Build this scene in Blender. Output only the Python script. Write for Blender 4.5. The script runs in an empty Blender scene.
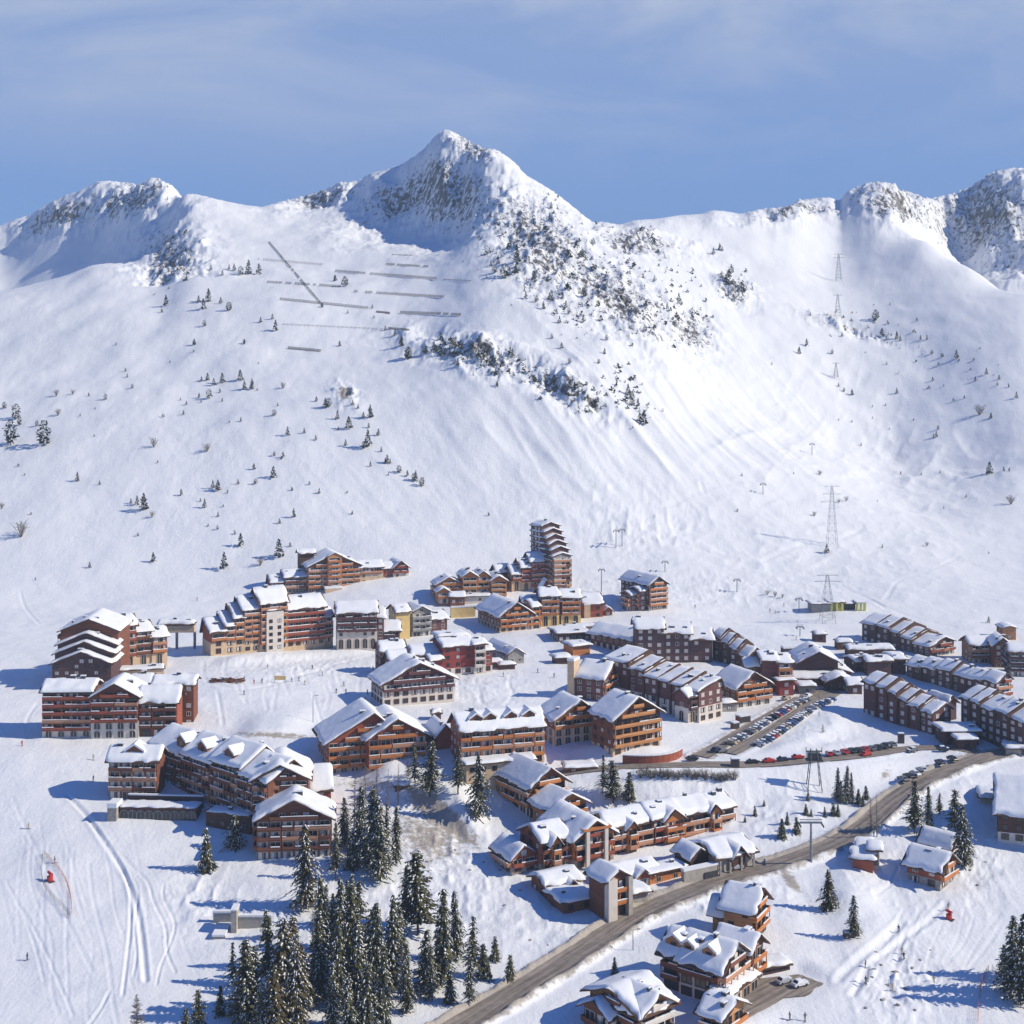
import bpy, bmesh, math, random
import numpy as np
from mathutils import Vector, Matrix

SC = bpy.context.scene
COL = SC.collection
rnd = random.Random(7)
F = 1400.0          # focal length in pixels
HV = 360.0          # picture row of the horizon
CZ = 150.0          # camera height
R_ = math.radians

# ------------------------------------------------------------------ camera, sky, sun
cam = bpy.data.cameras.new('camera'); cam_o = bpy.data.objects.new('camera', cam); COL.objects.link(cam_o)
cam_o.location = (0, 0, CZ); cam_o.rotation_euler = (R_(90), 0, 0)
cam.sensor_width = 36; cam.lens = F / 1024 * 36; cam.shift_y = (HV - 512) / 1024
cam.clip_start = 1; cam.clip_end = 30000
SC.camera = cam_o
SC.view_settings.view_transform = 'Standard'; SC.view_settings.look = 'None'
SC.view_settings.exposure = 0.19; SC.view_settings.gamma = 1
SC.cycles.max_bounces = 6; SC.cycles.diffuse_bounces = 2; SC.cycles.glossy_bounces = 2
SC.cycles.transmission_bounces = 2; SC.cycles.volume_bounces = 0; SC.cycles.transparent_max_bounces = 8
SC.cycles.use_denoising = True; SC.cycles.caustics_reflective = False

SUN_E, SUN_A = 35.0, 6.0      # elevation; A: degrees towards the camera from due right
sd = Vector((math.cos(R_(SUN_E)) * math.cos(R_(SUN_A)), -math.cos(R_(SUN_E)) * math.sin(R_(SUN_A)), math.sin(R_(SUN_E))))
sun = bpy.data.lights.new('sun', 'SUN'); sun.energy = 4.5; sun.angle = R_(0.5); sun.color = (1, 0.905, 0.715)
sun_o = bpy.data.objects.new('sun', sun); COL.objects.link(sun_o)
sun_o.rotation_euler = sd.to_track_quat('Z', 'Y').to_euler(); sun_o.location = (800, 0, 900)

W = bpy.data.worlds.new('World'); SC.world = W; W.use_nodes = True
nt = W.node_tree; nt.nodes.clear()
def N(t, typ, **kw):
    n = t.nodes.new(typ)
    for k, v in kw.items(): setattr(n, k, v)
    return n
out = N(nt, 'ShaderNodeOutputWorld'); bg = N(nt, 'ShaderNodeBackground')
sky = N(nt, 'ShaderNodeTexSky'); sky.sky_type = 'NISHITA'; sky.sun_disc = False
sky.sun_elevation = R_(SUN_E); sky.sun_rotation = R_(90 + SUN_A); sky.altitude = 2000; sky.air_density = 1.0; sky.dust_density = 0.3; sky.ozone_density = 3.0
hsv = N(nt, 'ShaderNodeHueSaturation'); hsv.inputs['Saturation'].default_value = 1.85; hsv.inputs['Hue'].default_value = 0.515
bg.inputs['Strength'].default_value = 0.135
tc = N(nt, 'ShaderNodeTexCoord'); mp = N(nt, 'ShaderNodeMapping'); mp.inputs['Scale'].default_value = (1.5, 1.5, 5.0)
mp.inputs['Rotation'].default_value = (0, R_(14), 0)
cl = N(nt, 'ShaderNodeTexNoise'); cl.inputs['Scale'].default_value = 2.2; cl.inputs['Detail'].default_value = 7; cl.inputs['Roughness'].default_value = 0.55
cr = N(nt, 'ShaderNodeMapRange'); cr.inputs['From Min'].default_value = 0.30; cr.inputs['From Max'].default_value = 0.72
sep = N(nt, 'ShaderNodeSeparateXYZ'); el = N(nt, 'ShaderNodeMapRange'); el.inputs['From Min'].default_value = -0.12; el.inputs['From Max'].default_value = 0.0
mul = N(nt, 'ShaderNodeMath', operation='MULTIPLY'); mul2 = N(nt, 'ShaderNodeMath', operation='MULTIPLY'); mul2.inputs[1].default_value = 0.97
mix = N(nt, 'ShaderNodeMixRGB'); mix.inputs['Color2'].default_value = (1.55, 2.5, 4.9, 1)
L = nt.links.new
L(tc.outputs['Generated'], mp.inputs['Vector']); L(mp.outputs[0], cl.inputs['Vector']); L(cl.outputs['Fac'], cr.inputs['Value'])
L(tc.outputs['Generated'], sep.inputs[0]); L(sep.outputs['Z'], el.inputs['Value'])
cr.inputs['To Min'].default_value = 0.85; gr = N(nt, 'ShaderNodeMapRange'); gr.inputs['From Min'].default_value = 0.1; gr.inputs['From Max'].default_value = 0.26; cg = N(nt, 'ShaderNodeMixRGB'); cg.inputs['Color1'].default_value = (1.25, 2.2, 4.6, 1); cg.inputs['Color2'].default_value = (2.05, 2.75, 4.4, 1); L(sep.outputs['Z'], gr.inputs['Value']); L(gr.outputs[0], cg.inputs['Fac']); L(cg.outputs[0], mix.inputs['Color2']); L(cr.outputs[0], mul.inputs[0]); L(el.outputs[0], mul.inputs[1]); L(mul.outputs[0], mul2.inputs[0]); hi = N(nt, 'ShaderNodeMapRange'); hi.inputs['From Min'].default_value = 0.45; hi.inputs['From Max'].default_value = 0.25; mul3 = N(nt, 'ShaderNodeMath', operation='MULTIPLY'); L(sep.outputs['Z'], hi.inputs['Value']); L(mul2.outputs[0], mul3.inputs[0]); L(hi.outputs[0], mul3.inputs[1]); L(mul3.outputs[0], mix.inputs['Fac'])
L(sky.outputs[0], hsv.inputs['Color']); L(hsv.outputs[0], mix.inputs['Color1']); 
wm = N(nt, 'ShaderNodeMapping'); wm.inputs['Scale'].default_value = (1.0, 1.0, 3.2); wm.inputs['Location'].default_value = (0.35, 0.1, 0.2); wn = N(nt, 'ShaderNodeTexNoise'); wn.inputs['Scale'].default_value = 4.5; wn.inputs['Detail'].default_value = 8; wn.inputs['Roughness'].default_value = 0.6; wn.inputs['Distortion'].default_value = 0.6
wr = N(nt, 'ShaderNodeMapRange'); wr.inputs['From Min'].default_value = 0.40; wr.inputs['From Max'].default_value = 0.68; we = N(nt, 'ShaderNodeMapRange'); we.inputs['From Min'].default_value = 0.12; we.inputs['From Max'].default_value = 0.25
wx = N(nt, 'ShaderNodeMath', operation='MULTIPLY'); wy = N(nt, 'ShaderNodeMath', operation='MULTIPLY'); mixw = N(nt, 'ShaderNodeMixRGB'); mixw.inputs['Color2'].default_value = (3.5, 3.9, 4.9, 1)
L(tc.outputs['Generated'], wm.inputs['Vector']); L(wm.outputs[0], wn.inputs['Vector']); L(wn.outputs['Fac'], wr.inputs['Value']); L(sep.outputs['Z'], we.inputs['Value']); L(wr.outputs[0], wx.inputs[0]); L(we.outputs[0], wx.inputs[1]); L(wx.outputs[0], wy.inputs[0]); L(hi.outputs[0], wy.inputs[1])
L(wy.outputs[0], mixw.inputs['Fac']); L(mix.outputs[0], mixw.inputs['Color1']); L(mixw.outputs[0], bg.inputs['Color']); L(bg.outputs[0], out.inputs['Surface'])

# ------------------------------------------------------------------ materials
M = {}
def mat(name, col, rough=0.7, var=0.0, vscale=0.5, bump=0.0, bscale=2.0, spec=0.3, stretch=None, metal=0.0, col2=None):
    """A procedural material: base colour broken up by object-space noise towards col2 (or lighter / darker)."""
    m = bpy.data.materials.new(name); m.use_nodes = True; t = m.node_tree
    p = t.nodes['Principled BSDF']; p.inputs['Roughness'].default_value = rough; p.inputs['Specular IOR Level'].default_value = spec; p.inputs['Metallic'].default_value = metal
    p.inputs['Base Color'].default_value = (*col, 1)
    if var > 0 or bump > 0:
        c = N(t, 'ShaderNodeNewGeometry'); mp = N(t, 'ShaderNodeMapping')
        if stretch: mp.inputs['Scale'].default_value = stretch
        t.links.new(c.outputs['Position'], mp.inputs['Vector'])
    if var > 0:
        n = N(t, 'ShaderNodeTexNoise'); n.inputs['Scale'].default_value = vscale; n.inputs['Detail'].default_value = 4
        t.links.new(mp.outputs[0], n.inputs['Vector'])
        r = N(t, 'ShaderNodeMapRange'); r.inputs['From Min'].default_value = 0.3; r.inputs['From Max'].default_value = 0.7
        t.links.new(n.outputs['Fac'], r.inputs['Value'])
        x = N(t, 'ShaderNodeMixRGB'); t.links.new(r.outputs[0], x.inputs['Fac'])
        a = tuple(min(1, v * (1 - var)) for v in col); b = col2 or tuple(min(1, v * (1 + var)) for v in col)
        x.inputs['Color1'].default_value = (*a, 1); x.inputs['Color2'].default_value = (*b, 1)
        t.links.new(x.outputs[0], p.inputs['Base Color'])
    if bump > 0:
        n2 = N(t, 'ShaderNodeTexNoise'); n2.inputs['Scale'].default_value = bscale; n2.inputs['Detail'].default_value = 3
        t.links.new(mp.outputs[0], n2.inputs['Vector'])
        b = N(t, 'ShaderNodeBump'); b.inputs['Strength'].default_value = bump; b.inputs['Distance'].default_value = 0.3
        t.links.new(n2.outputs['Fac'], b.inputs['Height']); t.links.new(b.outputs[0], p.inputs['Normal'])
    M[name] = m
    return m

WOOD = (0.25, 0.25, 6.0)
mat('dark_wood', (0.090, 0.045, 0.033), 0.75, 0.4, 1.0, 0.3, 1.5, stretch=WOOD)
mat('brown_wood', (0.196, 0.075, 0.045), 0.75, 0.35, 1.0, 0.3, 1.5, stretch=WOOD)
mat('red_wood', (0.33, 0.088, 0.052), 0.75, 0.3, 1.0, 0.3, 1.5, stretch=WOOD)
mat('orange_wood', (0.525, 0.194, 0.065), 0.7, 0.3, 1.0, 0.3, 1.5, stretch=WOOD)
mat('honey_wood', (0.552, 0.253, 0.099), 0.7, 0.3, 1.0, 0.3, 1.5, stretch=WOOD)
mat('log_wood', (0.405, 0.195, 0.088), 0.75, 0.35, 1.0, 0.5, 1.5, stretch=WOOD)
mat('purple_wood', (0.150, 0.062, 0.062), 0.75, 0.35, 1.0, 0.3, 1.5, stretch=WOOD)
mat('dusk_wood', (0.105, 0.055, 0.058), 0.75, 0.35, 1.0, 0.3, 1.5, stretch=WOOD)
mat('red_render', (0.28, 0.055, 0.050), 0.8, 0.15, 0.4)
mat('cream', (0.60, 0.445, 0.30), 0.85, 0.12, 0.5)
mat('yellow', (0.72, 0.52, 0.22), 0.85, 0.1, 0.5)
mat('white', (0.66, 0.60, 0.54), 0.85, 0.08, 0.5)
mat('pale_rail', (0.50, 0.255, 0.155), 0.75, 0.25, 1.0, 0.2, 1.5, stretch=WOOD)
mat('grey', (0.30, 0.29, 0.28), 0.85, 0.2, 0.6)
mat('stone', (0.34, 0.31, 0.28), 0.9, 0.3, 1.2, 0.5, 2.0)
mat('concrete', (0.40, 0.37, 0.33), 0.9, 0.2, 0.7)
mat('lime', (0.62, 0.60, 0.20), 0.7, 0.1, 0.5)
mat('fascia', (0.105, 0.054, 0.036), 0.7, 0.2)
mat('pale_fascia', (0.36, 0.24, 0.15), 0.7, 0.2)
mat('glass', (0.022, 0.026, 0.034), 0.12, spec=0.6)
mat('curtain', (0.62, 0.60, 0.58), 0.6, 0.2, 0.8, spec=0.4)
mat('metal', (0.22, 0.23, 0.25), 0.5, 0.15, 1.0, spec=0.5)
mat('dark_metal', (0.055, 0.058, 0.065), 0.5, 0.2, 1.0)
mat('barrier_wood', (0.084, 0.063, 0.048), 0.85, 0.3, 0.6)
mat('bark', (0.085, 0.058, 0.042), 0.9, 0.3, 2.0)
mat('grey_bark', (0.17, 0.145, 0.125), 0.9, 0.3, 2.0)
mat('needles', (0.068, 0.082, 0.035), 0.8, 0.55, 0.9, spec=0.15, col2=(0.13, 0.12, 0.06))
mat('needles_warm', (0.103, 0.091, 0.034), 0.8, 0.5, 0.9, spec=0.15, col2=(0.13, 0.10, 0.05))
mat('far_needles', (0.030, 0.036, 0.028), 0.85, 0.4, 0.4, spec=0.1)
mat('roof_snow', (0.83, 0.85, 0.875), 0.55, 0.04, 0.25, 0.25, 0.8, spec=0.25)
mat('tree_snow', (0.83, 0.85, 0.875), 0.6, spec=0.2)
mat('red_paint', (0.50, 0.03, 0.025), 0.4, spec=0.5)
mat('orange_net', (0.55, 0.16, 0.10), 0.8)
mat('rubber', (0.02, 0.02, 0.02), 0.8)
mat('skin', (0.45, 0.28, 0.2), 0.6)
CARC = {'white': (0.75, 0.76, 0.78), 'silver': (0.42, 0.44, 0.47), 'grey': (0.13, 0.14, 0.155), 'black': (0.014, 0.014, 0.017), 'blue': (0.03, 0.07, 0.21), 'red': (0.45, 0.025, 0.02), 'dark blue': (0.018, 0.03, 0.075), 'beige': (0.40, 0.33, 0.24)}
for k, c in CARC.items(): mat('car_' + k, c, 0.3, spec=0.6)

# ------------------------------------------------------------------ object helpers
def link(name, me, parent=None, mats=()):
    o = bpy.data.objects.new(name, me); COL.objects.link(o)
    if parent: o.parent = parent
    for m in mats:
        me.materials.append(M[m] if isinstance(m, str) else m)
    return o
def tag(o, label=None, cat=None, group=None, kind=None):
    for k, v in (('label', label), ('category', cat), ('group', group), ('kind', kind)):
        if v: o[k] = v
    return o
def empty(name, loc, label=None, cat=None, group=None, rz=0.0):
    o = bpy.data.objects.new(name, None); COL.objects.link(o); o.location = loc; o.rotation_euler = (0, 0, rz); o.empty_display_size = 1
    return tag(o, label, cat, group)

class MB:
    """Collects vertices and faces (with material slot numbers) for ONE mesh."""
    def __init__(s): s.v = []; s.f = []; s.m = []
    def quad(s, pts, m=0):
        n = len(s.v); s.v.extend(pts); s.f.append(tuple(range(n, n + len(pts)))); s.m.append(m)
    def box(s, x0, x1, y0, y1, z0, z1, m=0):
        n = len(s.v)
        s.v.extend([(x0, y0, z0), (x1, y0, z0), (x1, y1, z0), (x0, y1, z0), (x0, y0, z1), (x1, y0, z1), (x1, y1, z1), (x0, y1, z1)])
        for q in ((3, 2, 1, 0), (4, 5, 6, 7), (0, 1, 5, 4), (1, 2, 6, 5), (2, 3, 7, 6), (3, 0, 4, 7)):
            s.f.append(tuple(n + i for i in q)); s.m.append(m)
    def bar(s, p, q, r, m=0, r2=None, sides=5):
        p = Vector(p); q = Vector(q); d = (q - p)
        if d.length < 1e-6: return
        d.normalize(); a = d.orthogonal().normalized(); b = d.cross(a); r2 = r if r2 is None else r2
        n = len(s.v)
        for c, rr in ((p, r), (q, r2)):
            for i in range(sides):
                t = 2 * math.pi * i / sides; s.v.append(tuple(c + a * (rr * math.cos(t)) + b * (rr * math.sin(t))))
        for i in range(sides):
            j = (i + 1) % sides; s.f.append((n + i, n + j, n + sides + j, n + sides + i)); s.m.append(m)
        s.f.append(tuple(n + sides + i for i in range(sides))); s.m.append(m)
        s.f.append(tuple(n + sides - 1 - i for i in range(sides))); s.m.append(m)
    def prism(s, poly, z0, z1, m=0):
        """vertical prism over a counter-clockwise plan polygon"""
        n = len(s.v); k = len(poly)
        s.v.extend([(x, y, z0) for x, y in poly]); s.v.extend([(x, y, z1) for x, y in poly])
        s.f.append(tuple(n + k - 1 - i for i in range(k))); s.m.append(m)
        s.f.append(tuple(n + k + i for i in range(k))); s.m.append(m)
        for i in range(k):
            j = (i + 1) % k; s.f.append((n + i, n + j, n + k + j, n + k + i)); s.m.append(m)
    def mesh(s, name, smooth=False):
        me = bpy.data.meshes.new(name); me.from_pydata(s.v, [], s.f); me.polygons.foreach_set('material_index', s.m)
        if smooth: me.polygons.foreach_set('use_smooth', [True] * len(s.f))
        me.update(); return me
    def build(s, name, mats, parent=None, smooth=False):
        return link(name, s.mesh(name, smooth), parent, mats if isinstance(mats, (list, tuple)) else [mats])

# ------------------------------------------------------------------ the air between here and the peaks
hz = MB(); hz.box(-5700, 5700, -60, 6060, -125, 560); HAZE = hz.mesh('haze')
m = bpy.data.materials.new('haze_air'); m.use_nodes = True; t = m.node_tree; t.nodes.clear()
o_ = N(t, 'ShaderNodeOutputMaterial'); v_ = N(t, 'ShaderNodeVolumePrincipled'); v_.inputs['Color'].default_value = (0.62, 0.80, 1.0, 1); v_.inputs['Density'].default_value = 0.00013; v_.inputs['Anisotropy'].default_value = 0.0
t.links.new(v_.outputs[0], o_.inputs['Volume']); M['haze_air'] = m
tag(link('haze', HAZE, None, ['haze_air']), 'thin blue winter air over the whole valley', 'haze', kind='stuff')
# ------------------------------------------------------------------ terrain
def hash2(ix, iy, seed):
    h = (ix.astype(np.int64) * 374761393 + iy.astype(np.int64) * 668265263 + seed * 982451653) & 0x7fffffff
    h = ((h ^ (h >> 13)) * 1274126177) & 0x7fffffff
    h = ((h ^ (h >> 16)) * 974634777) & 0x7fffffff
    return ((h ^ (h >> 15)) & 0xfffff) / 1048575.0
def vnoise(x, y, seed=0):
    ix = np.floor(x); iy = np.floor(y); fx = x - ix; fy = y - iy
    fx = fx * fx * fx * (fx * (fx * 6 - 15) + 10); fy = fy * fy * fy * (fy * (fy * 6 - 15) + 10)
    a = hash2(ix, iy, seed); b = hash2(ix + 1, iy, seed); c = hash2(ix, iy + 1, seed); d = hash2(ix + 1, iy + 1, seed)
    return (a + (b - a) * fx) * (1 - fy) + (c + (d - c) * fx) * fy      # 0..1
def fbm(x, y, octs=5, seed=0, gain=0.5):
    r = np.zeros_like(x); a = 1.0; s = 0.0; ca, sa = math.cos(0.6), math.sin(0.6)
    for i in range(octs):
        r += a * (vnoise(x, y, seed + i * 17) * 2 - 1); s += a; a *= gain
        x, y = (x * ca - y * sa) * 2.03 + 13.1, (x * sa + y * ca) * 2.03 + 7.7
    return r / s
def ridged(x, y, octs=5, seed=0, gain=0.55):
    r = np.zeros_like(x); a = 1.0; s = 0.0; ca, sa = math.cos(0.6), math.sin(0.6)
    for i in range(octs):
        n = 1 - np.abs(vnoise(x, y, seed + i * 17) * 2 - 1); r += a * n * n; s += a; a *= gain
        x, y = (x * ca - y * sa) * 2.03 + 13.1, (x * sa + y * ca) * 2.03 + 7.7
    return r / s
def pchip(x, y, xq):
    x = np.asarray(x, float); y = np.asarray(y, float); h = np.diff(x); d = np.diff(y, axis=0)
    sh = (-1,) + (1,) * (y.ndim - 1); hh = h.reshape(sh); dl = d / hh
    m = np.zeros_like(y)
    if len(x) > 2:
        w1 = 2 * hh[1:] + hh[:-1]; w2 = hh[1:] + 2 * hh[:-1]
        p = dl[:-1] * dl[1:] > 0
        with np.errstate(divide='ignore', invalid='ignore'):
            mm = (w1 + w2) / (w1 / dl[:-1] + w2 / dl[1:])
        m[1:-1] = np.where(p, mm, 0)
    m[0] = dl[0]; m[-1] = dl[-1]
    xq = np.clip(xq, x[0], x[-1]); k = np.clip(np.searchsorted(x, xq) - 1, 0, len(h) - 1)
    t = ((xq - x[k]) / h[k]).reshape((-1,) + (1,) * (y.ndim - 1)); H = h[k].reshape(t.shape)
    return ((1 + 2 * t) * (1 - t) ** 2) * y[k] + (t * (1 - t) ** 2) * H * m[k] + (t * t * (3 - 2 * t)) * y[k + 1] + (t * t * (t - 1)) * H * m[k + 1]
def smooth(a, n, axis):
    k = np.exp(-0.5 * (np.arange(-2 * n, 2 * n + 1) / n) ** 2); k /= k.sum()
    pad = [(0, 0)] * a.ndim; pad[axis] = (2 * n, 2 * n); b = np.pad(a, pad, mode='edge')
    r = np.zeros_like(a)
    for i, w in enumerate(k):
        sl = [slice(None)] * a.ndim; sl[axis] = slice(i, i + a.shape[axis]); r += w * b[tuple(sl)]
    return r

VIL = [(1400, 215), (1024, 318), (870, 395)]
CENT = VIL + [(800, 438), (780, 447), (745, 470), (690, 545), (640, 640), (600, 722)]
LEFT = VIL + [(780, 445), (745, 470), (690, 530), (640, 640), (600, 735)]
RIGH = VIL + [(800, 438), (780, 450), (745, 482), (690, 560), (640, 650), (600, 735)]
COLS = {   # column u -> (row v, depth Y) knots of the lie of the land, near to far
 -700: LEFT + [(500, 880), (400, 1060), (340, 1200), (300, 1330), (260, 1700), (235, 1950), (330, 2500), (420, 6000)],
 -120: LEFT + [(500, 870), (400, 1030), (340, 1150), (305, 1230), (297, 1280), (310, 1400), (300, 1550), (262, 1750), (240, 1900), (330, 2400), (420, 6000)],
 0: LEFT + [(500, 865), (400, 1020), (340, 1140), (300, 1230), (287, 1300), (305, 1410), (310, 1560), (268, 1760), (225, 1890), (320, 2400), (420, 6000)],
 60: LEFT + [(500, 860), (400, 1010), (340, 1130), (300, 1220), (272, 1320), (285, 1400), (298, 1510), (258, 1690), (196, 1860), (310, 2300), (420, 6000)],
 100: LEFT + [(500, 860), (400, 1005), (340, 1125), (300, 1215), (260, 1335), (268, 1400), (280, 1490), (242, 1670), (182, 1820), (300, 2300), (420, 6000)],
 155: LEFT + [(500, 855), (400, 1000), (340, 1120), (310, 1190), (275, 1290), (255, 1400), (228, 1560), (180, 1720), (280, 2100), (420, 6000)],
 195: LEFT + [(500, 855), (400, 995), (340, 1110), (310, 1170), (270, 1270), (232, 1400), (197, 1550), (260, 1900), (420, 6000)],
 262: LEFT + [(500, 850), (400, 985), (340, 1100), (310, 1165), (270, 1290), (230, 1440), (207, 1590), (250, 1900), (420, 6000)],
 330: CENT + [(500, 850), (400, 980), (340, 1100), (310, 1170), (270, 1290), (238, 1410), (218, 1520), (205, 1570), (184, 1670), (260, 2000), (420, 6000)],
 380: CENT + [(500, 850), (400, 975), (340, 1095), (310, 1165), (270, 1280), (248, 1370), (240, 1440), (224, 1500), (170, 1580), (260, 2000), (420, 6000)],
 425: CENT + [(500, 850), (400, 970), (340, 1080), (310, 1145), (270, 1260), (248, 1340), (240, 1410), (200, 1490), (147, 1560), (250, 1900), (420, 6000)],
 447: CENT + [(500, 850), (400, 965), (340, 1070), (310, 1130), (270, 1230), (246, 1330), (238, 1390), (190, 1460), (130, 1540), (250, 1900), (420, 6000)],
 492: CENT + [(500, 850), (400, 955), (340, 1050), (300, 1120), (265, 1195), (240, 1260), (200, 1350), (152, 1470), (250, 1850), (420, 6000)],
 530: CENT + [(500, 850), (400, 955), (340, 1050), (300, 1115), (260, 1200), (215, 1320), (176, 1440), (250, 1800), (420, 6000)],
 590: CENT + [(500, 855), (400, 960), (340, 1060), (300, 1135), (260, 1235), (220, 1390), (260, 1800), (420, 6000)],
 650: CENT + [(500, 865), (400, 980), (340, 1090), (300, 1180), (260, 1290), (221, 1450), (260, 1800), (420, 6000)],
 720: RIGH + [(550, 815), (500, 885), (450, 970), (400, 1060), (362, 1140), (305, 1245), (278, 1320), (250, 1410), (211, 1550), (260, 1900), (420, 6000)],
 780: RIGH + [(550, 820), (500, 895), (450, 985), (420, 1065), (390, 1145), (330, 1275), (270, 1410), (208, 1600), (260, 1950), (420, 6000)],
 840: RIGH + [(550, 830), (500, 925), (475, 1000), (452, 1090), (400, 1190), (330, 1320), (250, 1520), (192, 1690), (260, 2050), (420, 6000)],
 882: RIGH + [(550, 840), (515, 920), (500, 975), (480, 1050), (400, 1180), (330, 1300), (250, 1490), (182, 1660), (260, 2050), (420, 6000)],
 926: RIGH + [(560, 825), (530, 890), (505, 965), (400, 1160), (330, 1275), (270, 1400), (242, 1480), (252, 1560), (240, 1650), (202, 1800), (270, 2200), (420, 6000)],
 960: RIGH + [(560, 835), (530, 900), (500, 970), (400, 1140), (330, 1250), (290, 1340), (263, 1430), (298, 1550), (262, 1735), (187, 1900), (270, 2300), (420, 6000)],
 1024: RIGH + [(560, 840), (535, 890), (500, 945), (400, 1110), (330, 1225), (294, 1320), (314, 1440), (248, 1660), (169, 1850), (270, 2400), (420, 6000)],
 1150: RIGH + [(550, 840), (500, 930), (400, 1090), (350, 1190), (325, 1260), (330, 1400), (225, 1640), (172, 1800), (280, 2400), (420, 6000)],
 1800: RIGH + [(500, 900), (400, 1080), (350, 1200), (330, 1300), (300, 1600), (230, 2000), (300, 2500), (420, 6000)],
}
SKYLINE = [(-700, 232), (-120, 238), (0, 226), (15, 219), (30, 215), (45, 205), (60, 197), (75, 192), (88, 187), (98, 181), (112, 181), (128, 183), (140, 184), (150, 178), (160, 178), (172, 186), (185, 192), (200, 195), (225, 201), (245, 205),
 (262, 207), (275, 203), (290, 199), (305, 196), (325, 190), (340, 182), (350, 182), (360, 180), (370, 173), (385, 170), (400, 165), (412, 158), (425, 148), (433, 138), (441, 131), (448, 129), (457, 134), (470, 141), (482, 148), (495, 149),
 (505, 155), (517, 164), (524, 174), (545, 186), (560, 196), (570, 204), (580, 212), (592, 222), (605, 222), (620, 225), (635, 220), (655, 219), (680, 215), (702, 214), (712, 210), (725, 211), (740, 214), (760, 209), (785, 207), (802, 198), (818, 198), (830, 197), (840, 202), (846, 191), (858, 186),
 (872, 182), (890, 182), (900, 187), (915, 194), (930, 198), (945, 196), (958, 192), (972, 186), (985, 176), (998, 170), (1012, 168), (1024, 168), (1060, 172), (1150, 180), (1800, 235)]

uf = np.arange(-700, 1800.1, 1.25)
NT = 1150
tq = np.log(200.0) + (np.log(6000.0) - np.log(200.0)) * np.linspace(0, 1, NT) ** 1.06
Yg = np.exp(tq)
keys = sorted(COLS)
prof = np.stack([pchip(np.log([k[1] for k in COLS[u]]), [k[0] for k in COLS[u]], tq) for u in keys])       # (cols, NT) rows v
V = pchip(keys, prof, uf)
V = smooth(smooth(V, 5, 1), 6, 0)
wv = np.clip((1000 - Yg) / 250, 0, 1)[None, :]
V = V * (1 - wv) + smooth(V, 34, 0) * wv
wu = np.exp(-((uf - 770) / 130.0) ** 2)[:, None] * np.clip((Yg - 800) / 100, 0, 1)[None, :] * np.clip((1450 - Yg) / 150, 0, 1)[None, :]
V = V * (1 - wu) + smooth(V, 60, 0) * wu
keep = np.nonzero(((uf > -30) & (uf < 1054)) | (np.arange(len(uf)) % 4 == 0))[0]; V = V[keep]; uc = uf[keep]
UU, YY = np.meshgrid(uc, Yg, indexing='ij')
XX = (UU - 512) / F * YY
ZZ = CZ - YY * (V - HV) / F
V0 = V.copy()
def blob(u0, v0, ru, rv, ang=0.0, y0=0, y1=9e9):
    c, s = math.cos(R_(ang)), math.sin(R_(ang)); du, dv = UU - u0, V0 - v0
    a = (du * c + dv * s) / ru; b = (-du * s + dv * c) / rv
    return np.exp(-(a * a + b * b)) * (YY > y0) * (YY < y1)
rock = np.zeros_like(ZZ)
for b in ((600, 285, 70, 30, 42, 950), (545, 255, 60, 34, 45, 1000), (445, 195, 70, 42, 0, 1200), (400, 200, 60, 30, -25, 1350), (320, 195, 50, 14, -10, 1450), (540, 235, 95, 42, 42, 1000), (470, 150, 40, 22, 20, 1300), (620, 300, 80, 34, 40, 950),
          (480, 355, 75, 18, 12, 900), (560, 385, 60, 16, 30, 850), (640, 240, 60, 14, 10, 1250), (735, 290, 26, 16, 30, 1100), (890, 205, 55, 22, 18, 1400), (800, 212, 70, 10, -6, 1450),
          (985, 215, 75, 60, 30, 1540), (130, 200, 60, 22, -15, 1400), (60, 215, 60, 16, -25, 1500), (170, 260, 40, 45, 0, 1250), (345, 395, 16, 12, 30, 850), (690, 330, 34, 24, 45, 1000), (850, 330, 50, 8, 15, 1100)):
    rock = np.maximum(rock, blob(*b))
crag = blob(990, 215, 70, 60, 30, 1540) + 0.6 * blob(450, 185, 60, 40, 0, 1250) + 0.6 * blob(130, 205, 70, 30, -15, 1450)
ZZ += crag * (ridged((XX * .8 + YY * .25) / 90, (YY * .6 - XX * .3) / 90, 5, 71, 0.6) - 0.45) * 46
far = np.clip((YY - 760) / 250, 0, 1); ridge = np.clip((YY - 1150) / 350, 0, 1)
# rocky relief, gullies and the general roll of the snow
ZZ += rock * (ridged(XX / 55, YY / 55, 6, 3, 0.6) - 0.45) * 25 + rock * (ridged(XX / 15, YY / 15, 4, 31) - .5) * 7.0
ZZ += far * (fbm(XX / 150, YY / 150, 4, 11) * 7 + fbm(XX / 30, YY / 45, 4, 5, 0.5) * 1.5)
gul = np.exp(-((UU - 640) / 170.0) ** 2 - ((V0 - 420) / 90.0) ** 2) * (YY > 800)
ZZ += gul * (ridged((XX + 0.45 * YY) / 26, (YY - 0.2 * XX) / 190, 4, 41) - 0.5) * 4.2
flow = np.exp(-((UU - 430) / 220.0) ** 2 - ((V0 - 470) / 75.0) ** 2) * (YY > 760)
ZZ += flow * (ridged((XX + 0.6 * YY) / 22, (YY - 0.3 * XX) / 150, 4, 47) - 0.5) * 1.0
gul2 = np.exp(-((UU - 800) / 90.0) ** 2 - ((V0 - 420) / 70.0) ** 2) * (YY > 900)
ZZ += gul2 * (ridged((XX - 0.5 * YY) / 40, (YY + 0.3 * XX) / 160, 4, 43) - 0.5) * 3.6
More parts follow.
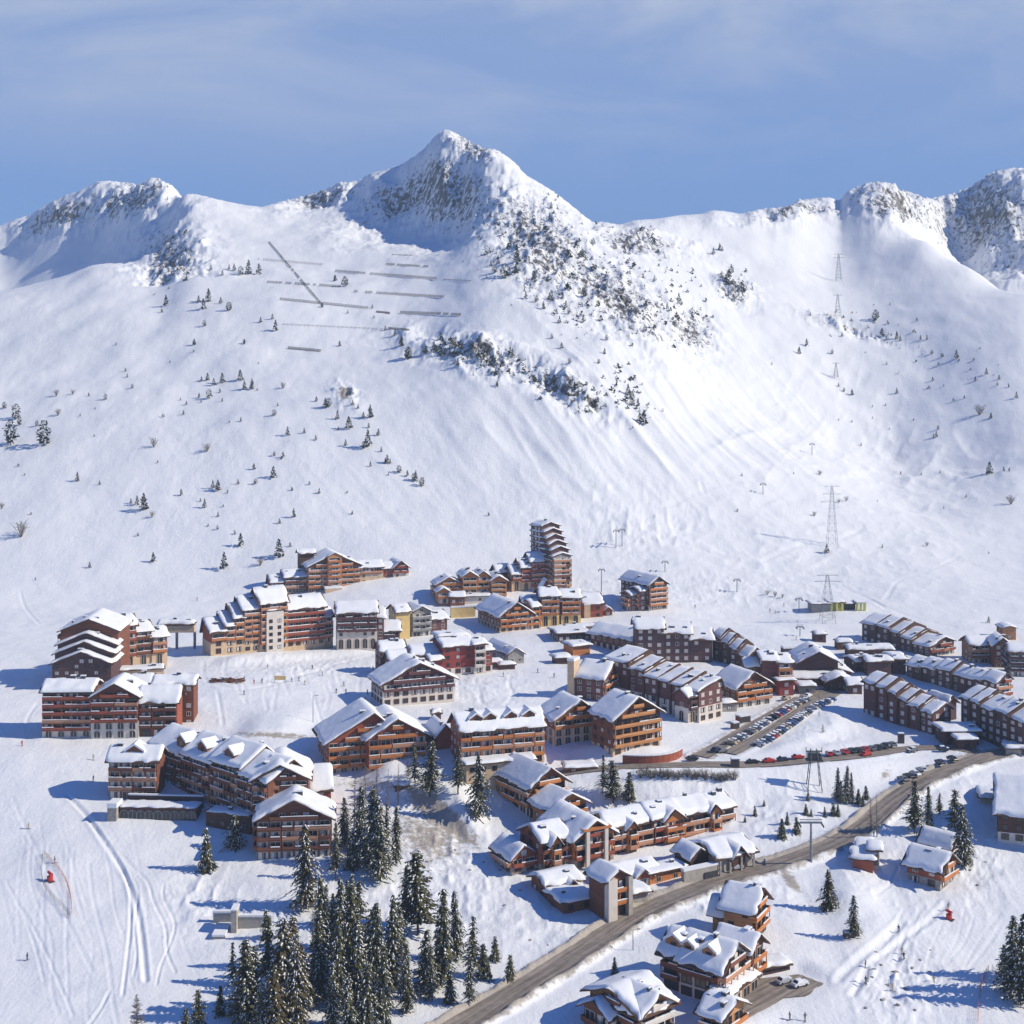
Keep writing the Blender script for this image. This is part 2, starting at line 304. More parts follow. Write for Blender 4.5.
ZZ += (1 - far) * (fbm(XX / 60, YY / 60, 4, 21) * 2.0 + fbm(XX / 9, YY / 9, 3, 23) * 0.22)
# the skyline: heights along the ridge are corrected to the measured ones
Vn = HV - (ZZ - CZ) * F / YY
win = (YY > 1200) & (YY < 2200)
vm = np.where(win, Vn, 9e9); ir = vm.argmin(1); vmin = vm.min(1)
dv = np.interp(uc, [s[0] for s in SKYLINE], [s[1] for s in SKYLINE]) - vmin
dv = smooth(dv[:, None], 2, 0)[:, 0]; ir = np.clip(smooth(ir[:, None].astype(float), 14, 0)[:, 0], 0, NT - 1).astype(int)
tr = tq[ir][:, None]
ZZ -= dv[:, None] * np.exp(-((tq[None, :] - tr) / 0.055) ** 2) * YY / F

def grid_ix(x, y):
    u = 512 + F * x / y; t = np.log(y)
    a = np.interp(u, uc, np.arange(len(uc))); b = np.interp(t, tq, np.arange(NT))
    i = np.clip(a.astype(int), 0, len(uc) - 2); j = np.clip(b.astype(int), 0, NT - 2)
    return i, j, a - i, b - j
def T(x, y):
    """height of the land at (x, y)"""
    x = np.asarray(x, float); y = np.asarray(y, float); i, j, fi, fj = grid_ix(x, y)
    return (ZZ[i, j] * (1 - fi) + ZZ[i + 1, j] * fi) * (1 - fj) + (ZZ[i, j + 1] * (1 - fi) + ZZ[i + 1, j + 1] * fi) * fj
def at(u, v, y0=215.0):
    """the point of the land seen at picture column u, row v"""
    i = int(np.clip(np.searchsorted(uc, u) - 1, 0, len(uc) - 2)); w = (u - uc[i]) / (uc[i + 1] - uc[i])
    z = ZZ[i] * (1 - w) + ZZ[i + 1] * w; ray = CZ - Yg * (v - HV) / F
    hit = np.nonzero((z >= ray) & (Yg > y0))[0]
    if len(hit) == 0 or hit[0] == 0: k = 0 if len(hit) else NT - 2; y = Yg[k]
    else:
        k = hit[0]; d0 = ray[k - 1] - z[k - 1]; d1 = ray[k] - z[k]; y = Yg[k - 1] + (Yg[k] - Yg[k - 1]) * d0 / (d0 - d1)
    return Vector(((u - 512) / F * y, y, CZ - y * (v - HV) / F))
# ------------------------------------------------------------------ roads cut into the land
SOIL = np.zeros_like(ZZ)
def path_points(px, step=2.5, sm=4):
    pts = [at(u, v) for u, v in px]
    P = np.array([tuple(p) for p in pts]); d = np.r_[0, np.cumsum(np.hypot(*np.diff(P[:, :2], axis=0).T))]
    n = max(6, int(d[-1] / step)); s = np.linspace(0, d[-1], n)
    Q = np.stack([pchip(d, P[:, k], s) for k in range(3)], 1)
    k = min(sm, n // 5)
    if k >= 1: Q = smooth(Q, k, 0)
    Q[:, 2] = smooth(T(Q[:, 0], Q[:, 1])[:, None], max(1, min(5, n // 5)), 0)[:, 0]
    return Q
def near_path(Q, reach):
    """grid vertices within reach of the path: index, distance, path height there, side"""
    x0, y0 = Q[:, :2].min(0) - reach; x1, y1 = Q[:, :2].max(0) + reach
    I = np.nonzero((XX > x0) & (XX < x1) & (YY > y0) & (YY < y1)); px, py = XX[I], YY[I]
    best = np.full(len(px), 9e9); bz = np.zeros(len(px))
    for a, b in zip(Q[:-1], Q[1:]):
        dx, dy = b[0] - a[0], b[1] - a[1]; l2 = dx * dx + dy * dy + 1e-9
        t = np.clip(((px - a[0]) * dx + (py - a[1]) * dy) / l2, 0, 1)
        d = np.hypot(px - a[0] - t * dx, py - a[1] - t * dy); m = d < best
        best[m] = d[m]; bz[m] = (a[2] + t * (b[2] - a[2]))[m]
    k = best < reach
    return (I[0][k], I[1][k]), best[k], bz[k]
ROADS = []
def scarp(px, h, up=3.0, hold=14.0, decay=30.0):
    """a bank: the land is lifted behind the line (the side away from the camera), steep in front, fading behind"""
    Q = path_points(px, 3.0, 3); reach = up + hold + decay
    I, d, z = near_path(Q, reach); yl = np.interp(XX[I], *zip(*sorted((q[0], q[1]) for q in Q)))
    sg = np.where(YY[I] > yl, d, -d); x0, x1 = Q[:, 0].min(), Q[:, 0].max(); e = np.clip(np.minimum(XX[I] - x0, x1 - XX[I]) / 12, 0, 1); e = e * e * (3 - 2 * e)
    a = np.clip((sg + up) / (2 * up), 0, 1); a = a * a * (3 - 2 * a); b = np.clip(1 - (sg - up - hold) / decay, 0, 1); b = b * b * (3 - 2 * b)
    ZZ[I] += h * a * b * e
scarp([(195, 668), (240, 664), (300, 660), (350, 655), (392, 652)], 1.6, 5, 3, 14)
scarp([(215, 742), (260, 738), (300, 735), (322, 733)], 2.0, 2, 10, 25)
scarp([(340, 795), (380, 795), (415, 797), (445, 812), (480, 838), (500, 850)], 4.5, 5, 16, 25)
scarp([(560, 783), (640, 782), (720, 783), (800, 776), (870, 768), (900, 765)], 3.0, 4, 8, 20)
scarp([(745, 758), (790, 748), (840, 735), (870, 725)], 2.0, 5, 12, 25)
scarp([(835, 985), (860, 955), (890, 930), (925, 915)], 1.4, 5, 10, 30)
scarp([(820, 925), (860, 912), (895, 900)], 1.0, 4, 8, 20)
def road(name, px, width, bank=0.8, soil=0.0, lift=0.16):
    Q = path_points(px); h = width / 2
    I, d, z = near_path(Q, h + 16)
    w = np.clip(1 - (d - h - 1.0) / 13, 0, 1); w = w * w * (3 - 2 * w)
    nz = fbm(XX[I] / 5, YY[I] / 5, 3, 77)
    ZZ[I] = ZZ[I] * (1 - w) + z * w + bank * np.exp(-((d - h - 1.3) / 1.0) ** 2) * (1 + 0.7 * nz)
    if soil: SOIL[I] = np.maximum(SOIL[I], soil * np.exp(-((d - h) / 2.3) ** 2))
    ROADS.append((name, Q, width, lift))
MAIN = [(425, 1048), (466, 1022), (505, 1000), (540, 976), (571, 960), (603, 938), (634, 915), (665, 902), (696, 890), (740, 875), (790, 863), (811, 853), (850, 839), (871, 823), (884, 807), (904, 792), (940, 773), (966, 764), (995, 755), (1040, 747), (1090, 742), (1170, 734), (1260, 722)]
UPPER = [(540, 778), (580, 771), (620, 768), (660, 766), (690, 764), (725, 768), (760, 766), (811, 762), (863, 755.5), (897, 750), (935, 746), (960, 747), (985, 756)]
LANE1 = [(695, 760), (715, 749), (740, 735), (768, 719), (792, 704), (806, 697)]
LANE2 = [(724, 756), (742, 748), (765, 735), (790, 719), (812, 705), (826, 698)]
road('main_road', MAIN, 6.8, 1.3, 1.0)
road('upper_road', UPPER, 6.0, 0.5, 0.2, 0.2)
road('parking_lane', LANE1, 6.4, 0.5, 0.5, 0.24)
road('parking_lane', LANE2, 5.6, 0.4, 0.3, 0.28)
def flatten(px, blend=6.0, dz=0.0):
    """a level yard: polygon given by picture points"""
    P = [at(u, v) for u, v in px]; z = sum(p.z for p in P) / len(P) + dz
    n = len(P); inside = np.zeros(XX.shape, bool); dist = np.full(XX.shape, 9e9)
    x0, x1 = min(p.x for p in P) - blend, max(p.x for p in P) + blend; y0, y1 = min(p.y for p in P) - blend, max(p.y for p in P) + blend
    I = np.nonzero((XX > x0) & (XX < x1) & (YY > y0) & (YY < y1)); px_, py_ = XX[I], YY[I]
    ins = np.zeros(len(px_), bool); ds = np.full(len(px_), 9e9)
    for i in range(n):
        a, b = P[i], P[(i + 1) % n]
        c = ((a.y > py_) != (b.y > py_)) & (px_ < (b.x - a.x) * (py_ - a.y) / (b.y - a.y + 1e-12) + a.x); ins ^= c
        dx, dy = b.x - a.x, b.y - a.y; t = np.clip(((px_ - a.x) * dx + (py_ - a.y) * dy) / (dx * dx + dy * dy), 0, 1)
        ds = np.minimum(ds, np.hypot(px_ - a.x - t * dx, py_ - a.y - t * dy))
    w = np.where(ins, 1, np.clip(1 - ds / blend, 0, 1)); w = w * w * (3 - 2 * w)
    ZZ[I] = ZZ[I] * (1 - w) + z * w
    return P, z
YARD = flatten([(757, 975), (800, 969), (824, 980), (806, 995), (785, 998), (768, 1010), (738, 1030), (700, 1036), (722, 1010), (745, 985)])
PLAZA = flatten([(796, 700), (806, 690), (832, 689), (842, 694), (826, 703)], 4)
# bare earth and stones: cut banks
def soil_blob(u0, v0, ru, rv, ang, s):
    global SOIL
    Vn_ = HV - (ZZ - CZ) * F / YY
    c, sn = math.cos(R_(ang)), math.sin(R_(ang)); du, dv_ = UU - u0, Vn_ - v0
    a = (du * c + dv_ * sn) / ru; b = (-du * sn + dv_ * c) / rv
    SOIL = np.maximum(SOIL, s * np.exp(-(a * a + b * b)) * (YY < 1000))
soil_blob(440, 815, 50, 14, 40, 1.0); soil_blob(428, 838, 44, 28, 30, 0.66); soil_blob(790, 880, 18, 7, 50, 0.8); soil_blob(745, 893, 30, 12, 20, 0.35)
soil_blob(885, 775, 6, 14, 30, 0.5); soil_blob(845, 836, 45, 3.5, -20, 0.9); soil_blob(345, 393, 8, 8, 30, 0.9); soil_blob(680, 775, 50, 3, 3, 0.7)
soil_blob(225, 905, 40, 20, 0, 0.25); soil_blob(610, 925, 50, 5, -33, 0.5); soil_blob(275, 735, 45, 3, 3, 0.8); soil_blob(380, 785, 70, 8, 5, 0.5)
# tracks pressed into the pistes
def track(px, w=1.1, depth=0.28, sides=False):
    w *= 0.38 if px[0][1] > 760 else 0.6; depth *= 0.75 if px[0][1] > 760 else 0.34
    Q = path_points(px, 2.0, 3); I, d, z = near_path(Q, w * 3)
    ZZ[I] -= depth * np.exp(-(d / w) ** 2) - (depth * 0.45) * np.exp(-((d - 1.9 * w) / (0.7 * w)) ** 2)
track([(62, 792), (85, 812), (105, 845), (122, 868), (135, 900), (142, 940), (146, 985)], 1.6, 0.55)
track([(66, 794), (90, 822), (112, 850), (128, 880), (131, 915), (127, 960), (122, 1000)], 1.0, 0.35)
track([(100, 840), (118, 850), (132, 868), (150, 880), (152, 905), (168, 925), (165, 950), (178, 975)], 0.9, 0.3)
track([(128, 870), (140, 895), (133, 925), (138, 950), (132, 980)], 0.8, 0.25)
track([(165, 880), (160, 905), (178, 915), (172, 940), (160, 965), (156, 990)], 0.8, 0.25)
track([(110, 990), (100, 1010), (85, 1030)], 1.0, 0.3); track([(20, 905), (40, 940), (60, 985), (75, 1020)], 0.9, 0.18); track([(5, 880), (30, 930), (45, 985)], 0.9, 0.15)
track([(217, 690), (220, 705), (223, 728)], 1.0, 0.5); track([(312, 690), (318, 712), (322, 725)], 0.9, 0.4)
track([(185, 672), (240, 690), (300, 676), (340, 663), (375, 655)], 2.2, 0.6); track([(225, 684), (280, 678), (330, 668)], 1.5, 0.4)
track([(865, 597), (880, 605), (905, 615), (930, 622), (960, 628)], 1.8, 0.9); track([(640, 538), (670, 540), (690, 546), (710, 552)], 2.0, 1.3); track([(652, 532), (690, 535), (730, 555)], 2, 0.7)
track([(664, 508), (690, 495), (720, 485), (765, 478)], 2.5, 0.9); track([(764, 560), (800, 545), (835, 540), (865, 527)], 2.5, 0.9); track([(700, 480), (704, 495), (720, 500)], 2, 0.8)
track([(775, 460), (800, 462), (830, 475), (870, 480)], 2.2, 0.8); track([(885, 600), (900, 580), (930, 570), (960, 555)], 1.8, 0.5); track([(840, 585), (870, 600), (890, 612)], 1.6, 0.6)
track([(20, 590), (24, 605), (40, 625)], 1.2, 0.5); track([(660, 530), (700, 540), (735, 560), (770, 575)], 1.5, 0.5); track([(40, 700), (25, 722), (30, 735)], 1.0, 0.4)
track([(850, 755), (838, 742), (815, 735), (800, 728)], 1.0, 0.3); track([(835, 905), (880, 895), (895, 875), (900, 862)], 1.0, 0.3); track([(905, 920), (880, 945), (850, 965), (835, 985)], 2.5, 0.5); track([(950, 900), (910, 935), (875, 960), (850, 1000)], 2.0, 0.4)
TR = random.Random(12)
for k in range(18):      # ski lines wandering down the open piste
    u_ = TR.uniform(-10, 150); v_ = TR.uniform(770, 900); n_ = TR.randint(4, 7); c_ = TR.uniform(-2, 14); ph = TR.uniform(0, 6); am = TR.uniform(2, 8)
    track([(u_ + c_ * i + am * math.sin(ph + i * 1.7) * (1 if k % 2 else .25), v_ + 30 * i) for i in range(n_)], TR.uniform(.9, 1.3), TR.uniform(.04, .11))
for k in range(14):      # and the slope right of the hamlet
    u_ = TR.uniform(880, 1010); v_ = TR.uniform(890, 930); n_ = 4; track([(u_ - 16 * i + 6 * math.sin(i * 1.9 + k), v_ + 30 * i) for i in range(n_)], TR.uniform(.9, 1.3), TR.uniform(.05, .12))
for k in range(30):
    u_ = TR.uniform(200, 520); v_ = TR.uniform(655, 690); track([(u_, v_), (u_ + TR.uniform(-3, 6), v_ + 12), (u_ + TR.uniform(-4, 12), v_ + 26)], 1.2, .3)
# trodden, lumpy snow: avalanche debris and spoil
def lumps(u0, v0, ru, rv, amp, sc, y1=1000):
    g = np.exp(-((UU - u0) / ru) ** 2 - ((V0 - v0) / rv) ** 2) * (YY < y1)
    ZZ[:] += g * amp * (ridged(XX / sc, YY / sc, 3, 91) - 0.4)
lumps(905, 985, 42, 40, 1.6, 4.5); lumps(980, 870, 30, 40, 1.2, 4); lumps(620, 905, 60, 10, 0.8, 4); lumps(440, 850, 60, 60, 1.0, 5); lumps(740, 900, 50, 20, 1.8, 6); lumps(195, 900, 35, 35, 1.4, 6)
lumps(800, 540, 190, 60, 1.7, 22, 1300); lumps(930, 470, 90, 50, 3.0, 30, 1400); lumps(590, 500, 90, 40, 1.2, 11, 1300); lumps(200, 480, 220, 90, 0.4, 9, 1300); lumps(690, 590, 160, 20, 1.0, 6); lumps(770, 815, 60, 30, 1.2, 7); lumps(820, 735, 40, 14, 0.8, 7); lumps(560, 930, 50, 25, 0.9, 6); lumps(330, 930, 80, 60, 0.9, 6); lumps(960, 790, 40, 14, 1.0, 6); lumps(640, 530, 60, 25, 2.2, 9); lumps(300, 668, 90, 16, 0.8, 3.2); lumps(480, 690, 60, 20, 0.7, 4); lumps(440, 900, 120, 60, 0.7, 5); lumps(150, 700, 60, 20, 0.6, 4); lumps(660, 800, 120, 18, 0.8, 5); lumps(900, 880, 60, 30, 0.8, 5)

# --- the land as one mesh
def grid_mesh(name, X, Y, Z):
    a, b = X.shape; me = bpy.data.meshes.new(name)
    co = np.stack([X, Y, Z], -1).reshape(-1, 3).astype(np.float32)
    ix = np.arange(a * b).reshape(a, b); q = np.stack([ix[:-1, :-1], ix[1:, :-1], ix[1:, 1:], ix[:-1, 1:]], -1).reshape(-1, 4)
    me.vertices.add(a * b); me.vertices.foreach_set('co', co.ravel())
    me.loops.add(q.size); me.loops.foreach_set('vertex_index', q.ravel().astype(np.int32))
    me.polygons.add(len(q)); me.polygons.foreach_set('loop_start', np.arange(0, q.size, 4, dtype=np.int32)); me.polygons.foreach_set('loop_total', np.full(len(q), 4, np.int32))
    me.polygons.foreach_set('use_smooth', np.ones(len(q), bool)); me.update(); return me
land_me = grid_mesh('mountain_terrain', XX, YY, ZZ)
for nm, A in (('rock', rock), ('soil', np.clip(SOIL, 0, 1))):
    at_ = land_me.attributes.new(nm, 'FLOAT', 'POINT'); at_.data.foreach_set('value', A.ravel().astype(np.float32))

m = bpy.data.materials.new('snow_land'); m.use_nodes = True; t = m.node_tree; M['snow_land'] = m
p = t.nodes['Principled BSDF']; p.inputs['Roughness'].default_value = 0.55; p.inputs['Specular IOR Level'].default_value = 0.25
def nz(scale, detail=4, rough=0.55, vec=None):
    n = N(t, 'ShaderNodeTexNoise'); n.inputs['Scale'].default_value = scale; n.inputs['Detail'].default_value = detail; n.inputs['Roughness'].default_value = rough
    t.links.new(vec or geo.outputs['Position'], n.inputs['Vector']); return n
def mth(op, a, b=None, clamp=False):
    n = N(t, 'ShaderNodeMath', operation=op); n.use_clamp = clamp
    for k, x in enumerate((a, b)):
        if x is None: continue
        if isinstance(x, (int, float)): n.inputs[k].default_value = x
        else: t.links.new(x, n.inputs[k])
    return n.outputs[0]
def mixc(f, a, b):
    n = N(t, 'ShaderNodeMixRGB')
    for k, x in zip(('Fac', 'Color1', 'Color2'), (f, a, b)):
        if isinstance(x, tuple): n.inputs[k].default_value = (*x, 1)
        else: t.links.new(x, n.inputs[k])
    return n.outputs[0]
geo = N(t, 'ShaderNodeNewGeometry'); ra = N(t, 'ShaderNodeAttribute'); ra.attribute_name = 'rock'; so = N(t, 'ShaderNodeAttribute'); so.attribute_name = 'soil'
sepn = N(t, 'ShaderNodeSeparateXYZ'); t.links.new(geo.outputs['Normal'], sepn.inputs[0])
big = nz(0.012, 5); rmp = N(t, 'ShaderNodeMapping'); rmp.inputs['Scale'].default_value = (1.35, 1.35, 0.5); rmp.inputs['Rotation'].default_value = (R_(18), R_(-14), 0); t.links.new(geo.outputs['Position'], rmp.inputs['Vector']); mid = nz(0.15, 8, 0.75, rmp.outputs[0]); fine = nz(0.5, 5, 0.6)
snow = mixc(big.outputs['Fac'], (0.80, 0.825, 0.86), (0.85, 0.865, 0.88))
# bare rock: where the rock zones are steep and the noise lets the snow slide off
steep = mth('MULTIPLY', mth('SUBTRACT', 0.80, sepn.outputs['Z']), 0.35)
rk = mth('ADD', mth('ADD', mth('MULTIPLY', ra.outputs['Fac'], 0.85), steep), mth('MULTIPLY', mth('SUBTRACT', mid.outputs['Fac'], 0.5), 3.2))
rk = mth('MULTIPLY', mth('SUBTRACT', rk, 0.73), 5.0, True); rk = mth('MULTIPLY', rk, mth('MULTIPLY', ra.outputs['Fac'], 3.0, True))
rockc = mixc(fine.outputs['Fac'], (0.060, 0.054, 0.054), (0.17, 0.15, 0.14))
c1 = mixc(rk, snow, rockc)
sk = mth('MULTIPLY', mth('ADD', mth('SUBTRACT', so.outputs['Fac'], 0.62), mth('MULTIPLY', mth('SUBTRACT', fine.outputs['Fac'], 0.28), 1.35)), 3.5, True); sk = mth('MULTIPLY', sk, mth('MULTIPLY', so.outputs['Fac'], 4, True))
sf = nz(1.6, 3); soilc = mixc(sf.outputs['Fac'], (0.20, 0.155, 0.11), (0.50, 0.44, 0.36))
c2 = mixc(mth('MULTIPLY', sk, 0.85), c1, soilc)
t.links.new(c2, p.inputs['Base Color'])
# micro relief: wind crust, ski marks running down the slope
mpn = N(t, 'ShaderNodeMapping'); mpn.inputs['Rotation'].default_value = (0, 0, R_(24)); mpn.inputs['Scale'].default_value = (0.9, 0.16, 0.1); t.links.new(geo.outputs['Position'], mpn.inputs['Vector'])
st = nz(1.0, 5, 0.6, mpn.outputs[0])
mpn2 = N(t, 'ShaderNodeMapping'); mpn2.inputs['Rotation'].default_value = (0, 0, R_(-28)); mpn2.inputs['Scale'].default_value = (0.8, 0.13, 0.1); t.links.new(geo.outputs['Position'], mpn2.inputs['Vector'])
st2 = nz(1.0, 4, 0.55, mpn2.outputs[0])
hh = mth('ADD', mth('ADD', mth('MULTIPLY', mth('MULTIPLY', st.outputs['Fac'], 0.7), big.outputs['Fac']), mth('MULTIPLY', mth('MULTIPLY', st2.outputs['Fac'], 0.7), mth('SUBTRACT', 1.0, big.outputs['Fac']))), mth('MULTIPLY', fine.outputs['Fac'], 0.32))
crust = nz(0.20, 7, 0.7); crk = mth('ABSOLUTE', mth('SUBTRACT', crust.outputs['Fac'], 0.5))
hh = mth('ADD', hh, mth('ADD', mth('MULTIPLY', mid.outputs['Fac'], 1.3), mth('MULTIPLY', crk, -2.2)))
bp = N(t, 'ShaderNodeBump'); bp.inputs['Strength'].default_value = 0.30; bp.inputs['Distance'].default_value = 1.0; t.links.new(hh, bp.inputs['Height']); t.links.new(bp.outputs[0], p.inputs['Normal'])
land = link('mountain_terrain', land_me, None, ['snow_land']); tag(land, kind='structure')

# --- road surfaces
m = bpy.data.materials.new('wet_road'); m.use_nodes = True; t = m.node_tree; M['wet_road'] = m
p = t.nodes['Principled BSDF']; p.inputs['Roughness'].default_value = 0.75; p.inputs['Specular IOR Level'].default_value = 0.25
geo = N(t, 'ShaderNodeNewGeometry'); ac = N(t, 'ShaderNodeAttribute'); ac.attribute_name = 'across'; al = N(t, 'ShaderNodeAttribute'); al.attribute_name = 'along'
cmb = N(t, 'ShaderNodeCombineXYZ'); t.links.new(ac.outputs['Fac'], cmb.inputs[0]); t.links.new(mth('MULTIPLY', al.outputs['Fac'], 0.045), cmb.inputs[1])
lanes = nz(0.95, 3, 0.6, cmb.outputs[0]); grit = nz(0.5, 5)
k = mth('MULTIPLY', mth('SUBTRACT', mth('ADD', mth('MULTIPLY', lanes.outputs['Fac'], 0.8), mth('MULTIPLY', grit.outputs['Fac'], 0.3)), 0.36), 3.0, True)
t.links.new(mixc(k, (0.105, 0.088, 0.075), (0.36, 0.31, 0.265)), p.inputs['Base Color'])
def draped(name, Q, width, lift, nx=8):
    d = np.gradient(Q[:, :2], axis=0); d /= np.hypot(d[:, 0], d[:, 1])[:, None]; nrm = np.stack([d[:, 1], -d[:, 0]], 1)
    k = np.linspace(-0.5, 0.5, nx); X = Q[:, 0][:, None] + nrm[:, 0][:, None] * k * width; Y = Q[:, 1][:, None] + nrm[:, 1][:, None] * k * width
    Z = T(X, Y) + lift + 0.12 * (1 - (2 * k) ** 2)[None, :]
    me = grid_mesh(name, X, Y, Z)
    if me.polygons[0].normal.z < 0: me.flip_normals()
    s = np.r_[0, np.cumsum(np.hypot(*np.diff(Q[:, :2], axis=0).T))]
    for nm, A in (('across', np.broadcast_to(k * width, X.shape)), ('along', np.broadcast_to(s[:, None], X.shape))):
        a_ = me.attributes.new(nm, 'FLOAT', 'POINT'); a_.data.foreach_set('value', np.ascontiguousarray(A).ravel().astype(np.float32))
    return tag(link(name, me, None, ['wet_road']), kind='structure')
for nm, Q, w_, l_ in ROADS: draped(nm, Q, w_, l_)
def yard(name, Pz, lift):
    P, z = Pz; c = Vector((sum(p.x for p in P) / len(P), sum(p.y for p in P) / len(P)))
    b = MB(); n = 6; ring = []
    for i in range(len(P)):
        a_, b_ = P[i], P[(i + 1) % len(P)]
        for j in range(n): ring.append(a_.lerp(b_, j / n))
    rs = [1.0, 0.75, 0.5, 0.25]
    for r in rs:
        for p_ in ring:
            q = Vector((c.x + (p_.x - c.x) * r * (1 + 0.04 * rnd.uniform(-1, 1)), c.y + (p_.y - c.y) * r)); b.v.append((q.x, q.y, float(T(q.x, q.y)) + lift))
    L_ = len(ring)
    for k in range(len(rs) - 1):
        for i in range(L_):
            j = (i + 1) % L_; b.f.append((k * L_ + i, k * L_ + j, (k + 1) * L_ + j, (k + 1) * L_ + i)); b.m.append(0)
    b.f.append(tuple((len(rs) - 1) * L_ + i for i in range(L_))); b.m.append(0)
    me = b.mesh(name, True)
    if me.polygons[0].normal.z < 0: me.flip_normals()
    for nm, f in (('across', lambda v: (v.co.x - v.co.y) * 0.7), ('along', lambda v: (v.co.x + v.co.y) * 0.7)):
        a_ = me.attributes.new(nm, 'FLOAT', 'POINT'); a_.data.foreach_set('value', [f(v) for v in me.vertices])
    return tag(link(name, me, None, ['wet_road']), kind='structure')
yard('chalet_yard', YARD, 0.18); yard('station_plaza', PLAZA, 0.2)
# ------------------------------------------------------------------ buildings
def X3(o, x, y, ang):     # place an object in a block frame
    o.location = (x[0], x[1], y); o.rotation_euler = (0, 0, ang); return o
_cache = {}
def window_mesh(w, h, frame, glass):
    k = ('w', round(w, 1), round(h, 1), frame, glass)
    if k not in _cache:
        b = MB(); t = 0.12
        b.box(-w / 2, w / 2, -0.02, 0.06, 0, h, 1)
        if glass == 'half': b.box(-w / 2 + .05, -w / 2 + w * .38, -0.045, -0.021, 0.05, h * .96, 2); b.box(w / 2 - w * .2, w / 2 - .05, -0.045, -0.021, 0.05, h * .96, 2)
        for x0, x1, z0, z1 in ((-w / 2 - t, -w / 2, -t, h + t), (w / 2, w / 2 + t, -t, h + t), (-w / 2, w / 2, -t, 0), (-w / 2, w / 2, h, h + t), (-0.05, 0.05, 0, h)): b.box(x0, x1, -0.10, 0.05, z0, z1, 0)
        me = b.mesh('window'); me.materials.append(M[frame]); me.materials.append(M['glass' if glass == 'half' else glass]); me.materials.append(M['curtain']); _cache[k] = me
    return _cache[k]
def arch_mesh(w, h, frame, glass):
    k = ('a', round(w, 1), round(h, 1), frame, glass)
    if k not in _cache:
        b = MB(); n = 8; r = w / 2
        out_ = [(-r, 0), (r, 0)] + [(r * math.cos(math.pi * i / n), h - r + r * math.sin(math.pi * i / n)) for i in range(n + 1)]
        b.quad([(x, -0.03, z) for x, z in out_], 1)
        for (x0, z0), (x1, z1) in zip(out_[1:], out_[2:]): b.bar((x0, -0.05, z0), (x1, -0.05, z1), 0.11, 0, sides=4)
        b.box(-r - 0.1, -r + 0.1, -0.12, 0.02, 0, h - r, 0); b.box(-0.06, 0.06, -0.1, -0.02, 0, h - 0.05, 0)
        me = b.mesh('arch_window'); me.materials.append(M[frame]); me.materials.append(M[glass]); _cache[k] = me
    return _cache[k]
def balcony_mesh(Lb, wood, deep, k2):
    """slab, boarded parapet with snow on its rail, posts up to the next slab; Lb long, runs along +x, juts to -y"""
    k = ('b', round(Lb, 1), wood, round(deep, 1), k2)
    if k not in _cache:
        b = MB(); r = random.Random(hash(k) & 0xffff)
        b.box(0, Lb, -deep, 0, -0.22, 0, 0)
        b.box(0.0, Lb, -deep - 0.06, -deep + 0.04, 0.12, 1.0, 0)
        for x in (0, Lb - 0.14): b.box(x, x + 0.14, -deep, 0, 0.001, 1.0, 0)
        x = 0.0
        while x < Lb - 0.5:                                   # snow lying on the rail in stretches
            l = min(r.uniform(1.0, 4.0), Lb - x)
            if r.random() < 0.7: b.box(x + 0.03, x + l - 0.03, -deep - 0.16, -deep + 0.14, 1.001, 1.0 + r.uniform(0.12, 0.28), 1)
            x += l
        if k2:
            n = max(1, round(Lb / 3.4))
            for i in range(n + 1):
                px = min(Lb - 0.2, max(0, i * Lb / n - 0.1)); b.box(px, px + 0.2, -deep + 0.05, -deep + 0.25, 1.0, 2.62, 0)
        me = b.mesh('balcony'); me.materials.append(M[wood]); me.materials.append(M['roof_snow']); _cache[k] = me
    return _cache[k]

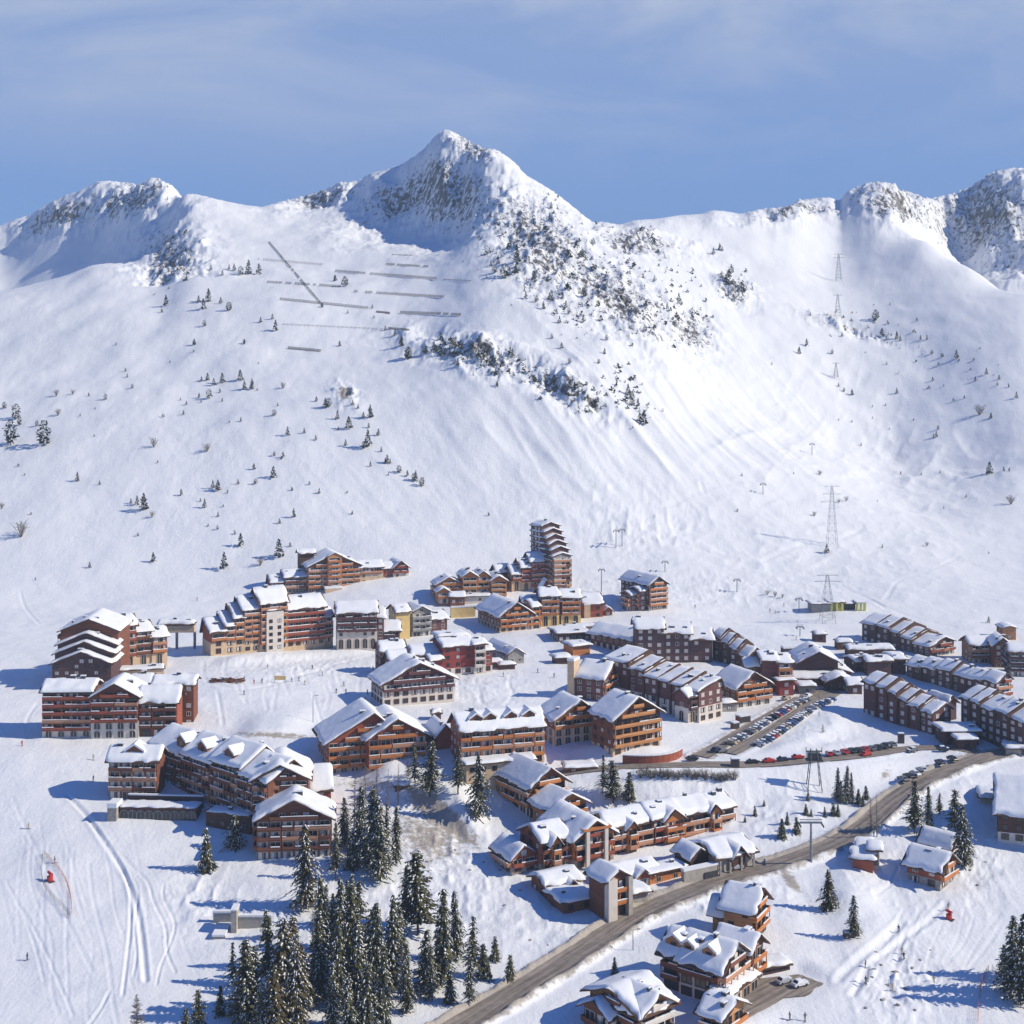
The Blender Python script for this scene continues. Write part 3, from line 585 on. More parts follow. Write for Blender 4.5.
BLDS = []
class Bld:
    def __init__(s, name, label, cat, u, v, group=None, fl=2.8):
        p = at(u, v); s.root = empty(name, p, label, cat, group); s.p = Vector(p); s.fl = fl; s.nw = 0; s.nb = 0; s.over = {'window': [], 'balcony': []}; BLDS.append(s)
        s.rs = random.Random(int(u * 31 + v)); s.f(u, v, 0)
    # --- frame at the near corner seen at (u, v); yaw turns the right-hand face away from the camera
    def f(s, u, v, yaw, dz=0.0, z=None):
        o = at(u, v)
        if z is not None:
            y = F * (CZ - z) / (v - HV); o = Vector(((u - 512) / F * y, y, z))
        s.o = o; s.yaw = R_(yaw); s.a = Vector((math.cos(s.yaw), math.sin(s.yaw), 0)); s.b = Vector((-math.sin(s.yaw), math.cos(s.yaw), 0)); return s
    def R(s, u): q = (u - 512) / F; return (q * s.o.y - s.o.x) / (s.a.x - q * s.a.y)
    def Lf(s, u): q = (u - 512) / F; return (q * s.o.y - s.o.x) / (s.b.x - q * s.b.y)
    def H(s, v, x=0.0, y=0.0):
        Y = s.o.y + s.a.y * x + s.b.y * y; return CZ - (v - HV) * Y / F - s.o.z
    def P(s, x, y, z): return s.o + s.a * x + s.b * y + Vector((0, 0, z)) - s.p
    def put(s, b, name, mats, parent=None, smooth=False):
        """MB in block coordinates -> part of the building"""
        b.v = [tuple(s.P(*q)) for q in b.v]; return b.build(name, mats, parent or s.root, smooth)
    def inst(s, name, me, x, y, z, ang):
        o = bpy.data.objects.new(name, me); COL.objects.link(o); o.parent = s.root; o.location = s.P(x, y, z); o.rotation_euler = (0, 0, s.yaw + ang); return o
    def window(s, me, x, y, z, ang):
        if s.nw >= 99: s.over['window'].append((me, s.P(x, y, z), s.yaw + ang)); return
        s.nw += 1; s.inst('window', me, x, y, z, ang)

    def bal(s, me, x, y, z, ang):
        if s.nb > 99: s.over['balcony'].append((me, s.P(x, y, z), s.yaw + ang))
        else: s.inst('balcony', me, x, y, z, ang)
    def finish(s):
        """past a hundred of one part, the smaller ones are kept together"""
        for nm, L_ in s.over.items():
            if not L_: continue
            b = MB(); mats = []
            for me, p, a in L_:
                Mx = Matrix.Translation(p) @ Matrix.Rotation(a, 4, 'Z'); n = len(b.v); b.v += [tuple(Mx @ v.co) for v in me.vertices]
                for f in me.polygons:
                    mt = me.materials[f.material_index]
                    if mt not in mats: mats.append(mt)
                    b.f.append(tuple(n + i for i in f.vertices)); b.m.append(mats.index(mt))
            o = b.build(nm, mats, s.root); o['kind'] = 'stuff'
    def roofh(s, spec, x, y):
        ax, lo, hi, rp, rise, far = spec; q = y if ax == 'x' else x; r = lo + (hi - lo) * rp
        if q <= r: return rise * (q - lo) / max(r - lo, 1e-6) if rp > 0 else rise
        return rise + (far - rise) * (q - r) / max(hi - r, 1e-6)
    def roof(s, x0, x1, y0, y1, h, spec, oh=1.0, snow=0.54, fascia='fascia', chim=0, bare=0.0, edges=True):
        X0, X1, Y0, Y1 = x0 - oh, x1 + oh, y0 - oh, y1 + oh
        ax, lo, hi, rp = spec[:4]; r = lo + (hi - lo) * rp
        q0, q1 = (Y0, Y1) if ax == 'x' else (X0, X1)
        qs = [q0] + ([r] if q0 + 0.2 < r < q1 - 0.2 else []) + [q1]; th = 0.38
        b = MB(); pts = []
        for q in qs:
            hh = h + s.roofh(spec, q, q)
            for e in ((X0, X1) if ax == 'x' else (Y0, Y1)):
                pts.append((e, q, hh) if ax == 'x' else (q, e, hh))
        n = len(qs); b.v = [(x, y, z) for x, y, z in pts] + [(x, y, z + th) for x, y, z in pts]; k = 2 * n
        for i in range(n - 1):
            A, B, C, D = 2 * i, 2 * i + 1, 2 * i + 3, 2 * i + 2
            b.f += [(A, D, C, B), (A + k, B + k, C + k, D + k), (A, A + k, D + k, D), (B, C, C + k, B + k)]; b.m += [0] * 4
        b.f += [(0, 1, 1 + k, k), (2 * n - 1, 2 * n - 2, 2 * n - 2 + k, 2 * n - 1 + k)]; b.m += [0, 0]
        ro = s.put(b, 'roof', [fascia])
        me = ro.data; bm = bmesh.new(); bm.from_mesh(me); bmesh.ops.recalc_face_normals(bm, faces=bm.faces); bm.to_mesh(me); bm.free()
        # the snow lying on it: a rounded, slightly uneven blanket
        cell = 0.8 if s.o.y < 520 else 1.1
        nx = max(6, int((X1 - X0) / cell)); ny = max(6, int((Y1 - Y0) / cell))
        fx = 0.5 - 0.5 * np.cos(np.pi * np.linspace(0, 1, nx)); fx = 0.35 * fx + 0.65 * np.linspace(0, 1, nx)
        fy = 0.5 - 0.5 * np.cos(np.pi * np.linspace(0, 1, ny)); fy = 0.35 * fy + 0.65 * np.linspace(0, 1, ny)
        m_ = 0.10; gx = X0 - m_ + (X1 - X0 + 2 * m_) * fx; gy = Y0 - m_ + (Y1 - Y0 + 2 * m_) * fy
        if ax == 'x' and len(qs) == 3: gy[np.abs(gy - r).argmin()] = r
        if ax == 'y' and len(qs) == 3: gx[np.abs(gx - r).argmin()] = r
        GX, GY = np.meshgrid(gx, gy, indexing='ij')
        ex = 0.62 * np.clip(fbm(GY / 2.6 + x0 * 7 + s.o.x, GX * 0 + 3.3, 3, 61) + .15, 0, 1) * 2; ey = 0.62 * np.clip(fbm(GX / 2.6 + y0 * 5 + s.o.y, GY * 0 + 7.1, 3, 63) + .15, 0, 1) * 2     # the blanket's edge has drawn back in places
        wl = np.clip(1 - (GX - gx[0]) / 3, 0, 1); wr_ = np.clip(1 - (gx[-1] - GX) / 3, 0, 1); wb = np.clip(1 - (GY - gy[0]) / 3, 0, 1); wt = np.clip(1 - (gy[-1] - GY) / 3, 0, 1)
        ed0 = np.minimum(np.minimum(GX - gx[0], gx[-1] - GX), np.minimum(GY - gy[0], gy[-1] - GY)); GX = GX + ex * (wl - wr_); GY = GY + ey * (wb - wt)
        q = GY if ax == 'x' else GX; up = np.where(q <= r, spec[4] * (q - lo) / max(r - lo, 1e-6) if rp > 0 else spec[4], spec[4] + (spec[5] - spec[4]) * (q - r) / max(hi - r, 1e-6))
        ed = ed0; e = np.clip(ed / (0.75 * snow + 0.05), 0, 1)
        wx = GX * s.a.x + GY * s.b.x + s.o.x; wy = GX * s.a.y + GY * s.b.y + s.o.y
        nzv = fbm(wx / 4.5, wy / 4.5, 3, 55); nb = fbm(wx / 1.7, wy / 1.7, 2, 57)
        tk = snow * (0.25 + 0.75 * np.sqrt(1 - (1 - e) ** 2)) * (1 + 0.32 * nzv + 0.20 * nb)
        top = h + up + th + np.maximum(tk, 0.06); bot = h + up + th + 0.004
        if rp > 0.02 and rp < 0.98 and spec[4] > 0.5: top -= 0.25 * np.exp(-(np.abs(q - r) / 1.0) ** 2)     # the ridge is rounded
        a_, b_ = GX.shape; ix = np.arange(a_ * b_).reshape(a_, b_); nn = a_ * b_
        bb = MB(); bb.v = [tuple(p_) for p_ in np.stack([GX, GY, top], -1).reshape(-1, 3)] + [tuple(p_) for p_ in np.stack([GX, GY, bot], -1).reshape(-1, 3)]
        for i in range(a_ - 1):
            for j in range(b_ - 1): bb.f.append((ix[i, j], ix[i + 1, j], ix[i + 1, j + 1], ix[i, j + 1]))
        rim = [ix[i, 0] for i in range(a_)] + [ix[-1, j] for j in range(1, b_)] + [ix[i, -1] for i in range(a_ - 2, -1, -1)] + [ix[0, j] for j in range(b_ - 2, 0, -1)]
        for p_, q_ in zip(rim, rim[1:] + rim[:1]): bb.f.append((p_, p_ + nn, q_ + nn, q_))
        bb.f = [tuple(int(i) for i in f_) for f_ in bb.f]; bb.m = [0] * len(bb.f)
        s.put(bb, 'snow_cover', ['roof_snow'], ro, True)
        for c in range(chim):
            cx = x0 + (x1 - x0) * s.rs.uniform(0.25, 0.8); cy = y0 + (y1 - y0) * s.rs.uniform(0.3, 0.7); z = h + s.roofh(spec, cx, cy)
            ch = MB(); ch.box(cx - 0.55, cx + 0.55, cy - 0.55, cy + 0.55, z - 0.5, z + snow + 1.0, 0); ch.box(cx - 0.75, cx + 0.75, cy - 0.75, cy + 0.75, z + snow + 1.0, z + snow + 1.15, 0); ch.box(cx - 0.65, cx + 0.65, cy - 0.65, cy + 0.65, z + snow + 1.151, z + snow + 1.5, 1)
            s.put(ch, 'chimney', ['stone' if s.rs.random() < 0.4 else 'dark_wood', 'roof_snow'], ro)
        area = (X1 - X0) * (Y1 - Y0)
        for c in range(0 if area < 90 else s.rs.choice((0, 1, 1, 2)) + (area > 350)):      # vents and roof lights sticking out of the snow
            cx = x0 + (x1 - x0) * s.rs.uniform(0.15, 0.85); cy = y0 + (y1 - y0) * s.rs.uniform(0.12, 0.5); z = h + s.roofh(spec, cx, cy); q_ = s.rs.uniform(0.4, 0.9); hh_ = s.rs.uniform(0.5, 1.2)
            vb = MB(); vb.box(cx - q_, cx + q_, cy - q_ * .7, cy + q_ * .7, z - 0.3, z + snow + hh_, 0); vb.box(cx - q_ - .1, cx + q_ + .1, cy - q_ * .7 - .1, cy + q_ * .7 + .1, z + snow + hh_ + .003, z + snow + hh_ + 0.25, 1); s.put(vb, 'vent', ['dark_metal', 'roof_snow'], ro)
        return ro

    def facade(s, face, x0, x1, y0, y1, h, rf, code, nbase, bal, win, basewin, gable, bay=3.4, deep=1.2):
        """windows and balconies of one face: code w windows, b balconies, l full-width loggias, g mixed, n none"""
        if code == 'n': return
        Lg = (x1 - x0) if face == 'R' else (y1 - y0); ang = 0.0 if face == 'R' else -math.pi / 2
        def pos(t, off): return (x0 + t, y0 - off) if face == 'R' else (x0 - off, y1 - t)     # t runs left to right as seen from outside
        n = max(1, int(Lg / bay)); st = Lg / n; nf = max(1, int(round(h / s.fl))); fh = h / nf
        frames = {'w': 'white', 'd': 'dark_wood', 'c': 'cream', 'r': 'red_wood'}[win[0]]
        def gl(): return 'curtain' if s.rs.random() < float(win[1:] or 0.3) else 'glass'
        for k in range(nf):
            z = k * fh
            if k < nbase:
                for i in range(n):
                    x, y = pos((i + 0.5) * st, 0.16)
                    if basewin == 'a': s.window(arch_mesh(min(2.2, st * 0.62), min(fh - 0.3, 2.6), frames if frames != 'dark_wood' else 'white', 'glass'), x, y, z + 0.15, ang)
                    elif basewin == 'A':
                        if k == 0: s.window(arch_mesh(min(2.2, st * 0.6), fh * min(nbase, 2) - 1.2, 'cream', 'glass'), x, y, z + 0.5, ang)
                        elif k >= 2: s.window(window_mesh(1.3, 1.3, 'cream', gl()), x, y, z + 0.7, ang)
                    elif basewin == 'w': s.window(window_mesh(min(2.0, st * .52), fh - 1.25, 'brown_wood', 'half' if s.rs.random() < .4 else 'glass'), x, y, z + 0.8, ang)
                continue
            for i in range(n):
                if code == 'w' and s.rs.random() < 0.08: continue
                x, y = pos((i + 0.5) * st, 0.0); dr = code in 'blg'
                g_ = gl(); s.window(window_mesh(st * 0.74 if dr else 1.35, fh - 0.85 if dr else 1.3, frames, ('half' if g_ == 'curtain' else g_) if dr else g_), x, y, z + (0.12 if dr else 0.75), ang)  # behind balconies the dark glass is widened to stand for the shaded recess
            if code in 'blg' and k > 0:
                i = 0
                while i < n:
                    run = n if code == 'l' else s.rs.choice((1, 2, 2, 3)); run = min(run, n - i)
                    if code == 'g' and s.rs.random() < 0.35: i += run; continue
                    if True:
                        x, y = pos(i * st + 0.15, 0.0); s.nb += 1
                        s.bal(balcony_mesh(run * st - 0.3, 'pale_rail' if bal in ('red_wood', 'orange_wood', 'brown_wood') and s.rs.random() < 0.3 else bal, deep, fh > 2.5 and (k < nf - 1)), x, y, z, ang)
                    i += run
        if gable > 2.4:      # windows and a balcony under the gable
            ks = int((gable - 0.9) / s.fl) + 1; c = Lg * rf
            for k in range(ks):
                z = h + k * s.fl; wd = Lg * 0.5 * (1 - (z - h + 2.0) / gable)
                m_ = max(1, int(wd * 2 / bay))
                if wd < 0.9: continue
                for i in range(m_):
                    x, y = pos(c + (i - (m_ - 1) / 2) * bay, 0.0); s.window(window_mesh(1.5, 1.4, frames, gl()), x, y, z + 0.2, ang)
                if code in 'blg' and wd > 1.2 and True:
                    x, y = pos(c - wd - 0.4, 0.0); s.nb += 1; s.bal(balcony_mesh(2 * wd + 0.8, bal, deep, False), x, y, z, ang)

    def blk(s, x0, x1, y0, y1, h, roof='x', rise=None, rp=0.5, far=0.0, wall='brown_wood', base=0, bmat='cream', R='b', Lc='w', bal=None, win='w.3', basewin='w', oh=1.1, snow=0.54, chim=0, fascia='fascia', z0=-9.0, bay=3.4, deep=1.2, shr=0.8):
        """one volume: walls, base storeys, roof with its snow, windows and balconies"""
        if roof == 'x' and 9 < y1 - y0 < 19: y1 = y0 + (y1 - y0) * shr; rise = rise * 0.84 if rise is not None else None
        lo, hi = (y0, y1) if roof == 'x' else (x0, x1)
        if rise is None: rise = 0.26 * (hi - lo) * max(rp, 1 - rp)
        if roof == 'f': rise = 0.12; roof_ax = 'x'; lo, hi = y0, y1
        else: roof_ax = roof
        spec = (roof_ax, lo, hi, rp, rise, far); r = lo + (hi - lo) * rp
        b = MB(); zb = base * s.fl if base else z0
        prof = [(lo, h + 0.02), (r, h + rise + 0.02), (hi, h + far + 0.02)] if 0.02 < rp < 0.98 else [(lo, h + (rise if rp <= 0.02 else 0) + 0.02), (hi, h + (rise if rp >= 0.98 else far) + 0.02)]
        ends = (x0, x1) if roof_ax == 'x' else (y0, y1); mk = (lambda e, q, z: (e, q, z)) if roof_ax == 'x' else (lambda e, q, z: (q, e, z))
        k = len(prof); loop = [(lo, zb), (hi, zb)] + [(q, z) for q, z in reversed(prof)]; m_ = len(loop)
        b.v = [mk(ends[0], q, z) for q, z in loop] + [mk(ends[1], q, z) for q, z in loop]
        b.f = [tuple(range(m_)), tuple(reversed(range(m_, 2 * m_)))] + [(i, i + m_, (i + 1) % m_ + m_, (i + 1) % m_) for i in range(m_)]; b.m = [0] * len(b.f)
        w = s.put(b, 'wall', [wall]); me = w.data; bm = bmesh.new(); bm.from_mesh(me); bmesh.ops.recalc_face_normals(bm, faces=bm.faces); bm.to_mesh(me); bm.free()
        if base:
            b = MB(); b.box(x0 - 0.1, x1 + 0.1, y0 - 0.1, y1 + 0.1, z0, zb, 0); s.put(b, 'base_wall', [bmat])
        bal = bal or wall
        s.facade('R', x0, x1, y0, y1, h, rp if roof_ax == 'y' else 0.5, R, base, bal, win, basewin, (rise if roof_ax == 'y' and 0.02 < rp < 0.98 else 0), bay, deep)
        s.facade('L', x0, x1, y0, y1, h, (1 - rp) if roof_ax == 'x' else 0.5, Lc, base, bal, win, basewin, (rise if roof_ax == 'x' and 0.02 < rp < 0.98 else 0), bay, deep)
        s.roof(x0, x1, y0, y1, h, spec, oh, snow, fascia, chim)
        return s
    def dormer(s, face, t, q, h, w=3.4, d=4.0, hh=1.6, wall='brown_wood', x0=0, y0=0, y1=0):
        """small gabled dormer standing on the roof above the R or L face"""
        b = MB(); rs_ = w * 0.32
        if face == 'R': f = lambda a_, c, z: (t + a_, q + c, h + z)
        else: f = lambda a_, c, z: (q + c, t - a_, h + z)
        pr = [(-w / 2, -1.5), (w / 2, -1.5), (w / 2, hh), (0, hh + rs_), (-w / 2, hh)]
        b.v = [f(a_, 0, z) for a_, z in pr] + [f(a_, d, z) for a_, z in pr]; n = 5
        b.f = [tuple(range(n)), tuple(reversed(range(n, 2 * n)))] + [(i, i + n, (i + 1) % n + n, (i + 1) % n) for i in range(n)]; b.m = [0] * len(b.f)
        g = 0.5
        k = len(b.v); pr2 = [(-w / 2 - g, hh - g * 0.64), (0, hh + rs_ + 0.02), (w / 2 + g, hh - g * 0.64)]; pr3 = [(a_, z + 0.62) for a_, z in pr2]
        lp = pr2 + pr3[::-1]; b.v += [f(a_, -g, z) for a_, z in lp] + [f(a_, d, z) for a_, z in lp]
        b.f += [(k, k + 1, k + 4, k + 5), (k + 1, k + 2, k + 3, k + 4)] + [(k + 6, k + 11, k + 10, k + 7), (k + 7, k + 10, k + 9, k + 8)] + [(k + i, k + i + 6, k + (i + 1) % 6 + 6, k + (i + 1) % 6) for i in range(6)]; b.m += [1] * 10
        a_ = 0.8; k = len(b.v); b.v += [f(-a_, -0.03, -0.2), f(a_, -0.03, -0.2), f(a_, -0.03, hh - 0.2), f(-a_, -0.03, hh - 0.2)]; b.f.append((k, k + 1, k + 2, k + 3)); b.m.append(2)
        o = s.put(b, 'dormer', [wall, 'roof_snow', 'glass']); me = o.data; bm = bmesh.new(); bm.from_mesh(me); bmesh.ops.recalc_face_normals(bm, faces=bm.faces); bm.to_mesh(me); bm.free()
    def box(s, name, x0, x1, y0, y1, z0, z1, m_, snow=0.0):
        b = MB(); b.box(x0, x1, y0, y1, z0, z1, 0)
        if snow: b.box(x0 - 0.12, x1 + 0.12, y0 - 0.12, y1 + 0.12, z1 + 0.003, z1 + snow, 1)
        return s.put(b, name, [m_, 'roof_snow'])
APT, CHA = 'apartment block', 'chalet'
def row(B, secs, x1, rise, rp=0.92, wall='purple_wood', base=1, bmat='white', L_='w', R_c='n', win='w.8', oh=0.9, over=0.6, back=0, **kw):
    """a stepped row going back along the L face: (u near, u far, eave row) per section, each with its own lean-to roof"""
    for i, (ua, ub, ev) in enumerate(secs):
        y0 = 0.0 if ua is None else B.Lf(ua); y1 = B.Lf(ub); h = max(4.0, B.H(ev, 0, (y0 + y1) / 2))
        B.blk(0 - 0.25 * (i % 2), x1 + 0.3 * (i % 2), y0 + 0.05, y1 - 0.05, h, 'y', rise, rp, far=rise * 0.35, wall=wall, base=base, bmat=bmat, R=R_c if i == 0 else 'n', Lc=L_, win=win, oh=oh, **kw)
        if i:
            pw = MB(); sp_ = ('y', 0, x1, rp, rise, rise * 0.35); X = [-0.9, x1 * rp, x1 + 0.9]; n_ = len(X); t0, t1 = y0 - 0.75, y0 + 0.1
            pw.v = [(x_, t_, z_) for t_ in (t0, t1) for x_ in X for z_ in (0.5, h + B.roofh(sp_, x_, x_) + 0.95)]
            for k_ in range(n_ - 1):
                q = 2 * k_; r_ = 2 * n_; pw.f += [(q, q + 2, q + 3, q + 1), (q + r_ + 2, q + r_, q + r_ + 1, q + r_ + 3), (q + 1, q + 3, q + r_ + 3, q + r_ + 1)]; pw.m += [0] * 3
            pw.f += [(0, 1, 1 + 2 * n_, 2 * n_), (2 * n_ - 2, 4 * n_ - 2, 4 * n_ - 1, 2 * n_ - 1)]; pw.m += [0, 0]
            B.put(pw, 'party_wall', ['fascia'])
B = Bld('apartment_building', 'brown block whose gable steps down in four snowy chevron terraces, beside the open piste', APT, 52, 690)
B.f(52, 690, 3); w = B.R(111)
for i, ev in enumerate((664, 654, 645, 631)):
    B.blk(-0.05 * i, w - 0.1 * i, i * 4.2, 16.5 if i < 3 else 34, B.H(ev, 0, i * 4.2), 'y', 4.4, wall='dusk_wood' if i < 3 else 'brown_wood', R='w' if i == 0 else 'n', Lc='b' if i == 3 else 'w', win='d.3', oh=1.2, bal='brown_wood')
B.f(112, 672, 31); B.blk(0, B.R(136), 0, 15, B.H(627), 'x', 4, wall='red_wood', base=2, bmat='cream', R='b', Lc='n', bal='red_wood', basewin='A')
B.blk(B.R(136), B.R(152), 0.6, 15, B.H(631, 12), 'x', 3.6, wall='brown_wood', base=2, bmat='cream', R='b', Lc='n', basewin='A', bal='brown_wood'); B.blk(B.R(152), B.R(167), 0, 14, B.H(636, 20), 'x', 3.4, wall='brown_wood', base=2, bmat='cream', R='b', Lc='n', basewin='A', bal='orange_wood')
B = Bld('pavilion', 'tiny cream pavilion under a snow cap between the brown blocks', 'pavilion', 133, 690); B.f(133, 690, 10); B.blk(0, B.R(152), 0, 7, 3.0, 'x', 2.0, wall='cream', R='w', Lc='n', oh=1.4)
B = Bld('terrace_building', 'long low cream terrace building with a flat snow roof below the arched wing', 'building', 112, 680); B.f(112, 680, 16); B.blk(0, B.R(164), 0, 7, 3.2, 'f', wall='cream', R='n', Lc='n', oh=0.6)
B = Bld('footbridge', 'covered footbridge under deep snow joining two brown apartment blocks', 'footbridge', 158, 650); B.f(158, 650, 4)
B.box('deck', 0, B.R(194), 0, 4.5, B.H(633), B.H(626), 'cream'); B.roof(0, B.R(194), 0, 4.5, B.H(625), ('x', 0, 4.5, 0.5, 0.5, 0), 0.6, 1.2)
for k in (0.0, 0.5, 1.0): B.box('pier', B.R(194) * k - 0.5, B.R(194) * k + 0.5, 1.5, 3, -6, B.H(633.2), 'grey')

B = Bld('apartment_building', 'red-brown block with white arcaded ground floor facing the open ski piste', APT, 42, 738)
B.f(42, 738, 3); B.blk(0, B.R(92), 0.6, 15, B.H(692), 'x', 2.6, wall='brown_wood', base=1, bmat='white', R='l', Lc='w', bal='red_wood', win='d.5', basewin='a', snow=0.94)
B.blk(B.R(92), B.R(139), -1, 14, B.H(697), 'y', 4.4, wall='brown_wood', base=2, bmat='white', R='b', Lc='n', bal='red_wood', win='d.5', basewin='a')
B.blk(B.R(139.5), B.R(177), 0.3, 12.5, B.H(703), 'x', 4.5, wall='red_wood', R='b', Lc='n', bal='brown_wood', win='d.5', snow=0.86); B.blk(B.R(146), B.R(187), 13, 24, B.H(686, 0, 13), 'x', 2.0, wall='brown_wood', R='w', Lc='n', snow=0.86)

# the long stepped block above the nursery slope
B = Bld('apartment_building', 'long orange-brown block with roofs stepping up to a tall white stair bay', APT, 211, 656); B.f(211, 656, 29); LL = 15
for ua, ub, ev in ((211, 226, 633), (226, 235, 626), (235, 244, 618), (244, 260, 610)):
    B.blk(B.R(ua), B.R(ub), 0.4 * (ua > 211), LL, B.H(ev, B.R(ua)), 'x', 5.5, 0.8, wall='red_wood', base=2, bmat='cream', R='b', Lc='n' if ua > 211 else 'n', bal='orange_wood', basewin='w')
B.blk(B.R(260), B.R(287), -0.5, LL + 2, B.H(603, B.R(260)), 'x', 6.5, wall='red_wood', base=1, bmat='cream', R='b', Lc='n', bal='orange_wood'); B.blk(B.R(287), B.R(325), 0.3, LL, B.H(608, B.R(300)), 'x', 5.2, wall='red_wood', base=1, bmat='cream', R='l', Lc='n', bal='red_wood')
B.blk(B.R(325), B.R(334), 1.5, LL - 2, B.H(617, B.R(330)), 'x', 4, 0.8, wall='dusk_wood', base=1, R='b', Lc='n', bal='brown_wood')
x0, x1 = B.R(265), B.R(282); B.blk(x0, x1, -2.2, 0.5, B.H(611, x0), 'f', wall='white', R='w', Lc='n', win='d.1', oh=0.2, snow=0.36)
B.blk(B.R(266), B.R(280), 4, 9, B.H(594, B.R(266), 4), 'x', 2.2, wall='dark_wood', R='n', Lc='n')

B = Bld('apartment_building', 'tall orange gabled block with a honey-coloured bay and a roof cupola under the slope', APT, 308, 593); B.f(308, 593, 20)
B.blk(0, B.R(360), 0, 20, B.H(567), 'y', 6.3, wall='brown_wood', R='b', Lc='w', bal='orange_wood', oh=1.4)
B.blk(B.R(327), B.R(341), -2, 0.5, B.H(556.5, B.R(327)), 'y', 1.8, wall='honey_wood', R='l', Lc='n', bal='orange_wood', bay=4.5, oh=0.5, snow=0.36)
B.blk(B.R(360), B.R(383), 0, 14, B.H(567, B.R(370)), 'x', 3, wall='red_wood', base=3, bmat='cream', R='b', Lc='n', bal='red_wood', basewin='A'); B.blk(B.R(383), B.R(393), 0.5, 13, B.H(568, B.R(388)), 'x', 3, wall='red_wood', base=1, R='w', Lc='n', bmat='grey')
B.blk(B.R(393), B.R(408), -1, 13, B.H(567, B.R(400)), 'y', 3.3, wall='red_wood', base=3, bmat='white', R='b', Lc='n', bal='red_wood', basewin='A')
B.blk(B.R(304), B.R(319), 12, 17, B.H(553, 0, 12), 'x', 1.6, wall='dark_wood', R='n', Lc='n'); B.blk(B.R(286), -0.2, 3, 14, B.H(577, -8, 3), 'x', 3.6, 0.8, wall='purple_wood', R='b', Lc='n', bal='brown_wood'); B.blk(B.R(272), B.R(286), 4, 14, B.H(582, -16, 4), 'x', 3.6, 0.8, wall='purple_wood', R='b', Lc='n', bal='brown_wood')
B.box('porch', B.R(323), B.R(340), -6, -2.3, -4, 2.6, 'cream', 0.9)

B = Bld('apartment_building', 'purple-brown block on tall white arches next to the long stepped block', APT, 337, 650); B.f(337, 650, 9)
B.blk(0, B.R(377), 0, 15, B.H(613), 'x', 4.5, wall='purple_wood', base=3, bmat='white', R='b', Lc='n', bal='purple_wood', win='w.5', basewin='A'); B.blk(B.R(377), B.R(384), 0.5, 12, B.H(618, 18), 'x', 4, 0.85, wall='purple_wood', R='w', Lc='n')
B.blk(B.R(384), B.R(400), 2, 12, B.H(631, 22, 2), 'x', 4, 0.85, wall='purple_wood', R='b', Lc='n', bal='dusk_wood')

B = Bld('apartment_building', 'small block with one sunlit yellow gable wall beside a grey wing', APT, 396, 640); B.f(396, 640, 24)
B.blk(0, B.R(410), 0, 13, B.H(612), 'x', 3, wall='yellow', R='n', Lc='w'); B.f(412, 637, 26); B.blk(0, B.R(431), 0, 13, B.H(613), 'y', 2.6, wall='grey', R='b', Lc='w', bal='grey'); B.blk(B.R(431), B.R(448), 1, 12, B.H(620, 10), 'x', 3.5, 0.8, wall='purple_wood', R='w', Lc='n')

B = Bld('tower_block', 'tall tower whose stacked snowy chevron roofs climb in steps at the slope foot', 'tower block', 553, 592); B.f(553, 592, 28); w = B.R(571); h0 = B.H(557); LL = B.Lf(532)
B.blk(0, w, 0, LL, h0, 'y', 1.6, wall='grey', R='b', Lc='b', bal='brown_wood', win='w.4', oh=0.7)
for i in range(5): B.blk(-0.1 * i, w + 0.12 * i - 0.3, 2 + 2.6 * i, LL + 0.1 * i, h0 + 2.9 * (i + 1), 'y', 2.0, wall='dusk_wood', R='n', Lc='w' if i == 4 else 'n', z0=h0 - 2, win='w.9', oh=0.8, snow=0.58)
B.box('stair_wall', 0.6, w * 0.45, -0.5, 0.2, -4, h0 - 1, 'white')
B = Bld('apartment_building', 'dark red block with three stepped roofs pressed against the tall tower', APT, 512, 592); B.f(512, 592, 20)
for ua, ub, ev in ((512, 521, 574), (521, 531, 567), (531, 551, 561)): B.blk(B.R(ua), B.R(ub), 0, 13, B.H(ev, B.R(ua)), 'x', 4.5, wall='red_wood' if ua > 513 else 'brown_wood', base=2 if ua < 525 else 0, bmat='cream', R='b', Lc='w', bal='red_wood', basewin='A')
B.f(499, 590, 20); B.blk(0, B.R(511), 3, 14, B.H(573), 'x', 4, wall='purple_wood', R='w', Lc='w')

B = Bld('chalet_cluster', 'cluster of bright orange wooden chalet wings stepping round one small yard', CHA, 437, 602); B.f(437, 602, 12)
B.blk(0, B.R(463), 3, 15, B.H(585, 0, 3), 'y', 3.6, wall='orange_wood', R='b', Lc='b', bal='orange_wood', chim=1)
for ua, ub, ev, y in ((463, 478, 577, 1.0), (478, 491, 577, 2.5), (491, 507, 581, 0.0)): B.blk(B.R(ua), B.R(ub) - 0.2, y, 15, B.H(ev, B.R(ua)), 'y', 2.4, wall='orange_wood', base=1, bmat='white', R='l', Lc='n', bal='honey_wood', chim=1)
B.blk(B.R(436), B.R(448), -5, 2.5, B.H(592, 0, -5), 'y', 1.8, wall='orange_wood', R='b', Lc='w', bal='orange_wood'); B.blk(B.R(447.5), B.R(462), -8, -1, B.H(597, 0, -8), 'x', 1.6, wall='brown_wood', R='w', Lc='n')
B.blk(B.R(462), B.R(488), -5, 0.8, 3.0, 'f', wall='white', R='w', Lc='n')

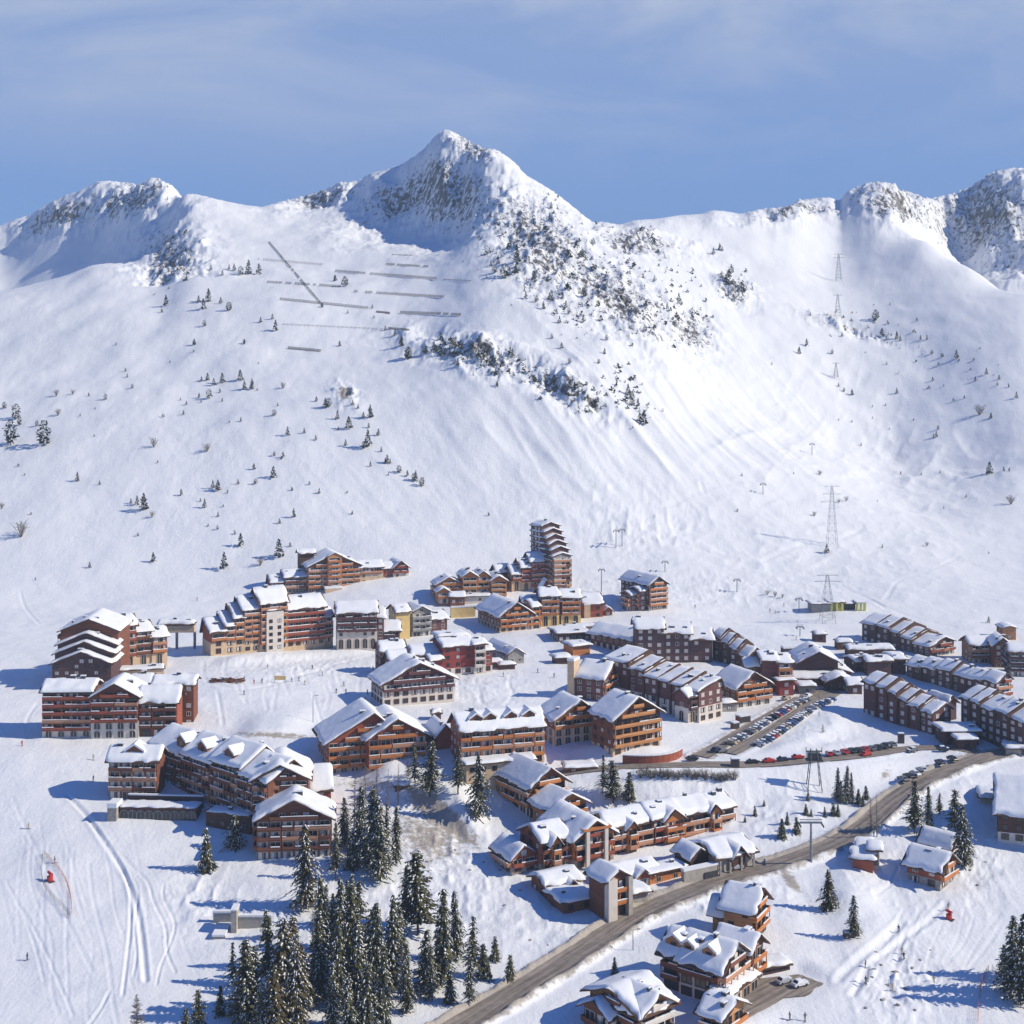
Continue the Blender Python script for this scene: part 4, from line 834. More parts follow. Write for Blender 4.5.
B = Bld('apartment_building', 'broad gabled block with orange balconies over a cream base above the snowy square', APT, 500, 633); B.f(500, 633, 24)
B.blk(0, B.R(533), 0, B.Lf(478), B.H(616), 'y', 5.6, wall='brown_wood', base=1, bmat='cream', R='b', Lc='w', bal='orange_wood', oh=1.5); B.blk(B.R(533), B.R(541), 1, 14, B.H(607, B.R(533)), 'x', 3, wall='orange_wood', R='b', Lc='n', bal='orange_wood')
B = Bld('apartment_building', 'block of twin wings on bright yellow arched ground floors', APT, 541, 627); B.f(541, 627, 12)
B.blk(0, B.R(559), 0, 14, B.H(596), 'x', 3.5, wall='dusk_wood', base=2, bmat='yellow', R='b', Lc='w', bal='orange_wood', basewin='A'); B.blk(B.R(562), B.R(581), 1, 14, B.H(598, B.R(562)), 'x', 3.5, wall='brown_wood', base=2, bmat='yellow', R='b', Lc='n', bal='orange_wood', basewin='A')
B.blk(B.R(559), B.R(562), 1.5, 12, B.H(602, 8), 'x', 2, wall='dusk_wood', R='n', Lc='n'); B.blk(B.R(526), -0.2, 4, 14, B.H(603, 0, 4), 'x', 3, 0.8, wall='brown_wood', R='b', Lc='w', bal='orange_wood')
B.blk(B.R(548), B.R(559), 15, 20, B.H(589, 0, 15), 'y', 4.2, wall='red_wood', R='n', Lc='n', snow=0.43)
B = Bld('apartment_building', 'low red-brown wing with one small cream bay beside the yellow arches', APT, 583, 618); B.f(583, 618, 8); B.blk(0, B.R(603), 0, 14, B.H(604), 'x', 4.0, wall='red_wood', R='w', Lc='n', win='d.2', rp=0.9)
B.box('bay', B.R(584), B.R(590), -1.0, 0.2, -4, B.H(605), 'cream', 0.7); B.blk(B.R(605), B.R(613), 2, 7, 3, 'y', 1.5, wall='red_wood', R='w', Lc='n')

B = Bld('apartment_building', 'lone block with bright orange balconies standing apart at the foot of the piste', APT, 649, 611); B.f(649, 611, 30)
B.blk(0, B.R(667), 0, B.Lf(621), B.H(585), 'y', 3.6, wall='dusk_wood', R='l', Lc='w', bal='orange_wood', base=1, bmat='stone'); B.blk(-4.5, -0.1, 2, 12, B.H(591, -4, 2), 'x', 1.6, wall='purple_wood', R='w', Lc='b', bal='brown_wood'); B.blk(-8.5, -4.6, 4, 11, B.H(595, -8, 4), 'x', 1.4, wall='purple_wood', R='w', Lc='b', bal='brown_wood')

# the middle of the village
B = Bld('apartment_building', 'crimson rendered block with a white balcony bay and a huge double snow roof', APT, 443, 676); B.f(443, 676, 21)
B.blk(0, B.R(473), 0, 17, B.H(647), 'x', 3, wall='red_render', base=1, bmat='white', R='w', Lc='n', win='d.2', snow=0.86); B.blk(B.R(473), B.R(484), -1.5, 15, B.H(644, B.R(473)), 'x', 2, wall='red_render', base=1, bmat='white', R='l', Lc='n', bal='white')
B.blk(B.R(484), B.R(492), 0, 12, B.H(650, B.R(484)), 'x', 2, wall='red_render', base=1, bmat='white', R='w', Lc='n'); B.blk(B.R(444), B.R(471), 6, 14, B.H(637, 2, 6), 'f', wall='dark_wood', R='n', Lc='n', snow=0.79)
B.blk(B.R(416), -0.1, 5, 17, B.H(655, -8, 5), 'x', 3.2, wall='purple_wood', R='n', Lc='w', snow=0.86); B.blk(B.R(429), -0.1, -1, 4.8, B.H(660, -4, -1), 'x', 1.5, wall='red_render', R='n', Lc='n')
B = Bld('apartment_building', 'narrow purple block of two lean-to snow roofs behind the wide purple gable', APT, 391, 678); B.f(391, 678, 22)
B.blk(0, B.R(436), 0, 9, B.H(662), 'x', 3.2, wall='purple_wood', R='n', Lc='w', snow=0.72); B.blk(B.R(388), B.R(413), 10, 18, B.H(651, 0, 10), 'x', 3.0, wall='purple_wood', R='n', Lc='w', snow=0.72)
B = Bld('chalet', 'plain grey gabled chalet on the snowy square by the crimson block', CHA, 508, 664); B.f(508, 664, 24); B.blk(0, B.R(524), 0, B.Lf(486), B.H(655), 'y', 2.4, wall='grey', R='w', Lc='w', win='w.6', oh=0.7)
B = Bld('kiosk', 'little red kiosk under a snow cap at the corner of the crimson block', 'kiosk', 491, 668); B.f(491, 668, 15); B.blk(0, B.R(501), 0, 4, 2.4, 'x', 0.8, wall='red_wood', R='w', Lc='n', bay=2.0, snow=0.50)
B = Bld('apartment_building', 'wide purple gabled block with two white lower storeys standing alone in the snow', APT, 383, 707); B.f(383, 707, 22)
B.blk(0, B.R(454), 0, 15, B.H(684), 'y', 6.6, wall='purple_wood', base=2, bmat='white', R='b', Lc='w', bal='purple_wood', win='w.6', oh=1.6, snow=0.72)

B = Bld('apartment_building', 'large orange-red block with two overlapping gables over a cream arcade', APT, 329, 778); B.f(329, 778, 18)
B.blk(0, B.R(403), 2, 20, B.H(742, 0, 2), 'y', 8.2, 0.62, wall='red_wood', base=1, bmat='cream', R='b', Lc='w', bal='orange_wood', oh=1.8, basewin='a'); B.blk(B.R(366), B.R(424), -3, 15, B.H(739, B.R(366), -3), 'y', 5.6, wall='red_wood', base=1, bmat='cream', R='b', Lc='n', bal='orange_wood', oh=1.8, basewin='a')
B = Bld('link_house', 'small dark red house with a low gable between the two-gabled block and dormered block', 'house', 437, 750); B.f(437, 750, 20); B.blk(0, B.R(453), 0, 12, B.H(735), 'y', 3.0, wall='red_wood', R='n', Lc='w')
B = Bld('apartment_building', 'long pink-brown block with four roof dormers on a low snowy podium', APT, 460, 770); B.f(460, 770, 17); w = B.R(544); h = B.H(731)
B.blk(0, w, 0, 15, h, 'x', 5.0, wall='red_wood', base=1, bmat='cream', R='b', Lc='w', bal='orange_wood', win='w.4')
for u_ in (478, 492, 513, 531): B.dormer('R', B.R(u_), 2.0, h + 1.4, 4.0, 5.0, 1.8)
B.blk(0.5, B.R(528), -6, -1.3, 3.2, 'f', wall='cream', R='w', Lc='n', win='d.2')
B = Bld('apartment_building', 'orange gabled block with two cream lower floors tucked behind the bright orange gable', APT, 554, 746); B.f(554, 746, 24)
B.blk(0, B.R(599), 0, B.Lf(538), B.H(720), 'y', 5.6, 0.58, wall='brown_wood', base=2, bmat='cream', R='l', Lc='w', bal='orange_wood', oh=1.5, basewin='a')
B = Bld('apartment_building', 'bright orange balconied gable block with dark side wall above the hairpin road', APT, 613, 757); B.f(613, 757, 33)
B.blk(0, B.R(660), 0, B.Lf(592), B.H(719), 'y', 5.8, wall='brown_wood', base=1, bmat='cream', R='l', Lc='w', bal='honey_wood', win='d.3', oh=1.6, basewin='w')
B = Bld('apartment_building', 'block with one steep slab of snow roof and a beige lift tower on its side', APT, 603, 702); B.f(603, 702, 62)
B.blk(0, 11, 0, B.Lf(575), B.H(681), 'y', 5.0, 0.85, wall='purple_wood', R='l', Lc='w', bal='orange_wood', oh=0.8, snow=0.79); B.box('lift_tower', -1, 4, B.Lf(575), B.Lf(568.5), -4, B.H(664), 'cream', 1.0)
B = Bld('apartment_building', 'long purple row stepping downhill under five snow strips to a white arched end', APT, 699, 723); B.f(699, 723, 40); w = B.R(722)
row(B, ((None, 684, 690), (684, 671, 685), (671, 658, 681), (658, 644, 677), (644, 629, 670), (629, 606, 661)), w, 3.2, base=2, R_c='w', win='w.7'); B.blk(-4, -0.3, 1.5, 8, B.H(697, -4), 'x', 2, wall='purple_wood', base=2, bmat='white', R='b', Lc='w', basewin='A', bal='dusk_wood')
B = Bld('apartment_building', 'dark block with a regular grid of white windows under three snow roofs', APT, 640, 662); B.f(640, 662, 2)
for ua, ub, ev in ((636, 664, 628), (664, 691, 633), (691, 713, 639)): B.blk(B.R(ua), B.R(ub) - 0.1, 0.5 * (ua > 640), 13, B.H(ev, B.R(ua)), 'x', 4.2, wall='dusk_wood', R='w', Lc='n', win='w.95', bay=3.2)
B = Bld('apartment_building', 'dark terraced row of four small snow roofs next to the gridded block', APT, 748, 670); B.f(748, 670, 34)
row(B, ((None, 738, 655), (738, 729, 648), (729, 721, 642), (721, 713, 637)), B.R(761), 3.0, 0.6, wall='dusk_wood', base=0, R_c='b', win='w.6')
B = Bld('apartment_building', 'short block with a sunlit orange gable end below the lone block', APT, 632, 655); B.f(632, 655, 45); B.blk(0, B.R(653), 0, B.Lf(590), B.H(640), 'y', 3.4, wall='brown_wood', base=1, bmat='white', R='b', Lc='w', bal='orange_wood', oh=1.5, snow=0.79)
B = Bld('apartment_building', 'orange balconied gable block overlooking the upper end of the car park', APT, 736, 708); B.f(736, 708, 27); B.blk(0, B.R(771), 0, B.Lf(714), B.H(688), 'y', 5.0, wall='brown_wood', base=1, bmat='white', R='b', Lc='w', bal='orange_wood', oh=1.4, basewin='a')
B = Bld('apartment_building', 'red and purple block with orange balconies at the top of the car park', APT, 763, 693); B.f(763, 693, 10)
B.blk(0, B.R(777), 0, 12, B.H(660), 'x', 3.0, wall='purple_wood', R='n', Lc='w'); B.blk(B.R(777), B.R(791), -1, 12, B.H(662, 6), 'x', 2.6, wall='red_wood', R='l', Lc='n', bal='orange_wood'); B.blk(B.R(774), B.R(788), -6, -1.2, B.H(681, 5, -6), 'f', wall='red_render', R='w', Lc='n', snow=0.36); B.blk(B.R(750), -0.1, 4, 11, B.H(666, -5, 4), 'x', 2.4, wall='purple_wood', R='w', Lc='n')
B = Bld('shop_building', 'low flat-roofed building with white walls on the square below the yellow arches', 'building', 558, 642); B.f(558, 642, 14); B.blk(0, B.R(590), 0, 14, 3.6, 'f', wall='dusk_wood', R='w', Lc='w', bay=3, win='w.6')
B = Bld('shop_building', 'small square building with a tan front wall beside the long purple row', 'building', 573, 656); B.f(573, 656, 25); B.blk(0, B.R(590), 0, 9, 4.0, 'f', wall='orange_wood', R='n', Lc='n', snow=0.79)
B = Bld('shop_building', 'snow-buried hut against the back of the steep slab-roofed block', 'hut', 556, 664); B.f(556, 664, 15); B.blk(0, B.R(570), 0, 6, 2.4, 'f', wall='dusk_wood', R='n', Lc='n', snow=0.72)

# the right-hand quarter
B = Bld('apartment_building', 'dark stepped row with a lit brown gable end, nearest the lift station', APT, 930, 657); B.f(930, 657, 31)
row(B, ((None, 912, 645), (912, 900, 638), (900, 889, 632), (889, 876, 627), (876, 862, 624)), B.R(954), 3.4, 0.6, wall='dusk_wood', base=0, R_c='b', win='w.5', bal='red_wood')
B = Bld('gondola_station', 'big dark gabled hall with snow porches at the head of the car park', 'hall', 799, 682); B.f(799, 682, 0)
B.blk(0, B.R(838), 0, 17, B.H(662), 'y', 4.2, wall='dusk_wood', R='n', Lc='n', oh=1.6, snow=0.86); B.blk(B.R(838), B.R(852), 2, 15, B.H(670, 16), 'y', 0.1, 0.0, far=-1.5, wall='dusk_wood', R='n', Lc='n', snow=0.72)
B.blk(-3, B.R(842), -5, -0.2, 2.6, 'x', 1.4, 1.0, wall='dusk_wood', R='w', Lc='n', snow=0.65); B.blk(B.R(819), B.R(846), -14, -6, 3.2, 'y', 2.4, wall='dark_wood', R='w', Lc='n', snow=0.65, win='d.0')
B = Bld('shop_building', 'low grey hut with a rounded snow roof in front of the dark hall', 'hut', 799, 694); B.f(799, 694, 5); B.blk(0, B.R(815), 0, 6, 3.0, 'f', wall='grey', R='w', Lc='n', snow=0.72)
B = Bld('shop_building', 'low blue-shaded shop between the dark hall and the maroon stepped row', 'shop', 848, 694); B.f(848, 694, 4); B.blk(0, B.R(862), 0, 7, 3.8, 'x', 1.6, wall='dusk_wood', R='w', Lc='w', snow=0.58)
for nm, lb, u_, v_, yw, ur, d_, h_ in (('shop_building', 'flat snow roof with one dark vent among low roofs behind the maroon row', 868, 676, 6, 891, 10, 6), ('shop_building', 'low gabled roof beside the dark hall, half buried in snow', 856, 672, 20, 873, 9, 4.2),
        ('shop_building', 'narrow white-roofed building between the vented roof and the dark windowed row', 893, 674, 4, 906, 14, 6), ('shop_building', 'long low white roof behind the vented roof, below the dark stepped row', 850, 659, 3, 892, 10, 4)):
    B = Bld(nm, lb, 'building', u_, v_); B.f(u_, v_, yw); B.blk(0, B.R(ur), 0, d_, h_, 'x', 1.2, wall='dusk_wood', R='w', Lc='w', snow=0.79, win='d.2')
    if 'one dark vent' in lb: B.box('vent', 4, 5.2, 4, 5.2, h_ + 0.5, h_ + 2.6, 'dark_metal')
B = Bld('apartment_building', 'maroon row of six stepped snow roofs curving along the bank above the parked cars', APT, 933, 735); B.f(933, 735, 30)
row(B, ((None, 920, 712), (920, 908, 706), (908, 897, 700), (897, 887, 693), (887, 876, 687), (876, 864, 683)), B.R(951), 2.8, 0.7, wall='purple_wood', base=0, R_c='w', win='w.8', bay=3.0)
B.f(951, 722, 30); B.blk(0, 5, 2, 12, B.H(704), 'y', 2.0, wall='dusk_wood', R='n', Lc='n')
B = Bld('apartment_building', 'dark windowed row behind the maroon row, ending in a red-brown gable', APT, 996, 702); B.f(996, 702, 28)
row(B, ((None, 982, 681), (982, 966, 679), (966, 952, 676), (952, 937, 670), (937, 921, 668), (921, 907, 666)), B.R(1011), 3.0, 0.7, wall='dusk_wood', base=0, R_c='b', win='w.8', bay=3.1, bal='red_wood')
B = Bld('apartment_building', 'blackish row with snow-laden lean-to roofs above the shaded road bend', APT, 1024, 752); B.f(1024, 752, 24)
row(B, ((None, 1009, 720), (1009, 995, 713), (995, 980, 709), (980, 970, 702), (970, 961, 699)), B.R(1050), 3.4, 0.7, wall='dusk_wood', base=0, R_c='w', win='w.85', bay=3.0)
B = Bld('apartment_building', 'ochre wooden block standing apart behind the dark windowed row', APT, 971, 663); B.f(971, 663, 4); B.blk(0, B.R(998), 0, 13, B.H(645), 'x', 3.2, wall='log_wood', R='b', Lc='w', bal='brown_wood')
B = Bld('apartment_building', 'grey-fronted block with a brown gable behind, at the edge of the village', APT, 1010, 676); B.f(1010, 676, -6); B.blk(0, B.R(1050), 0, 12, B.H(652), 'x', 3, wall='grey', R='b', Lc='b', bal='dusk_wood'); B.blk(B.R(1002), B.R(1020), 14, 26, B.H(645, 0, 14), 'y', 3, wall='brown_wood', R='w', Lc='n')
B = Bld('lift_station', 'low lift station with lime-yellow columns at the foot of the pylons', 'lift station', 812, 613); B.f(812, 613, 2); w = B.R(866)
B.blk(0, w * 0.34, 0, 9, 4.4, 'f', wall='grey', R='n', Lc='n', snow=0.29); B.blk(w * 0.34, w * 0.6, 1.5, 9, 4.8, 'f', wall='lime', R='n', Lc='n', snow=0.29); B.blk(w * 0.6, w * 0.83, 2.5, 9, 4.0, 'f', wall='dark_metal', R='n', Lc='n', snow=0.29)
for k in (0.36, 0.46, 0.56, 0.84, 0.91, 0.98): B.box('column', w * k - 0.5, w * k + 0.5, -0.4, 1.0, -3, 4.7, 'lime')
B.box('canopy', w * 0.83, w, -0.6, 8, 4.72, 5.1, 'lime', 0.4)
B = Bld('entrance_building', 'low arcaded entrance building in deep shade between the maroon and blackish rows', 'building', 944, 745); B.f(944, 745, 2); B.blk(0, B.R(979), 0, 9, 4.6, 'f', wall='dusk_wood', R='w', Lc='w', basewin='a', snow=0.72, win='d.1'); B.blk(B.R(952), B.R(970), -6, -0.2, 3.4, 'f', wall='dusk_wood', R='w', Lc='n', snow=0.72, win='d.1')

# lower village
B = Bld('chalet_block', 'upper orange timber chalet with tall lit columns above the long hotel', CHA, 531, 818); B.f(531, 818, 34); B.blk(0, B.R(565), 0, B.Lf(499), B.H(786), 'y', 4.6, wall='brown_wood', R='b', Lc='b', bal='orange_wood', win='d.5', oh=1.8)
for k in (1.0, 4.5): B.box('column', k, k + 0.9, -1.5, -0.3, -4, B.H(790), 'honey_wood')
B = Bld('chalet_block', 'lower orange timber chalet tucked in front of the taller chalet by the hotel roof', CHA, 551, 834); B.f(551, 834, 34); B.blk(0, B.R(586), 0, B.Lf(533), B.H(809), 'y', 3.6, wall='orange_wood', R='b', Lc='w', bal='orange_wood', win='d.4', oh=1.7)
B = Bld('hotel', 'long red-orange hotel with a white-columned gable beside the main road', 'hotel', 541, 874); B.f(541, 874, 29); h = B.H(842.5); xr = B.R(734)
B.blk(0, B.R(570), 0, 15, h, 'x', 3.4, wall='red_wood', base=1, bmat='stone', R='b', Lc='w', bal='brown_wood', win='d.4', snow=0.79, oh=0.9); B.blk(B.R(570), B.R(609), -2.2, 15, h + 0.2, 'y', 4.2, wall='orange_wood', base=1, bmat='stone', R='b', Lc='n', bal='red_wood', win='d.4', oh=1.8, snow=0.86)
x = B.R(570) + (B.R(609) - B.R(570)) * 0.5
for k in (-3.6, 2.6): B.box('column', x + k, x + k + 1.1, -4.2, -3.4, -5, h + 2.2, 'white')
B.box('column_beam', x - 4.6, x + 4.7, -4.4, -2.3, h + 2.21, h + 2.8, 'orange_wood')
for ua, ub, e in ((609, 652, 0), (652, 682, 0.4), (682, 712, 0), (712, 734, -0.2)): B.blk(B.R(ua), B.R(ub) - 0.05, -0.4 * (ua == 652), 14.5, h + e, 'x', 3.2, wall='red_wood', oh=0.8, base=0, R='l', Lc='n', bal='red_wood' if ua != 682 else 'brown_wood', win='d.4', snow=0.86)
for ua, ub in ((549, 557), (625, 634), (662, 681), (708, 717)): B.blk(B.R(ua), B.R(ub), -1.6, 6, h - 0.1, 'y', 1.7 if ub - ua < 12 else 2.6, wall='orange_wood', R='l', Lc='n', bal='orange_wood', win='d.3', oh=0.9)
B.blk(B.R(517), -0.1, 3, 14, B.H(856, -4, 3), 'y', 2.8, wall='red_wood', base=1, bmat='stone', R='b', Lc='b', bal='red_wood')
B = Bld('hotel_annex', 'low gabled dining wing under deep snow at the downhill corner of the hotel', 'hotel wing', 546, 899); B.f(546, 899, 29); B.blk(0, B.R(581), 0, 10, B.H(886), 'x', 1.6, wall='brown_wood', base=0, R='w', Lc='w', snow=0.94, win='d.2'); B.blk(B.R(563), B.R(575), -1.5, 5, B.H(887, 4), 'y', 1.9, wall='red_wood', R='w', Lc='n')
B = Bld('hotel_annex', 'flat-roofed annex half buried in snow below the low dining wing', 'annex', 563, 914); B.f(563, 914, 27); B.blk(0, B.R(594), 0, 9, 2.8, 'f', wall='brown_wood', R='w', Lc='n', snow=0.86, win='d.1')
B = Bld('lift_tower_building', 'narrow tower house with one broad white pier in front of the hotel', 'tower house', 606, 918); B.f(606, 918, 32); w = B.R(629); h = B.H(881)
B.blk(0, w, 0, B.Lf(589), h, 'y', 2.2, wall='brown_wood', R='l', Lc='n', bal='orange_wood', win='d.2', oh=1.2); B.box('pier', -0.25, 2.6, -1.6, 0.3, -6, h + 0.4, 'white'); B.box('pier', w - 1.2, w + 0.1, -1.6, 0.3, -6, h + 0.2, 'concrete')
B = Bld('hotel_annex', 'low gabled restaurant wing with orange shopfronts between tower house and concrete garage', 'restaurant', 636, 889); B.f(636, 889, 29); B.blk(B.R(624), B.R(662), 2, 9.5, 3.0, 'x', 2.0, wall='brown_wood', R='w', Lc='w', snow=0.86, win='d.2'); B.blk(B.R(636), B.R(652), 0.5, 6, 2.8, 'y', 1.9, wall='red_wood', R='b', Lc='n')
B.blk(B.R(650), B.R(684), 0, 5, 3.4, 'f', wall='orange_wood', R='w', Lc='n', win='c.0', bay=4, snow=0.36)
B = Bld('hotel_annex', 'tiny concrete store with a rounded snow roof at the foot of the tower house', 'store', 632, 903); B.f(632, 903, 25); B.blk(0, B.R(648), 0, 6, 2.4, 'f', wall='concrete', R='n', Lc='n', snow=0.86)
B = Bld('garage_building', 'concrete garage with twin snowy gables and a dark driveway mouth by the road', 'garage', 717, 872); B.f(717, 872, 28); h = B.H(857); w = B.R(752)
B.blk(0, w, 0, 15, h, 'x', 2.6, wall='concrete', R='n', Lc='n', oh=1.6, snow=0.86); B.blk(w * 0.38, w * 0.75, -1, 8, h - 0.3, 'y', 2.6, wall='dark_wood', R='n', Lc='n'); B.blk(-6, -0.2, 4, 12, h - 0.5, 'y', 2.2, wall='dark_wood', R='n', Lc='n')
for k in (0.02, 0.3, 0.62, 0.97): B.box('pillar', w * k - 0.3, w * k + 0.3, -1.4, -1.05, -5, h - 0.2, 'stone')
B.box('terrace_wall', B.R(682), -0.3, -1, 0.4, -5, h - 1.8, 'concrete', 0.7); B.box('driveway_shade_panel', B.R(702), -0.6, -1.3, -1.01, -2, h - 3.2, 'dark_metal')  # last box: solid dark panel standing in for shade inside the driveway mouth

B = Bld('chalet', 'honey-coloured timber chalet nearest the main road in the lower hamlet', CHA, 752, 946); B.f(752, 946, 60)
B.blk(0, B.R(766), 0, B.Lf(724), B.H(910), 'y', 3.8, wall='log_wood', R='l', Lc='w', bal='orange_wood', win='d.1', oh=1.6); B.blk(2.5, B.R(766) - 2, B.Lf(724) + 0.1, B.Lf(709), B.H(912, 2, 10), 'y', 2.8, wall='log_wood', R='n', Lc='w', win='d.1', oh=1.3)
B = Bld('chalet', 'big chalet with pale plastered front and three roof dormers in the lower hamlet', CHA, 721, 1006); B.f(721, 1006, 53); LL = B.Lf(661); h = B.H(970)
B.blk(0, 12.5, 0, LL * 0.68, h, 'y', 4.4, wall='white', R='l', Lc='g', bal='brown_wood', win='d.2', oh=1.5); B.blk(0.6, 12, LL * 0.68 + 0.1, LL, h + 0.2, 'y', 3.8, wall='white', R='n', Lc='l', bal='brown_wood', win='d.3', oh=1.4); B.blk(12.7, 20, -0.6, LL * 0.5, h + 0.3, 'y', 2.8, wall='brown_wood', R='l', Lc='n', bal='orange_wood', oh=1.3)
for y_, w_ in ((4, 3.6), (9.5, 3.0), (LL * 0.84, 4.4)): B.dormer('L', y_, 1.5, h + 1.2, w_, 5, 1.7, 'log_wood')
for y_ in (6.8, 11.5): B.box('chimney', 3.4, 4.4, y_, y_ + 1.0, h + 1, h + 4.2, 'dark_wood', 0.4)
B.box('white_pier', 5.4, 6.8, -0.7, 0.2, -5, h + 2.0, 'white')
B = Bld('chalet', 'narrow lean-to with a long strip of snow roof against the plastered chalet', 'lean-to', 724, 1012); B.f(726, 1012, 53); B.blk(0, 16, 0, 4.5, 3.0, 'x', 1.0, 1.0, wall='log_wood', R='b', Lc='n', bal='brown_wood', oh=0.6)
B = Bld('chalet', 'low-eaved timber house with one roof vent below the plastered chalet', 'house', 716, 1040); B.f(722, 1044, 50); B.blk(0, B.R(744), 0, B.Lf(701), B.H(1018), 'y', 2.4, wall='honey_wood', R='b', Lc='b', bal='orange_wood', win='c.2', oh=1.4); B.box('vent', 3, 4, 5, 6, B.H(1018) + .6, B.H(1018) + 2.6, 'dark_metal')
B = Bld('chalet', 'lowest chalet of the hamlet with crossed gables and white balcony rails', CHA, 639, 1052); B.f(639, 1052, 40); h = B.H(1014); LL = B.Lf(590); w = B.R(671)
B.blk(0, w, 0, LL, h, 'x', 3.6, shr=1, wall='log_wood', R='n', Lc='b', bal='brown_wood', win='d.2', oh=1.7, snow=0.72); B.blk(0.15, w - 0.15, -0.3, LL * 0.55, h + 0.1, 'y', 3.0, wall='log_wood', R='l', Lc='n', bal='white', win='d.2', oh=1.6, snow=0.72)
B = Bld('chalet', 'small gabled outbuilding in the shade of the crossed-gable chalet', 'outbuilding', 609, 1044); B.f(609, 1044, 40); B.blk(0, B.R(618), 0, B.Lf(578), B.H(1017), 'x', 2.6, wall='brown_wood', R='w', Lc='b', bal='brown_wood', oh=1.3)
B = Bld('chalet', 'red-brown chalet on a stone base alone on the snow above the piste', CHA, 940, 891); B.f(940, 891, 48); B.blk(0, B.R(955), 0, B.Lf(907), B.H(870), 'y', 3.4, wall='red_wood', base=1, bmat='stone', R='b', Lc='w', bal='orange_wood', win='w.3', oh=1.4)
B.box('skylight', 3.2, 4.4, 4, 6, B.H(870) + 1.4, B.H(870) + 3.4, 'dark_metal')
B = Bld('chalet', 'reddish chalet half hidden behind the one on the stone base', CHA, 951, 853); B.f(951, 853, 48); B.blk(0, B.R(959), 0, B.Lf(921), B.H(846), 'y', 2.6, wall='red_wood', R='w', Lc='w', bal='red_wood', oh=1.2, chim=1)
B = Bld('cottage', 'small reddish cottage with a beige stone tower below the road', 'cottage', 853, 868); B.f(853, 868, -16); B.blk(0, B.R(873), 0, 7, 3.0, 'x', 1.2, wall='red_wood', R='w', Lc='n', snow=0.58); B.blk(B.R(870), B.R(879), 2, 7, B.H(847, 0, 2), 'x', 0.9, wall='concrete', R='w', Lc='n', win='d.0'); B.blk(B.R(857), B.R(870) - 0.1, 8, 14, B.H(846, 0, 8), 'x', 1.2, wall='dusk_wood', R='n', Lc='n')
B = Bld('apartment_building', 'large brown block on a white base with one great slope of snow roof', APT, 998, 841); B.f(998, 841, -19); B.blk(0, B.R(1085), 0, 24, B.H(812), 'x', 7.5, shr=1, wall='dark_wood', base=1, bmat='white', R='w', Lc='w', win='d.0', oh=1.4, snow=0.72)
B = Bld('hut', 'rounded snow-covered hut beside the great snow roof', 'hut', 981, 803); B.f(981, 803, -14); B.blk(0, B.R(1004), 0, 8, 2.0, 'x', 1.2, wall='concrete', R='n', Lc='n', snow=0.86)

# the long shaded block in the foreground
B = Bld('apartment_building', 'huge dark brown shaded block of long wings and front gables beside the forest', APT, 256, 860)
B.f(252, 834, 7); B.blk(0, B.R(308), 0, 16, B.H(780), 'y', 4.2, wall='brown_wood', R='b', Lc='w', bal='brown_wood', win='w.5', oh=1.4, snow=0.79); B.f(311, 816, 10); B.blk(0, B.R(331), 0, 15, B.H(791), 'x', 5.5, 0.8, wall='red_wood', R='w', Lc='n', oh=0.8, snow=0.79)
B.f(257, 860, 6); B.blk(0, B.R(331), 0, 12, B.H(820), 'y', 5.2, wall='brown_wood', R='b', Lc='b', bal='brown_wood', win='w.5', oh=1.4, snow=0.86)
B.f(109, 799, -2); h = B.H(760); B.blk(0, B.R(157), 0, 11, h, 'x', 3.4, wall='brown_wood', R='b', Lc='w', bal='brown_wood', win='w.5', snow=0.79); B.dormer('R', B.R(133), 1.5, h + 0.9, 5.4, 5, 1.6)
B.f(268, 838, 47)
for ua, ub, ev in ((None, 240, 777), (240, 212, 763), (212, 184, 757), (184, 150, 750)):
    y0 = 0 if ua is None else B.Lf(ua); y1 = B.Lf(ub); B.blk(0.3 * (ub == 212), 14, y0 + 0.05, y1 - 0.05, B.H(ev, 0, (y0 + y1) / 2), 'y', 4.6, 0.62, wall='brown_wood', R='n', Lc='b', bal='brown_wood', win='w.5', oh=1.3, snow=0.79)
for u_, ev in ((178, 748), (199, 754), (226, 761)): B.dormer('L', B.Lf(u_), 1.2, B.H(ev, 0, B.Lf(u_)) + 0.8, 5, 5, 1.5)
B = Bld('arcade_terrace', 'low arcaded terrace wall topped with snow before the huge shaded block', 'terrace', 120, 818); B.f(120, 818, -4); w = B.R(196)
B.blk(0, w, 0, 6, 3.0, 'f', wall='dusk_wood', R='n', Lc='n', oh=0.3, snow=0.43)
for k in range(9): B.inst('arch_window', arch_mesh(2.6, 2.5, 'grey', 'glass'), (k + 0.5) * w / 9, -0.06, 0.0, 0)
B.box('parapet', 0, w, 7.5, 8.2, 0, 4.6, 'dusk_wood', 0.4); B.box('end_pier', -3.2, -0.4, -2, 3, -3, 3.6, 'stone', 1.4)
B = Bld('podium', 'dark podium wall with a snow ledge under the huge shaded block', 'podium', 206, 822); B.f(206, 826, -20); B.blk(0, B.R(250), 0, 5, B.H(812), 'f', wall='dark_wood', R='w', Lc='n', oh=0.4, snow=0.43, win='d.0')
B = Bld('bunker', 'concrete avalanche bunker with a slim tower sunk in the snow above the forest', 'bunker', 209, 934); B.f(209, 934, 0); w = B.R(231)
B.box('wall', 0, w, 5, 6, -3, B.H(913, 0, 5), 'concrete', 0.5); B.box('tower', w, w + 1.4, 0, 4, -3, B.H(911), 'concrete', 0.4); B.box('wall', w + 1.5, w + 10, 2, 3, -3, B.H(917, 0, 2), 'concrete', 0.5); B.box('apron', 1.5, w - 1, -3, 4.8, -3, 0.6, 'grey', 0.5)
